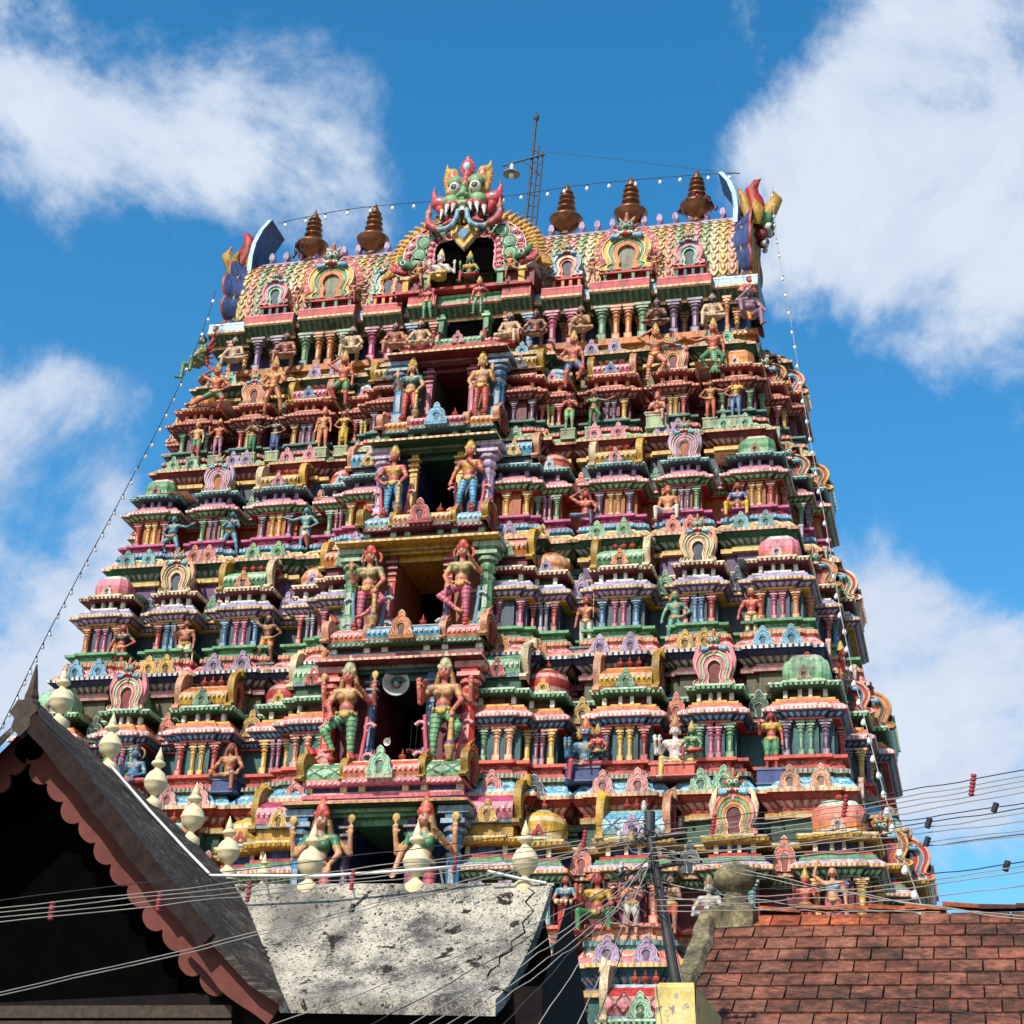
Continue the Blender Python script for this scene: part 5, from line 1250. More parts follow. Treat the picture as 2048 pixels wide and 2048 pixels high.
# ------------------------------------------------------------------ the statues, storey by storey
def st(dx, z, size, label, seat=False, out=0.0, ped=None, grp=None, rz=0.0, res=None, yy=None, **kw):
    if grp == GS:
        out -= .05
        if ped and not seat: ped = (ped[0], .55, ped[2])
    y = (yy if yy is not None else 60 + .235 * z + .45) - out
    zo = -.80 * size if seat else 0.0
    px = size * 50
    return statue((X0 + dx, y, z), rz, size, label, grp, ped, res or int(min(150, max(62, px * 1.15))), zo, **kw)
GS = 'statues standing in the storey recesses'; GD = 'door guardian statues'; GB = 'bearer statues under the top gallery'; GT = 'seated sage statues of the top gallery'; GR = 'small figures on the roof'
# door guardians
def guard(k, s, size, label, **kw):
    T, dw, zs, zd, of, f0 = DOORS[k]; h = LV[k + 1] - LV[k]
    x, y, z = T.P(s * (dw + .78 + .12 * (k < 4)), 1.62, LV[k] + .195 * h)
    root = statue((x, y, z), 0, size, label, GD, None, 150 if k < 4 else 115, 0, **kw)
    if k in (2, 3, 4):   # curling scroll frame behind the legs
        mb = MB(); c = {2: rgb(206, 84, 110), 3: rgb(110, 140, 170), 4: rgb(206, 84, 100)}[k]; q = size
        for sg in (-1, 1):
            pts = [(sg * .26, .10, .02), (sg * .30, .12, .3), (sg * .34, .12, .62), (sg * .36, .12, .95)]
            mb.tube([(a * q, b * q, d * q) for a, b, d in pts], .045 * q, c, 6)
            for zc in (.16, .72):
                sp = [(sg * (.40 + (.13 - .017 * e) * cos(.3 + e * .75)), .10, zc + (.13 - .017 * e) * sin(.3 + e * .75)) for e in range(7)]
                mb.tube([(a * q, b * q, d * q) for a, b, d in sp], [.045 * q * (1 - .09 * e) for e in range(7)], mixc(c, WHITE, .25), 6)
        o = bpy.data.objects.new('scroll_frame', mb.mesh('scroll_frame', M_STATUE)); COL.objects.link(o); o.parent = root
guard(5, -1, 1.62, 'guardian woman with red striped legs left of the topmost porch door', skin=SK_TAN, legs=('stand', 'step'), arms=('bless', 'club'), lower=rgb(206, 82, 66), stripe=rgb(120, 40, 40), upper=rgb(70, 110, 110), female=True, hold='mace', sway=.02)
guard(5, 1, 1.62, 'bare-bellied guardian with red striped legs right of the topmost porch door', skin=SK_TAN, legs=('stand', 'stand'), arms=('club', 'bless'), lower=rgb(206, 82, 66), stripe=rgb(120, 40, 40), belly=.08, shorts=None, sash=TEAL)
guard(4, -1, 1.72, 'guardian with pale blue striped legs leaning on a mace, left of the barred navy doorway', skin=rgb(196, 96, 84), legs=('stand', 'step'), arms=('hip', 'club'), lower=SKY, stripe=DBLUE, upper=OCHRE, hold='mace', sway=-.02)
guard(4, 1, 1.72, 'guardian with pale blue striped legs and hand on chest, right of the barred navy doorway', skin=rgb(196, 96, 84), legs=('step', 'stand'), arms=('low', 'chest'), lower=SKY, stripe=DBLUE, upper=OCHRE, halo=None)
guard(3, -1, 1.92, 'guardian with pink striped legs crossed, left of the brown walled doorway', skin=rgb(206, 128, 100), legs=('stand', 'crossed'), arms=('bless', 'club'), lower=rgb(222, 110, 140), stripe=rgb(130, 40, 70), upper=rgb(150, 140, 96), female=True, crownc=rgb(196, 70, 60), halo=rgb(190, 90, 66), hold='mace')
guard(3, 1, 1.92, 'guardian with pink striped legs crossed, right of the brown walled doorway beside a green pillar', skin=rgb(206, 128, 100), legs=('crossed', 'stand'), arms=('club', 'shoulder'), lower=rgb(222, 110, 140), stripe=rgb(130, 40, 70), upper=rgb(150, 140, 96), female=True, crownc=rgb(196, 70, 60), halo=rgb(190, 90, 66))
guard(2, -1, 2.12, 'four-armed guardian with green striped legs standing left of the grey horn loudspeaker', skin=rgb(196, 100, 90), legs=('bent', 'stand'), arms=('club', 'shoulder'), arms4=('back', 'back'), lower=rgb(124, 176, 128), stripe=rgb(50, 90, 62), upper=rgb(190, 140, 100), female=True, hold='emblems', crownc=rgb(190, 180, 140), hair=rgb(150, 110, 60))
guard(2, 1, 2.12, 'four-armed guardian with green striped legs standing right of the grey horn loudspeaker', skin=rgb(196, 100, 90), legs=('stand', 'bent'), arms=('shoulder', 'club'), arms4=('back', 'back'), lower=rgb(124, 176, 128), stripe=rgb(50, 90, 62), upper=rgb(190, 140, 100), female=True, hold='mace', crownc=rgb(190, 180, 140), hair=rgb(150, 110, 60))
guard(1, -1, 2.3, 'four-armed guardian in a green blouse with a red crown, left of the lowest dark doorway', skin=rgb(206, 146, 112), legs=('stand', 'step'), arms=('chest', 'club'), arms4=('back', 'back'), lower=rgb(206, 90, 100), stripe=rgb(120, 40, 60), upper=rgb(70, 130, 96), female=True, hold='emblems', crownc=rgb(200, 80, 66), hair=rgb(120, 90, 50))
guard(1, 1, 2.3, 'four-armed guardian in a green blouse with a red crown, right of the lowest dark doorway', skin=rgb(206, 146, 112), legs=('step', 'stand'), arms=('low', 'shoulder'), arms4=('back', 'back'), lower=rgb(206, 90, 100), stripe=rgb(120, 40, 60), upper=rgb(70, 130, 96), female=True, hold='emblems', crownc=rgb(200, 80, 66), hair=rgb(120, 90, 50), headturn=-.5)
# storey with slate walls
P3 = (rgb(86, 104, 128), .42, .34)
st(-13.15, 26.05, 1.22, 'red-brown woman statue in a black bodice beneath a cream arch', grp=GS, skin=rgb(176, 84, 72), legs=('stand', 'stand'), arms=('low', 'hip'), female=True, upper=rgb(60, 58, 66), lower=rgb(186, 88, 78), crown='loose', hair=rgb(120, 70, 50), sway=.03)
st(-10.25, 26.05, 1.24, 'moustached statue in white shorts holding a red mace', grp=GS, ped=P3, skin=SK_BROWN, arms=('bless', 'down'), shorts=CREAM, moust=True, belly=.14, crown='cap', crownc=rgb(120, 60, 50), hold='club')
st(-6.65, 26.1, 1.24, 'dark bearded ascetic statue in an orange loincloth on a slate block', grp=GS, ped=(SLATE, .75, .5), skin=SK_DARK, legs=('step', 'step'), arms=('head', 'hip'), shorts=ORANGE, lower=SK_DARK, beard=HAIR, crown='loose', sash=BROWN)
st(6.62, 26.15, 1.22, 'red-skinned statue in a white dhoti holding a staff on a grey block', grp=GS, ped=(SLATE, .85, .5), skin=rgb(170, 84, 70), arms=('down', 'shoulder'), lower=rgb(226, 220, 206), crown='cap', crownc=rgb(190, 70, 60), hold='staff', sash=GOLD)
st(10.15, 26.1, 1.24, 'green statue with a golden halo and a red shawl', grp=GS, ped=P3, skin=SK_TEAL, legs=('step', 'step'), arms=('low', 'hip'), lower=SK_TEAL, crown='wide', crownc=GOLD, halo=OCHRE, sash=RED, hair=rgb(60, 40, 30))
st(13.1, 26.1, 1.22, 'red statue in cream banded trousers beneath a dark green arch', grp=GS, ped=P3, skin=rgb(178, 66, 66), arms=('low', 'down'), lower=CREAM, stripe=OCHRE, crown='cap', crownc=GOLD, halo=rgb(150, 100, 60))
# storey with teal walls
st(-11.05, 20.75, 1.5, 'blue seated four-armed statue beside the cream roof finials', True, .25, grp=GS, skin=SK_BLUE, legs=('fold', 'fold'), arms=('bless', 'lap'), lower=rgb(190, 60, 60), crown='cap', crownc=rgb(60, 60, 70), halo=rgb(160, 110, 80), belly=.1)
st(-7.0, 20.8, 1.5, 'brown sage statue in a grey wrap seated on a blue block with one leg down', True, .35, (DBLUE, .5, .5), grp=GS, skin=rgb(164, 92, 66), legs=('fold', 'hang'), arms=('knee', 'knee'), lower=rgb(160, 150, 134), shin=rgb(164, 92, 66), crown='loose', hair=rgb(140, 74, 50), crownc=rgb(150, 80, 60), sash=OCHRE)
st(7.1, 20.75, 1.62, 'blue lion-headed statue in maroon trousers seated on a blue block', True, .4, (DBLUE, .5, .62), grp=GS, skin=SK_BLUE, lion=True, legs=('hang', 'fold'), arms=('bless', 'lap'), arms4=('back', 'back'), lower=rgb(170, 56, 72), crown='tall', crownc=rgb(206, 110, 60), sash=OCHRE)
st(7.62, 21.2, .95, 'small red and green consort statue on the lap of the blue lion-headed one', True, .85, grp=GS, skin=rgb(186, 70, 66), legs=('hang', 'fold'), arms=('chest', 'knee'), lower=DGREEN, upper=rgb(196, 60, 70), female=True, crown='tall')
st(10.45, 20.75, 1.58, 'white-skinned statue in yellow trousers seated on a red block with raised hands', True, .4, (rgb(214, 90, 76), .45, .8), grp=GS, skin=SK_WHITE, legs=('hang', 'fold'), arms=('bless', 'lap'), arms4=('back', 'back'), lower=rgb(226, 190, 110), sash=SALMON, crown='tall', crownc=rgb(180, 120, 80))
st(11.1, 21.15, .98, 'small green consort statue with red legs beside the white seated one', True, .8, grp=GS, skin=SK_GREEN, legs=('hang', 'fold'), arms=('chest', 'knee'), lower=rgb(190, 56, 66), upper=GREEN, female=True, crown='tall')
st(13.95, 20.55, 1.24, 'red woman statue in a green skirt standing on a blue block', out=.2, ped=(DBLUE, .5, .5), grp=GS, skin=rgb(186, 70, 72), legs=('stand', 'stand'), arms=('bless', 'down'), lower=rgb(80, 150, 84), shin=rgb(186, 70, 72), upper=OCHRE, female=True, crown='loose', hair=rgb(70, 36, 34), shorts=GREEN)
# storey with orange-brown walls
st(-12.05, 31.7, 1.13, 'blue dancing statue with one arm flung out, furthest left of its storey', out=.1, grp=GS, skin=rgb(76, 128, 150), legs=('bent', 'wide'), arms=('hip', 'out'), lower=rgb(88, 140, 162), crown='knot', belly=.12)
st(-9.35, 31.7, 1.15, 'pot-bellied blue statue with both hands at its chest', out=.1, grp=GS, skin=rgb(72, 122, 144), legs=('wide', 'wide'), arms=('chest', 'chest'), lower=rgb(84, 134, 160), crown='loose', belly=.2)
st(-5.95, 31.65, 1.15, 'blue statue holding a white peacock in front of its legs', out=.1, grp=GS, skin=rgb(84, 150, 164), legs=('stand', 'stand'), arms=('out', 'hip'), lower=rgb(90, 150, 170), crown='loose', hold='peacock', halo=rgb(60, 110, 90))
st(6.2, 32.35, 1.28, 'red-brown seated woman statue in a slate skirt with a hand at her brow', True, .2, grp=GS, skin=rgb(176, 80, 74), legs=('fold', 'hang'), arms=('head', 'knee'), lower=rgb(96, 106, 144), female=True, crown='knot', hair=rgb(150, 50, 50))
st(9.62, 32.3, 1.28, 'crowned statue in white trousers seated with knees spread', True, .2, grp=GS, skin=rgb(206, 130, 96), legs=('squat', 'squat'), arms=('down', 'down'), lower=rgb(226, 218, 208), crown='wide', crownc=rgb(206, 96, 84), halo=SALMON)
st(12.45, 32.3, 1.24, 'seated woman statue in a blue bodice and yellow skirt', True, .2, grp=GS, skin=rgb(170, 84, 70), legs=('squat', 'squat'), arms=('lap', 'lap'), lower=rgb(232, 190, 66), upper=rgb(70, 90, 150), female=True, crown='knot')
# fifth storey: pairs on the ledge
P5 = (rgb(140, 150, 110), .45, .3)
for dx, sz, lb, kw in (
    (-11.9, 1.0, 'ledge statue with red striped legs and green belt, left end of its row', dict(skin=SK_TAN, arms=('shoulder', 'down'), lower=rgb(206, 100, 80), stripe=RED, crown='cap', shorts=GREEN)),
    (-10.85, 1.0, 'ledge statue with purple striped legs and a golden cap', dict(skin=rgb(190, 90, 70), arms=('back', 'shoulder'), lower=rgb(130, 110, 150), stripe=PINK, crown='cap', belly=.05)),
    (-9.25, .98, 'ledge statue of a woman in a green sari with folded hands', dict(skin=SK_BROWN, arms=('pray', 'pray'), lower=rgb(70, 130, 84), skirt=rgb(70, 130, 84), upper=DGREEN, female=True, crown='loose')),
    (-8.15, .98, 'ledge statue of a woman in a blue sari with an arm held out', dict(skin=SK_DARK, arms=('out', 'hip'), lower=rgb(80, 96, 150), skirt=rgb(80, 96, 150), upper=SLATE, female=True, crown='loose')),
    (-5.9, 1.08, 'bare brown ledge statue with arms hanging', dict(skin=rgb(206, 120, 90), arms=('down', 'down'), lower=rgb(206, 120, 90), crown='cap', crownc=rgb(206, 120, 90))),
    (-4.95, 1.0, 'ledge statue of a woman in a yellow dress', dict(skin=SK_BROWN, arms=('hip', 'shoulder'), lower=rgb(216, 176, 66), skirt=rgb(216, 176, 66), upper=OCHRE, female=True, crown='loose')),
    (5.2, 1.0, 'ledge statue of a brown woman in a pale green skirt', dict(skin=rgb(186, 90, 80), arms=('chest', 'chest'), lower=rgb(150, 170, 110), upper=rgb(190, 70, 70), female=True, crown='knot', shorts=LGREEN)),
    (6.25, 1.0, 'ledge statue of a dancing woman in green leggings with raised arms', dict(skin=SK_BROWN, arms=('shoulder', 'out'), legs=('stand', 'dance2'), lower=rgb(50, 120, 70), stripe=DGREEN, upper=rgb(60, 110, 70), female=True, crown='knot')),
    (11.25, 1.02, 'ledge statue in red striped leggings with an arm on a post', dict(skin=SK_BROWN, arms=('hip', 'out'), lower=rgb(216, 110, 80), stripe=DRED, upper=rgb(150, 100, 60), crown='knot')),
    (12.3, 1.05, 'ledge statue of a woman in a yellow top and blue trousers', dict(skin=SK_BROWN, arms=('hip', 'shoulder'), lower=rgb(96, 130, 180), upper=rgb(222, 180, 70), female=True, crown='knot', hair=rgb(150, 60, 50)))):
    st(dx, 36.95, sz, lb, out=.45, ped=P5, grp='small statues on the fifth storey ledge', **kw)
st(9.0, 37.25, 1.1, 'kneeling pink-brown ledge statue with folded hands on a mint block', True, .55, (rgb(150, 170, 130), .6, .42), grp='small statues on the fifth storey ledge', skin=rgb(206, 124, 110), legs=('fold', 'hang'), arms=('pray', 'pray'), lower=rgb(206, 200, 180), shin=rgb(206, 124, 110), crown='cap', crownc=rgb(196, 90, 80))
# bearers that prop the top gallery
for dx, lb, kw in (
    (-11.35, 'moustached bearer in green trunks shading his brow, outermost left', dict(skin=rgb(186, 78, 62), legs=('kick', 'bent'), arms=('head', 'hip'), lower=rgb(196, 96, 78), shorts=rgb(70, 120, 80), moust=True)),
    (-8.55, 'orange-brown bearer with a hand on the pink wagon roof', dict(skin=rgb(200, 116, 74), legs=('step', 'wide'), arms=('hip', 'knee'), lower=rgb(200, 116, 74), moust=True, sash=GOLD)),
    (-5.25, 'dark red bearer saluting with a hand raised to his crown', dict(skin=rgb(178, 74, 58), legs=('bent', 'stand'), arms=('head', 'down'), lower=rgb(178, 74, 58), shorts=rgb(90, 140, 90), moust=True)),
    (5.25, 'red-brown bearer in blue shorts with hands on hips', dict(skin=rgb(182, 84, 70), legs=('step', 'bent'), arms=('hip', 'down'), lower=rgb(190, 90, 74), shorts=rgb(86, 100, 150), moust=True)),
    (8.85, 'orange-brown bearer in red striped tights lifting one arm', dict(skin=rgb(196, 106, 76), legs=('step', 'bent'), arms=('head', 'out'), lower=rgb(206, 90, 76), stripe=CREAM, moust=True)),
    (11.35, 'red bearer with a green fish tail, outermost right', dict(skin=rgb(188, 78, 66), legs=('bent', 'bent'), arms=('out', 'down'), lower=rgb(60, 120, 84), shin=rgb(60, 120, 84), fishtail=rgb(70, 140, 90), moust=True))):
    st(dx, 39.05, 1.40, lb, out=.15, grp=GB, yy=69.0, res=105, **kw)
# sages of the top gallery
for dx, lb, kw in (
    (-11.05, 'grey-skinned bearded sage seated at the left end of the gallery', dict(skin=rgb(196, 168, 144), legs=('hang', 'fold'), arms=('knee', 'lap'))),
    (-8.5, 'dark reddish sage with one leg hanging over the gallery edge', dict(skin=rgb(150, 80, 66), legs=('hang', 'fold'), arms=('knee', 'lap'))),
    (-5.3, 'pale sage raising his right hand in the gallery', dict(skin=rgb(206, 178, 148), legs=('hang', 'fold'), arms=('bless', 'knee'))),
    (-3.25, 'slim red-brown sage seated near the pink column', dict(skin=rgb(166, 92, 72), legs=('hang', 'fold'), arms=('knee', 'lap'))),
    (-2.05, 'pale tan sage seated left of the top doorway', dict(skin=rgb(206, 166, 130), legs=('fold', 'fold'), arms=('knee', 'knee'))),
    (2.1, 'cream-skinned sage with a tall topknot right of the top doorway', dict(skin=rgb(210, 176, 140), legs=('fold', 'hang'), arms=('lap', 'knee'))),
    (3.3, 'dark maroon sage seated beside the blue column', dict(skin=rgb(120, 60, 52), legs=('fold', 'fold'), arms=('knee', 'knee'))),
    (5.35, 'tan sage with folded hands between pink and green columns', dict(skin=rgb(176, 126, 92), legs=('hang', 'fold'), arms=('pray', 'pray'))),
    (8.75, 'dark brown sage with folded hands beside a purple column', dict(skin=rgb(110, 66, 54), legs=('fold', 'fold'), arms=('pray', 'pray'))),
    (11.2, 'pale cross-legged sage meditating near the right end of the gallery', dict(skin=rgb(206, 174, 142), legs=('hang', 'fold'), arms=('lap', 'lap')))):
    st(dx, 42.3, 1.36, lb, True, .28, grp=GT, yy=69.95, lower=mixc(kw['skin'], rgb(222, 200, 190), .4), shin=kw['skin'], beard=HAIR, crown='knot', necklace=BROWN, **kw)
st(-12.75, 42.3, 1.62, 'green winged statue in an orange top at the left corner of the gallery', True, .15, grp=GT, yy=69.9, rz=-.7, skin=rgb(84, 124, 96), legs=('hang', 'hang'), arms=('knee', 'knee'), lower=rgb(96, 136, 104), upper=rgb(206, 150, 70), crown='knot', wings=rgb(190, 70, 66), belly=.18)
st(12.75, 42.3, 1.62, 'purple pot-bellied demon statue with a red flame crown at the right corner', True, .15, grp=GT, yy=69.9, rz=.35, skin=SK_PURPLE, legs=('kneeup', 'hang'), arms=('nose', 'knee'), lower=SK_PURPLE, crown='fan', crownc=rgb(200, 56, 48), belly=.2, beard=rgb(90, 60, 76), skirt=ORANGE)
for s, lb in ((-1, 'pink attendant in green leggings left of the small top doorway'), (1, 'pink attendant in green leggings right of the small top doorway')):
    st(-.35 + s * 1.2, 43.15, .98, lb, out=1.25, grp='attendants of the top doorway', yy=70.0, res=80, skin=rgb(206, 92, 96), legs=('stand', 'step'), arms=('shoulder', 'down'), lower=rgb(70, 120, 84), stripe=MINT, upper=rgb(206, 80, 90), female=True, flip=s > 0)
# the pair inside the great arch and little figures on the roof
st(-1.35, 45.75, 1.36, 'white-skinned crowned deity seated in the great arch with a raised hand', True, 0, grp='deities in the great arch', yy=69.75, res=105, skin=SK_WHITE, legs=('hang', 'overknee'), arms=('bless', 'chest'), arms4=('back', 'back'), lower=rgb(222, 172, 76), stripe=OCHRE, crown='tall', crownc=rgb(206, 190, 160))
st(.05, 45.72, 1.16, 'green-skinned goddess seated beside the white deity in the great arch', True, 0, grp='deities in the great arch', yy=69.7, res=100, skin=rgb(66, 140, 92), legs=('hang', 'fold'), arms=('bless', 'knee'), lower=rgb(186, 50, 62), upper=OCHRE, female=True, crown='tall')
for dx, lb, kw in ((-2.35, 'orange dwarf propping the left foot of the great arch', dict(arms=('hip', 'up'), legs=('kick', 'step'))), (1.95, 'orange dwarf propping the right foot of the great arch', dict(arms=('up', 'hip'), legs=('step', 'kick')))):
    st(dx, 45.5, .72, lb, grp=GR, yy=69.65, res=70, skin=SK_ORANGE, lower=SK_ORANGE, belly=.12, crown='cap', crownc=BROWN, **kw)
for dx, lb, f in ((-8.55, 'brown figure with raised arm left of the left roof shrine', False), (-5.75, 'brown figure with raised arm between the left roof shrine and the great arch', True), (5.65, 'brown figure with raised arm between the great arch and the right roof shrine', False), (8.5, 'brown figure with raised arm right of the right roof shrine', True)):
    st(dx, 45.42, .66, lb, grp=GR, yy=70.35, res=66, skin=rgb(164, 70, 58), arms=('hip', 'up'), legs=('stand', 'step'), lower=rgb(170, 76, 62), shorts=rgb(150, 50, 50), crown='loose', flip=f)
# lowest visible storey
G1 = 'statues of the lowest storey in view'
st(6.85, 14.25, 1.2, 'woman statue in a blue blouse playing a hand drum, beside the roof corner', out=.35, grp=G1, skin=rgb(170, 90, 74), legs=('stand', 'step'), arms=('lap', 'lap'), lower=rgb(196, 70, 66), skirt=rgb(200, 76, 70), upper=rgb(80, 140, 170), female=True, crown='loose', hold='drum', ped=(rgb(150, 80, 66), .2, .4))
st(8.0, 14.85, 1.62, 'large red goddess statue in green trousers under a flame crown', True, .5, grp=G1, skin=rgb(176, 66, 62), legs=('squat', 'squat'), arms=('bless', 'lap'), arms4=('back', 'back'), lower=rgb(60, 136, 82), upper=OCHRE, female=True, crown='fan', crownc=rgb(214, 100, 90))
st(9.25, 14.25, 1.18, 'pink ascetic statue with folded hands and a ring of matted hair', out=.5, grp=G1, skin=rgb(190, 110, 96), arms=('pray', 'pray'), lower=rgb(206, 160, 150), shorts=rgb(200, 196, 190), beard=HAIR, crown='loose', halo=rgb(150, 120, 90))
st(10.6, 14.25, 1.14, 'statue in short red trunks with folded hands beside the leaning pole', out=.5, grp=G1, skin=rgb(150, 110, 96), arms=('pray', 'pray'), lower=rgb(150, 110, 96), shorts=rgb(206, 80, 66), crown='knot', beard=rgb(60, 50, 46))
st(11.9, 14.75, 1.35, 'silver-white statue with crossed leg beside the stone ridge post', True, .4, grp=G1, skin=rgb(190, 192, 196), legs=('overknee', 'hang'), arms=('knee', 'lap'), lower=rgb(184, 188, 192), crown='tall', crownc=rgb(150, 120, 90))
st(15.2, 14.2, 1.12, 'red crowned statue half hidden behind the tiled roof ridge', out=.4, grp=G1, skin=rgb(190, 66, 66), arms=('bless', 'bless'), lower=rgb(190, 66, 66), crown='tall')
st(16.15, 14.1, 1.3, 'black-haired statue in a blue shirt raising an arm above the tiled roof', out=.6, grp=G1, skin=rgb(206, 140, 112), arms=('up', 'down'), lower=rgb(206, 100, 130), upper=rgb(120, 170, 200), crown='loose', moust=True)
st(3.9, 14.7, 1.2, 'dark-faced red statue with a spiky halo seen above the white roof ridge', True, .7, grp=G1, skin=rgb(150, 60, 66), legs=('squat', 'squat'), arms=('knee', 'knee'), crown='fan', crownc=rgb(214, 80, 70), upper=PINK)
# figures on the right flank
for k, lb, kw in ((2, 'red figure perched high on the shaded right flank above the second storey', dict(skin=rgb(190, 74, 62), arms=('out', 'out'))), (3, 'brown figure on the shaded right flank of the slate-walled storey', dict(skin=rgb(150, 84, 70), arms=('bless', 'down'))), (4, 'red figure on the shaded right flank of the orange-walled storey', dict(skin=rgb(176, 64, 60), arms=('hip', 'up'))), (5, 'dark red figure on the shaded right flank of the fifth storey', dict(skin=rgb(150, 54, 56), arms=('up', 'hip')))):
    pl, w, yf, hd = plan(k); h = LV[k + 1] - LV[k]
    T = Frame(X0 + w, yf, 1, 0); x, y, z = T.P(.34 * hd, .15, LV[k] + (.08 if k != 2 else .73) * h)
    statue((x, y, z), pi / 2, .21 * h, lb, 'statues on the right flank', None, 70, 0, legs=('stand', 'step'), lower=rgb(120, 60, 56), **kw)
# lion masks over the horseshoe arches (shared mesh), parts of their arch
def mask_prims():
    G_, R_, W_, Y_ = rgb(72, 120, 84), rgb(186, 62, 58), EYEW, GOLD
    B = [ell((0, 0, .05), (.34, .22, .36), G_), ell((0, -.24, .0), (.10, .1, .09), G_), ell((0, -.10, -.28), (.30, .16, .14), R_)]
    P = []
    for s in (-1, 1):
        B += [ell((s * .17, -.15, .16), (.13, .11, .13), W_), ell((s * .17, -.25, .15), (.05, .04, .05), BLACK), ell((s * .17, -.16, .28), (.16, .1, .06), G_), cap((s * .14, -.26, -.26), (s * .20, -.30, -.46), .055, .01, W_), cap((s * .26, -.2, -.24), (s * .34, -.2, -.40), .045, .01, W_),
              cap((s * .34, 0, .1), (s * .52, 0, .28), .1, .03, R_), cap((s * .2, -.02, .36), (s * .38, -.02, .66), .1, .02, Y_), cap((s * .36, -.1, -.4), (s * .62, -.08, -.42), .1, .14, SKY), cap((s * .62, -.08, -.42), (s * .60, -.1, -.28), .12, .06, LBLUE)]
    B += [cap((0, -.1, .34), (0, -.05, .66), .13, .1, rgb(170, 90, 70)), ell((0, -.05, .74), (.07, .07, .12), Y_), ell((0, -.16, .44), (.06, .06, .08), R_)]
    return B, P
mp_ = mask_prims()
MASK_ME = solid_mesh('lion_mask', mp_[0], mp_[1], .042, M_STATUE, .03)
for T, a, o, z, sc, par in MASKS:
    ob = bpy.data.objects.new('lion_mask', MASK_ME); COL.objects.link(ob); ob.parent = par
    p = T.P(a, o, z); b = base_of(par)
    ob.location = (p[0] - b[0], p[1] - b[1], p[2] - b[2]); ob.rotation_euler = (0, 0, T.rot()); ob.scale = (sc * .95, sc * .95, sc * .95)
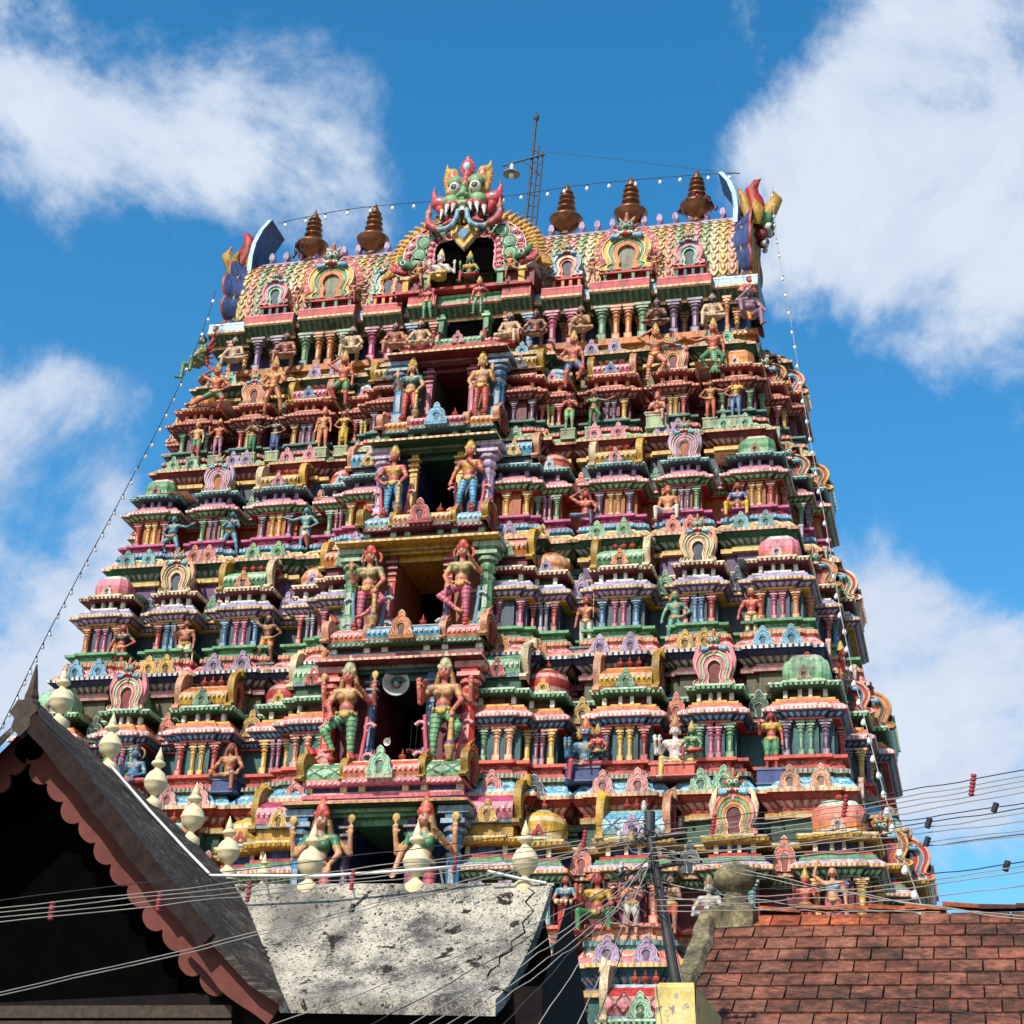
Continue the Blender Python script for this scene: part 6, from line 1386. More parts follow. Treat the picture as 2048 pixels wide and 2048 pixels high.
# the great monster mask that crowns the front
def monster():
    G_, G2, R_, W_, Y_, D_ = rgb(128, 170, 120), rgb(60, 96, 62), rgb(196, 62, 60), EYEW, rgb(208, 160, 84), rgb(84, 22, 26)
    B = []; P = []
    B += [ell((0, .2, 1.9), (.82, .6, .95), G_), ell((0, -.30, 1.0), (.62, .5, .36), G_), ell((0, .1, 1.2), (.95, .5, .5), G_)]
    B += [cap((0, -.45, 2.0), (0, -.78, 1.50), .12, .15, G_), ell((0, -.86, 1.40), (.17, .15, .15), G_), ell((0, -.66, 1.95), (.13, .11, .13), rgb(110, 150, 100))]
    for s in (-1, 1):
        B += [ell((s * .17, -.78, 1.36), (.13, .12, .10), G_), cap((s * .2, -.8, 1.3), (s * .3, -.76, 1.42), .06, .04, G_)]
        B += [ell((s * .47, -.42, 1.98), (.27, .24, .28), W_), ell((s * .47, -.34, 2.36), (.36, .26, .32), G_), cap((s * .18, -.42, 2.3), (s * .76, -.3, 2.26), .09, .09, G2)]
        P += [ell((s * .49, -.66, 1.96), (.15, .2, .16), BLACK), ell((s * .47, -.42, 1.98), (.30, .40, .31), W_) if False else ell((s * .49, -.7, 1.96), (.09, .3, .10), rgb(60, 40, 36)), ell((s * .49, -.72, 1.96), (.035, .3, .035), BLACK)]
        B += [ell((s * .60, -.36, 1.30), (.42, .36, .36), G_)]
        # gaping upper lip with tusks
        pts = [(.20, -.66, .95), (.42, -.74, .98), (.70, -.66, .95), (.95, -.45, .86), (1.10, -.2, .74)]
        for a, b in zip(pts[:-1], pts[1:]): B.append(cap((s * a[0], a[1], a[2]), (s * b[0], b[1], b[2]), .13, .13, R_))
        B += [ell((s * .66, -.28, .62), (.40, .2, .36), D_), cap((s * .55, -.42, .25), (s * .9, -.4, .12), .13, .08, rgb(206, 84, 78))]
        for x, y, z, L, r in ((.38, -.76, .86, .42, .105), (.68, -.72, .84, .50, .115), (.96, -.52, .76, .50, .11)):
            B.append(cap((s * x, y, z), (s * (x + .08), y - .04, z - L), r, .015, W_)); 
        B += [cap((s * .06, -.68, .80), (s * .06, -.70, .62), .055, .05, W_)]
        # beaded blue jowls curling outward to small sea-monsters
        pts = [(.22, -.6, .62), (.26, -.62, .25), (.42, -.6, -.06), (.72, -.55, -.20), (1.05, -.48, -.18), (1.32, -.42, -.06)]
        for i, (a, b) in enumerate(zip(pts[:-1], pts[1:])): B.append(cap((s * a[0], a[1], a[2]), (s * b[0], b[1], b[2]), .12, .12, rgb(84, 138, 176), (rgb(150, 190, 210), 3.0, .4)))
        B += [cap((s * 1.25, -.42, -.06), (s * 1.55, -.36, .16), .17, .2, rgb(176, 76, 76)), cap((s * 1.55, -.36, .16), (s * 1.72, -.3, .62), .22, .12, rgb(206, 96, 96), (rgb(150, 40, 50), 4, .35)), cap((s * 1.70, -.3, .6), (s * 1.62, -.3, 1.05), .13, .07, rgb(96, 150, 180)), cap((s * 1.2, -.5, -.1), (s * 1.05, -.5, -.32), .12, .06, BROWN), ell((s * 1.66, -.34, .85), (.16, .12, .16), SK_ORANGE), cap((s * 1.66, -.3, .95), (s * 1.64, -.3, 1.3), .1, .06, rgb(196, 90, 90))]
        # ears
        B += [cap((s * .9, .05, 1.45), (s * 1.35, .02, 1.55), .36, .34, rgb(206, 76, 82)), cap((s * 1.45, 0, 1.6), (s * 1.58, -.02, 2.15), .2, .08, rgb(206, 76, 82)), cap((s * 1.56, -.02, 2.1), (s * 1.54, -.02, 2.5), .075, .03, rgb(170, 60, 70)), cap((s * 1.2, 0, 1.2), (s * 1.0, 0, .85), .24, .14, rgb(206, 76, 82))]
        for i in range(6):
            e = -.9 + i * .38; P.append(cap((s * (1.15 + .05 * i), -.5, 1.5), (s * (1.15 + .5 * cos(e)), -.3, 1.5 + .5 * sin(e)), .035, .03, rgb(236, 150, 150)))
        P.append(ell((s * 1.22, -.35, 1.58), (.14, .2, .14), SLATE)); P.append(ell((s * 1.22, -.4, 1.58), (.08, .3, .08), LBLUE))
        # flame crest curls at the temples
        B += [cap((s * .62, .0, 2.55), (s * .72, .0, 3.05), .34, .26, Y_), cap((s * .72, 0, 3.05), (s * .95, 0, 3.2), .26, .16, Y_), cap((s * .98, 0, 3.2), (s * 1.04, 0, 3.62), .13, .03, Y_), cap((s * .85, .05, 2.1), (s * .95, .05, 2.9), .2, .2, Y_)]
        for i in range(9):
            e = -.6 + i * .30; B.append(cap((s * (.76 + .26 * cos(e)), -.04, 2.72 + .44 * sin(e)), (s * (.76 + .46 * cos(e)), -.02, 2.72 + .66 * sin(e)), .07, .03, rgb(186, 110, 70) if i % 2 else Y_))
        P += [ell((s * .70, -.3, 2.85), (.16, .3, .2), R_), ell((s * .72, -.4, 2.85), (.08, .4, .12), rgb(236, 180, 120))]
    # red ridge and bud between the brows
    for i in range(7):
        z = 2.05 + i * .16; B.append(cap((0, -.52 + .05 * i, z), (0, -.48 + .05 * i, z + .1), .13, .15, R_ if i % 2 else rgb(214, 96, 96)))
    B += [ell((0, -.15, 3.2), (.34, .24, .46), rgb(196, 76, 80)), ell((0, -.15, 3.68), (.13, .12, .2), rgb(196, 90, 90)), ell((0, -.38, 3.2), (.15, .08, .2), LBLUE)]
    for i in range(12):
        e = 2 * pi * i / 12; B.append(ell((.30 * cos(e), -.22, 3.2 + .40 * sin(e)), (.06, .06, .07), rgb(226, 120, 120)))
    return B, P
B, P = monster()
me = solid_mesh('monster_mask', B, P, .042, M_STATUE, .05)
me.transform(Matrix.Diagonal((1.03, 1.0, 1.04, 1)))
ob = bpy.data.objects.new('monster_mask', me); COL.objects.link(ob); ob.parent = CROWN
ob.location = (-.30, 69.75 - YC, 48.45 - ZE)
# ------------------------------------------------------------------ ground
def stone(name, stops, scale=3.0, rough=0.9, bump=0.6, fine=40.0, patch=None):
    m, nt, b = nodes(name); L = nt.links.new
    geo = nt.nodes.new('ShaderNodeNewGeometry')
    n = N(nt, 'ShaderNodeTexNoise', Scale=scale, Detail=10.0, Roughness=0.7); L(geo.outputs['Position'], n.inputs['Vector'])
    f = N(nt, 'ShaderNodeTexNoise', Scale=fine, Detail=5.0, Roughness=0.7); L(geo.outputs['Position'], f.inputs['Vector'])
    mixv = N(nt, 'ShaderNodeMath', operation='MULTIPLY_ADD'); L(f.outputs['Fac'], mixv.inputs[0]); mixv.inputs[1].default_value = 0.55; L(n.outputs['Fac'], mixv.inputs[2])
    r = ramp(nt, mixv.outputs[0], stops); last = r.outputs[0]
    if patch:
        for sc, lo, hi, c in patch:
            p = N(nt, 'ShaderNodeTexNoise', Scale=sc, Detail=7.0, Roughness=0.62, Distortion=0.5); L(geo.outputs['Position'], p.inputs['Vector'])
            k = ramp(nt, p.outputs['Fac'], [(lo, 0.0), (hi, 1.0)])
            mx = N(nt, 'ShaderNodeMix', data_type='RGBA'); L(k.outputs[0], mx.inputs['Factor']); L(last, mx.inputs['A']); mx.inputs['B'].default_value = c + (1,); last = mx.outputs['Result']
    L(last, b.inputs['Base Color']); b.inputs['Roughness'].default_value = rough; b.inputs['Specular IOR Level'].default_value = 0.2
    bp = N(nt, 'ShaderNodeBump', Strength=bump, Distance=0.02); L(mixv.outputs[0], bp.inputs['Height']); L(bp.outputs[0], b.inputs['Normal'])
    return m
M_GROUND = stone('street_dust', [(0.5, (0.10, 0.085, 0.07)), (0.9, (0.24, 0.20, 0.16))], 0.4)
M_WHITER = stone('peeling_limewash', [(0.62, (0.03, 0.028, 0.026)), (0.72, (0.15, 0.137, 0.118)), (0.82, (0.40, 0.355, 0.28)), (0.98, (0.55, 0.48, 0.37))], 1.7, 0.95, 1.0, 52.0, [(0.9, 0.50, 0.72, (0.16, 0.145, 0.125)), (3.1, 0.615, 0.63, (0.016, 0.014, 0.012)), (15.0, 0.59, 0.62, (0.03, 0.027, 0.024)), (38.0, 0.56, 0.60, (0.07, 0.062, 0.052))])
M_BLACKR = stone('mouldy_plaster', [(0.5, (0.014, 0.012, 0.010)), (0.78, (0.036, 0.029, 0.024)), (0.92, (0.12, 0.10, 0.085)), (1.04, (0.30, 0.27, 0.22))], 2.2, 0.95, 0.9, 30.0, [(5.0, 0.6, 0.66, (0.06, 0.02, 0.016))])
def streaky(name, base, light, sc):
    m = stone(name, base, 2.4, 0.95, 0.8, 26.0); nt = m.node_tree; L = nt.links.new; b = nt.nodes['Principled BSDF']; src = b.inputs['Base Color'].links[0].from_socket
    geo = nt.nodes.new('ShaderNodeNewGeometry'); mp = nt.nodes.new('ShaderNodeMapping'); mp.inputs['Rotation'].default_value = (0, radians(-45), 0); mp.inputs['Scale'].default_value = sc; L(geo.outputs['Position'], mp.inputs['Vector'])
    n = N(nt, 'ShaderNodeTexNoise', Scale=1.0, Detail=9.0, Roughness=0.72); L(mp.outputs[0], n.inputs['Vector'])
    k = ramp(nt, n.outputs['Fac'], [(0.55, 0.0), (0.68, 0.9)]); mx = N(nt, 'ShaderNodeMix', data_type='RGBA'); L(k.outputs[0], mx.inputs['Factor']); L(src, mx.inputs['A']); mx.inputs['B'].default_value = light + (1,)
    L(mx.outputs['Result'], b.inputs['Base Color']); return m
M_STREAK = streaky('streaked_black_plaster', [(0.5, (0.010, 0.008, 0.007)), (0.78, (0.030, 0.023, 0.019)), (1.0, (0.09, 0.075, 0.06))], (0.17, 0.155, 0.13), (1.1, 13.0, 13.0))
M_BOARD = plain('shaded_red_board', (0.115, 0.034, 0.025), 0.8, 0, 0.25, 5.0, 0.2)  # faded red, darkened to carry the overhang's shade in its colour
M_WOOD = plain('old_grey_timber', (0.05, 0.035, 0.025), 0.8, 0, 0.45, 12.0, 0.2)
M_FIN = stone('cream_plaster', [(0.45, (0.24, 0.20, 0.105)), (0.66, (0.60, 0.49, 0.28)), (0.95, (0.70, 0.58, 0.36))], 5.0, 0.7, 0.25, 30.0)
M_YWALL = stone('peeling_yellow_plaster', [(0.5, (0.34, 0.25, 0.08)), (0.75, (0.58, 0.44, 0.15)), (0.95, (0.62, 0.52, 0.28))], 5.0, 0.9, 0.5, 30.0, [(9.0, 0.60, 0.66, (0.22, 0.2, 0.18))])
M_STONE = stone('lichen_stone', [(0.55, (0.03, 0.027, 0.018)), (0.78, (0.13, 0.105, 0.06)), (0.98, (0.34, 0.27, 0.14))], 4.0, 0.95, 0.8, 24.0)
def tile_mat():
    m = painted('terracotta_tiles', rough=0.85, grime=0.5, bump=0.35, scale=2.1, spec=0.12); nt = m.node_tree; L = nt.links.new; b = nt.nodes['Principled BSDF']
    src = b.inputs['Base Color'].links[0].from_socket; geo = nt.nodes.new('ShaderNodeNewGeometry')
    p = N(nt, 'ShaderNodeTexNoise', Scale=1.5, Detail=9.0, Roughness=0.72); L(geo.outputs['Position'], p.inputs['Vector'])
    q = N(nt, 'ShaderNodeTexNoise', Scale=9.0, Detail=6.0, Roughness=0.7); L(geo.outputs['Position'], q.inputs['Vector'])
    sm = N(nt, 'ShaderNodeMath', operation='MULTIPLY_ADD'); L(q.outputs['Fac'], sm.inputs[0]); sm.inputs[1].default_value = 0.6; L(p.outputs['Fac'], sm.inputs[2])
    k = ramp(nt, sm.outputs[0], [(0.70, 0.0), (0.94, 0.92)]); mx = N(nt, 'ShaderNodeMix', data_type='RGBA'); L(k.outputs[0], mx.inputs['Factor']); L(src, mx.inputs['A']); mx.inputs['B'].default_value = (0.035, 0.022, 0.018, 1)
    L(mx.outputs['Result'], b.inputs['Base Color']); return m
M_TILE = tile_mat()
M_DARKW = plain('shade_dark_wall', (0.010, 0.007, 0.006), 0.9, 0, 0.5, 6.0, 0.1)  # near-black brown: the shade on the walls is put into the colour
mb = MB(); mb.poly([(-900, -300, -1.62), (900, -300, -1.62), (900, 1500, -1.62), (-900, 1500, -1.62)], (0.2, .2, .2))
tag(mb.build('ground', M_GROUND), kind='structure')
# ------------------------------------------------------------------ hall with the white roof and the scalloped gable
V = lambda p: tuple(float(x) for x in p)
HALL = thing('temple_hall', (-9.5, 20, -1.6), 'old hall with a peeling white roof and a dark scalloped front gable', 'hall')
def slab(A, B, n, m, sag, th, mat, name, parent, down=(0, 0, -1)):
    """thick concave surface between two polylines A (upper) and B (lower)"""
    rows = []
    for j in range(m + 1):
        t = j / m; row = []
        for i in range(n + 1):
            s = i / n; a = pl_at(A, s); b = pl_at(B, s); p = a * (1 - t) + b * t
            p = p + np.array([0, .35, -1.0]) * sag * 4 * t * (1 - t) * (1 if sag else 0)
            row.append(p)
        rows.append(row)
    dn = np.array(down) * th; mb = MB()
    mb.grid([[V(p) for p in r] for r in rows], [None] * m, True)
    mb.grid([[V(p + dn) for p in r][::-1] for r in rows], [None] * m, True)
    for r, fl in ((rows[0], 1), (rows[-1], 0)):
        e = [[V(p) for p in r], [V(p + dn) for p in r]]; mb.grid(e if not fl else e[::-1], [None])
    for i, fl in ((0, 0), (n, 1)):
        c = [r[i] for r in rows]; e = [[V(p) for p in c], [V(p + dn) for p in c]]; mb.grid(e if not fl else e[::-1], [None])
    return mb.build(name, mat, parent)
def pl_at(P, s):
    n = len(P) - 1; i = min(n - 1, int(s * n)); t = s * n - i
    return np.array(P[i]) * (1 - t) + np.array(P[i + 1]) * t
ridge = [at(470, 1768, 20), at(1104, 1766, 20)]
eave = [at(564, 1992, 18.45), at(992, 1998, 18.45)]
slab(ridge, eave, 30, 16, .16, .17, M_WHITER, 'main_roof', HALL)
mb = MB(); ck = [(.80, .02), (.835, .06), (.815, .12), (.85, .18), (.825, .26), (.845, .33), (.81, .40), (.825, .47), (.79, .53), (.80, .60), (.775, .66), (.78, .74)]
def on_roof(s_, t): return pl_at(ridge, s_) * (1 - t) + pl_at(eave, s_) * t + np.array([0, .35, -1.0]) * .16 * 4 * t * (1 - t) + np.array([0, -.004, .006])
mb.tube([V(on_roof(.12 + s_, t)) for s_, t in ck], [.004 + .003 * (i % 3) for i in range(len(ck))], None, 5); mb.build('crack', M_DARK, HALL)
mb = MB()   # rear slope and walls of the hall
r0, r1 = np.array(ridge[0]) + [0, 0, -.12], np.array(ridge[1]) + [-.12, 0, -.14]
q0, q1 = r0 + np.array([0, 2.2, -1.9]), r1 + np.array([0, 2.2, -1.9])
mb.poly([V(r0), V(r1), V(q1), V(q0)], None)
mb.build('rear_roof', M_BLACKR, HALL)
xr = at(1118, 1900, 19.6)[0]; zr = ridge[1][2]
mb = MB(); W_ = WORLD
mb.poly([(xr, 18.9, -1.6), (xr, 21.6, -1.6), (xr, 21.6, zr - 1.7), (xr, 20.0, zr - .16), (xr, 18.9, zr - 1.35)], None)
mb.poly([(-13.0, 18.9, -1.6), (xr, 18.9, -1.6), (xr, 18.9, zr - 1.35), (-7.0, 18.9, zr - 1.35), (-13, 18.9, zr - 1.6)], None)
mb.poly([(-13.0, 21.6, -1.6), (xr, 21.6, -1.6), (xr, 21.6, zr - 1.7), (-13, 21.6, zr - 1.7)][::-1], None)
mb.build('wall', M_DARKW, HALL)
# front gable: strip of roof, right slope then left slope
fe = [at(62, 1418, 18.3), at(155, 1528, 18.3), at(248, 1644, 18.3), at(341, 1762, 18.3), at(426, 1868, 18.3), at(500, 1948, 18.3), at(567, 1992, 18.3)]
re_ = [at(74, 1402, 20), at(147, 1470, 20), at(217, 1530, 20), at(321, 1618, 20), at(387, 1681, 20), at(440, 1735, 20), at(486, 1790, 20)]
slab(re_, fe, 24, 10, .02, .11, M_STREAK, 'gable_roof', HALL)
fl = [at(62, 1418, 18.3), at(-40, 1510, 18.3), at(-160, 1640, 18.3), at(-330, 1850, 18.3)]
rl = [at(74, 1402, 20), at(-10, 1490, 20), at(-120, 1600, 20), at(-300, 1800, 20)]
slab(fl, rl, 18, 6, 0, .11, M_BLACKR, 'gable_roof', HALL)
# fascia boards and scalloped bargeboards (set back under the overhang)
def barge(P, w, th, scal, name, mat, nsc=13, back=.0):
    P = [np.array(p) for p in P]; n = 200; pts = [pl_at(P, i / n) for i in range(n + 1)]
    L = [0]
    for a, b in zip(pts[:-1], pts[1:]): L.append(L[-1] + np.linalg.norm(b - a))
    top, low = [], []
    for i, p in enumerate(pts):
        d = pts[min(i + 1, n)] - pts[max(i - 1, 0)]; d /= np.linalg.norm(d)
        nr = np.array([-abs(d[2]) * np.sign(d[0]), 0, -abs(d[0])]); nr /= np.linalg.norm(nr)
        ph = (L[i] / L[-1] * nsc) % 1.0
        kk = int(L[i] / L[-1] * nsc); e = scal * (1 + .16 * sin(kk * 2.7 + nsc)) * sqrt(max(0, 1 - (2 * ph - 1) ** 2)) if scal else .008 * sin(L[i] * 9)
        top.append(p); low.append(p + nr * (w + e))
    mb = MB(); bk = np.array([0, th, 0])
    mb.grid([[V(p) for p in top], [V(p) for p in low]], [None]); mb.grid([[V(p + bk) for p in top], [V(p + bk) for p in low]][::-1], [None])
    mb.grid([[V(p + bk) for p in top], [V(p) for p in top]], [None]); mb.grid([[V(p) for p in low], [V(p + bk) for p in low]], [None])
    return mb.build(name, mat, HALL)
bt = [at(70, 1452, 18.72), at(155, 1552, 18.72), at(248, 1668, 18.72), at(341, 1788, 18.72), at(426, 1890, 18.72), at(480, 1948, 18.72)]
barge(bt, .27, .04, .13, 'bargeboard', M_BOARD, 12)
bl = [at(56, 1452, 18.72), at(-40, 1545, 18.72), at(-200, 1720, 18.72)]
barge(bl, .27, .04, .13, 'bargeboard', M_BOARD, 8)
barge([at(395, 1838, 18.5), at(480, 1935, 18.5), at(569, 2000, 18.5)], .30, .05, 0, 'end_board', M_BOARD)
barge([at(64, 1418, 18.27), at(157, 1528, 18.27), at(250, 1644, 18.27), at(343, 1762, 18.27), at(428, 1868, 18.27)], .20, .03, 0, 'verge_strip', plain('stained_red_strip', (0.022, 0.013, 0.011), 0.85, 0, 0.5, 9.0, 0.1))
mb = MB()   # near-black sheet standing in for the deep shade inside the gable
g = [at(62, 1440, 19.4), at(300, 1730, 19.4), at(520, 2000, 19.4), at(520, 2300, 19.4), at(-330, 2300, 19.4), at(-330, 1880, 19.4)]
mb.poly([V(p) for p in g[::-1]], None); mb.build('gable_shade', M_DARK, HALL)
mb = MB(); a, b = at(-300, 2012, 18.8), at(468, 2012, 18.8); T = Frame(0, 0)
mb.box(Frame(0, 18.8), a[0], b[0], -.15, .05, b[2] - .13, b[2], None); mb.box(Frame(0, 18.8), a[0], b[0], -.15, .02, b[2] - .30, b[2] - .15, None); mb.build('tie_beam', M_WOOD, HALL)
mb = MB(); p = at(62, 1404, 18.4); T = Frame(p[0], 18.4)
mb.lathe(T, 0, 0, [(.12, p[2] - .12), (.125, p[2] - .02), (.085, p[2] + .02), (.092, p[2] + .06), (.066, p[2] + .14), (.04, p[2] + .3), (.008, p[2] + .46)], None if False else (1, 1, 1), 6)
mb.c = [None] * len(mb.c); mb.build('gable_spike', M_WOOD, HALL)
mb = MB(); 
pk = [(-.09, -.02), (-.17, -.16), (-.10, -.24), (-.12, -.34), (0, -.46), (.12, -.34), (.10, -.24), (.17, -.16), (.09, -.02)]
f = [T.P(x, .14, p[2] + z) for x, z in pk]; mb.poly(f[::-1], None); bk = [T.P(x, .06, p[2] + z) for x, z in pk]; mb.poly(bk, None)
mb.build('carved_pendant', M_WOOD, HALL)
# finials in a row
def plaster_finial():
    mb = MB()
    pr = [(.15, -.16), (.16, -.08), (.15, -.03), (.10, .0), (.055, .03), (.05, .06), (.075, .085), (.135, .125), (.175, .18), (.190, .235), (.2, .245), (.2, .258), (.188, .27), (.168, .33), (.125, .385), (.07, .42), (.055, .44), (.052, .46), (.08, .475), (.115, .50), (.12, .515), (.105, .54), (.06, .57), (.065, .58), (.07, .59), (.05, .64), (.022, .71), (.004, .76)]
    mb.lathe(Frame(0, 0), 0, 0, pr, (1, 1, 1), 22, True); mb.c = [None] * len(mb.c)
    return mb.mesh('plaster_finial', M_FIN)
FIN = plaster_finial(); GF = 'cream plaster finials along the hall roof'
for px, py, Y, sc, lb in ((118, 1436, 20.03, .93, 'cream plaster finial highest on the gable, beside the dark spike'), (217, 1526, 20.03, .90, 'cream plaster finial second down the gable slope'), (306, 1600, 20.03, .90, 'cream plaster finial third down the gable slope, in front of the blue statue'),
                          (381, 1672, 20.03, .90, 'cream plaster finial fourth down the gable slope'), (455, 1738, 20.03, .86, 'cream plaster finial lowest on the gable slope, above the valley'),
                          (524, 1768, 21.2, .52, 'smallest cream plaster finial, partly sunk behind the white roof ridge'), (617, 1766, 20.05, .98, 'cream plaster finial in front of the left green-bloused guardian'), (831, 1764, 20.05, .98, 'cream plaster finial in front of the right green-bloused guardian'), (1050, 1762, 20.05, .95, 'fluted cream plaster finial at the right end of the white roof ridge')):
    o = link_mesh('plaster_finial', FIN, None, V(at(px, py, Y))); o.scale = (sc * .82, sc * .82, sc * .96); tag(o, lb, 'finial', GF); o.rotation_euler = (random.uniform(-.05, .05), random.uniform(-.06, .06), 6 * random.random())
mb = MB()
mb.tube([V(at(*q)) for q in ((222, 1532, 19.5), (300, 1622, 19.5), (372, 1700, 19.5), (422, 1751, 19.5))], .018, None, 6)
mb.tube([V(at(*q)) for q in ((422, 1751, 19.5), (640, 1752, 19.6), (800, 1742, 19.7), (965, 1729, 19.8))], .018, None, 6)
mb.tube([V(at(*q)) for q in ((975, 1742, 19.8), (1040, 1757, 19.9), (1092, 1766, 19.97))], .016, None, 6)
for q in ((530, 1752, 19.55), (700, 1750, 19.65), (880, 1737, 19.75)):
    a = at(*q); mb.tube([V(a), V(a + np.array([0, .25, -.22]))], .012, None, 5)
tag(mb.build('conduit', plain('white_pipe', (0.62, 0.6, 0.55), 0.5)), 'thin white conduit pipe running down the gable and along the white roof', 'pipe')
# ------------------------------------------------------------------ tiled roof on the right
TR = thing('tiled_house', (0, 15, -1.6), 'low house with a stained red tile roof at the lower right', 'house')
pl0 = at(1432, 1834, 16.0); XL, ZR = pl0[0], pl0[2]; tl = radians(33); NR, TW, THH = 17, .246, .262
mb = MB(); rnd = random.Random(4)
for r in range(NR):
    for c in range(-1, 27):
        x0 = XL + c * TW + (.5 * TW if r % 2 else 0) + .006; x1 = x0 + TW - .012
        x0 = max(x0, XL); 
        if x1 - x0 < .03: continue
        d0, d1 = r * THH, (r + 1) * THH + .03
        dz = rnd.uniform(-.004, .004)
        P = lambda x, d, h: (x, 16.0 - d * cos(tl) - h * sin(tl), ZR - d * sin(tl) + h * cos(tl))
        b = rnd.uniform(.72, 1.12); g = rnd.uniform(.9, 1.1)
        base = rgb(158, 98, 82, .85) if not (r == 0 and c < 6) else rgb(190, 98, 68, .95)
        col = (base[0] * b, base[1] * b * g, base[2] * b * g)
        h0, h1 = .010, .028 + dz * .7
        j0, j1 = rnd.uniform(-.004, .004), rnd.uniform(-.004, .004)
        q = [P(x0, d0, h0), P(x1, d0, h0), P(x1 + j1, d1, h1), P(x0 + j0, d1, h1)]
        mb.poly(q[::-1], col)
        lo = [P(x0 + j0, d1, h1), P(x1 + j1, d1, h1), P(x1 + j1, d1, h1 - .022), P(x0 + j0, d1, h1 - .022)]; mb.poly(lo[::-1], mixc(col, BLACK, .3))
        mb.poly([P(x0, d0, h0), P(x0 + j0, d1, h1), P(x0 + j0, d1, h1 - .022), P(x0, d0, h0 - .02)], col); mb.poly([P(x1, d0, h0), P(x1, d0, h0 - .02), P(x1 + j1, d1, h1 - .022), P(x1 + j1, d1, h1)], col)
mb.build('tile_roof', M_TILE, TR)
mb = MB(); D = NR * THH
mb.poly([P(XL, 0, -.004), P(XL + 6.8, 0, -.004), P(XL + 6.8, D, -.004), P(XL, D, -.004)][::-1], None)
mb.poly([(XL, 16.02, ZR), (XL + 6.8, 16.02, ZR), (XL + 6.8, 19.5, ZR - 2.2), (XL, 19.5, ZR - 2.2)], None)
e1 = P(XL, D, -.05)
mb.poly([(XL, 16, ZR - .03), (XL, e1[1] + .2, e1[2]), (XL, e1[1] + .2, -1.6), (XL, 19.3, -1.6), (XL, 19.3, ZR - 2.1)], None)
mb.poly([(XL, e1[1] + .2, e1[2]), (XL + 6.8, e1[1] + .2, e1[2]), (XL + 6.8, e1[1] + .2, -1.6), (XL, e1[1] + .2, -1.6)][::-1], None)
mb.build('wall', M_DARKW, TR)
mb = MB()   # plaster verge
rows = []
for i in range(25):
    d = D * i / 24; j = .012 * sin(i * 2.1) + .01 * sin(i * 5.3)
    rows.append([P(XL - .13 + j, d, -.15), P(XL - .12 + j, d, .075 + j), P(XL + .015 + j, d, .085), P(XL + .05 + j, d, .03)])
mb.grid([r[::-1] for r in rows], [None] * 24); mb.poly(rows[0], None); mb.build('verge', M_STONE, TR)
# ridge caps
ra = .048; x = XL + .38; i = 0
while x < XL + 6.4:
    L_c = .30 * rnd.uniform(.93, 1.08); mb = MB(); c = rgb(190, 96, 58, .9) if i < 6 else rgb(120, 64, 52, .8)
    zc = ZR + .03 + rnd.uniform(-.008, .008); lift = .02 if i < 6 else .0
    rows = [[(xx, 16.02 - ra * 1.25 * s_ * cos(pi * e / 8), zc + ra * s_ * sin(pi * e / 8) + l) for e in range(9)] for xx, s_, l in ((x, 1.12, lift), (x + L_c + .03, .92, 0))]
    mb.grid([r[::-1] for r in rows], [c]); mb.poly(rows[0], mixc(c, BLACK, .5)); mb.build('ridge_tile', M_TILE, TR)
    x += L_c; i += 1
# stone post at the ridge end with dry grass
p = at(1466, 1838, 15.95); SP = thing('ridge_post', V(p), 'weathered stone ridge post with a bulbous top and dry grass', 'roof ornament')
T = Frame(p[0], p[1]); mb = MB()
mb.box(T, -.17, .19, -.2, .22, p[2] - .12, p[2] + .07, (1, 1, 1))
mb.lathe(T, .02, 0, [(.115, p[2] + .06), (.11, p[2] + .10), (.105, p[2] + .2), (.115, p[2] + .225), (.15, p[2] + .25), (.178, p[2] + .29), (.182, p[2] + .35), (.165, p[2] + .41), (.12, p[2] + .45), (.05, p[2] + .475), (.01, p[2] + .48)], (1, 1, 1), 18, True)
mb.v = [(x + .012 * sin(z * 23 + x * 9), y, z + .01 * sin(x * 31)) for x, y, z in mb.v]
mb.c = [None] * len(mb.c); mb.build('post', M_STONE, SP)
mb = MB()
for i in range(120):
    e = rnd.uniform(0, 2 * pi); r = rnd.uniform(0, .17); h = rnd.uniform(.02, .07); b = np.array(T.P(.02 + r * cos(e), r * sin(e), p[2] + .475 - r * r * 3.2))
    d = np.array([rnd.uniform(-.06, .06), rnd.uniform(-.06, .06), h]); mb.poly([V(b), V(b + [.006, 0, 0]), V(b + d)], None)
tag(mb.build('dry_grass', plain('dry_grass', (0.22, 0.17, 0.07), 0.9), SP), kind='stuff')
# yellow wall end
a, b = at(1312, 1968, 12.6), at(1392, 1968, 12.6); T = Frame(a[0], 12.6); wd = b[0] - a[0]
YW = thing('yellow_wall', (a[0], 12.6, -1.6), 'peeling yellow plaster wall end at the foot of the leaning pole', 'wall', None, 'thing')
mb = MB(); n = 10
rows = [[T.P(wd * q + .01 * sin(7 * z), .0 + .01 * sin(5 * z + q), z) for q in (0, .25, .5, .75, 1)] for z in np.linspace(-1.6, a[2] - .02, 24)]
rows.append([T.P(.02 + (wd - .04) * q, -.02, a[2] + .012) for q in (0, .25, .5, .75, 1)]); rows.append([T.P(.02 + (wd - .04) * q, -1.2, a[2] + .02) for q in (0, .25, .5, .75, 1)])
mb.grid(rows, [None] * len(rows)); 
mb.poly([T.P(wd, 0, -1.6), T.P(wd, -1.2, -1.6), T.P(wd, -1.2, a[2]), T.P(wd, 0, a[2] - .02)], None); mb.poly([T.P(0, 0, -1.6), T.P(0, -1.2, -1.6), T.P(0, -1.2, a[2]), T.P(0, 0, a[2] - .02)][::-1], None)
mb.build('wall_face', M_YWALL, YW)
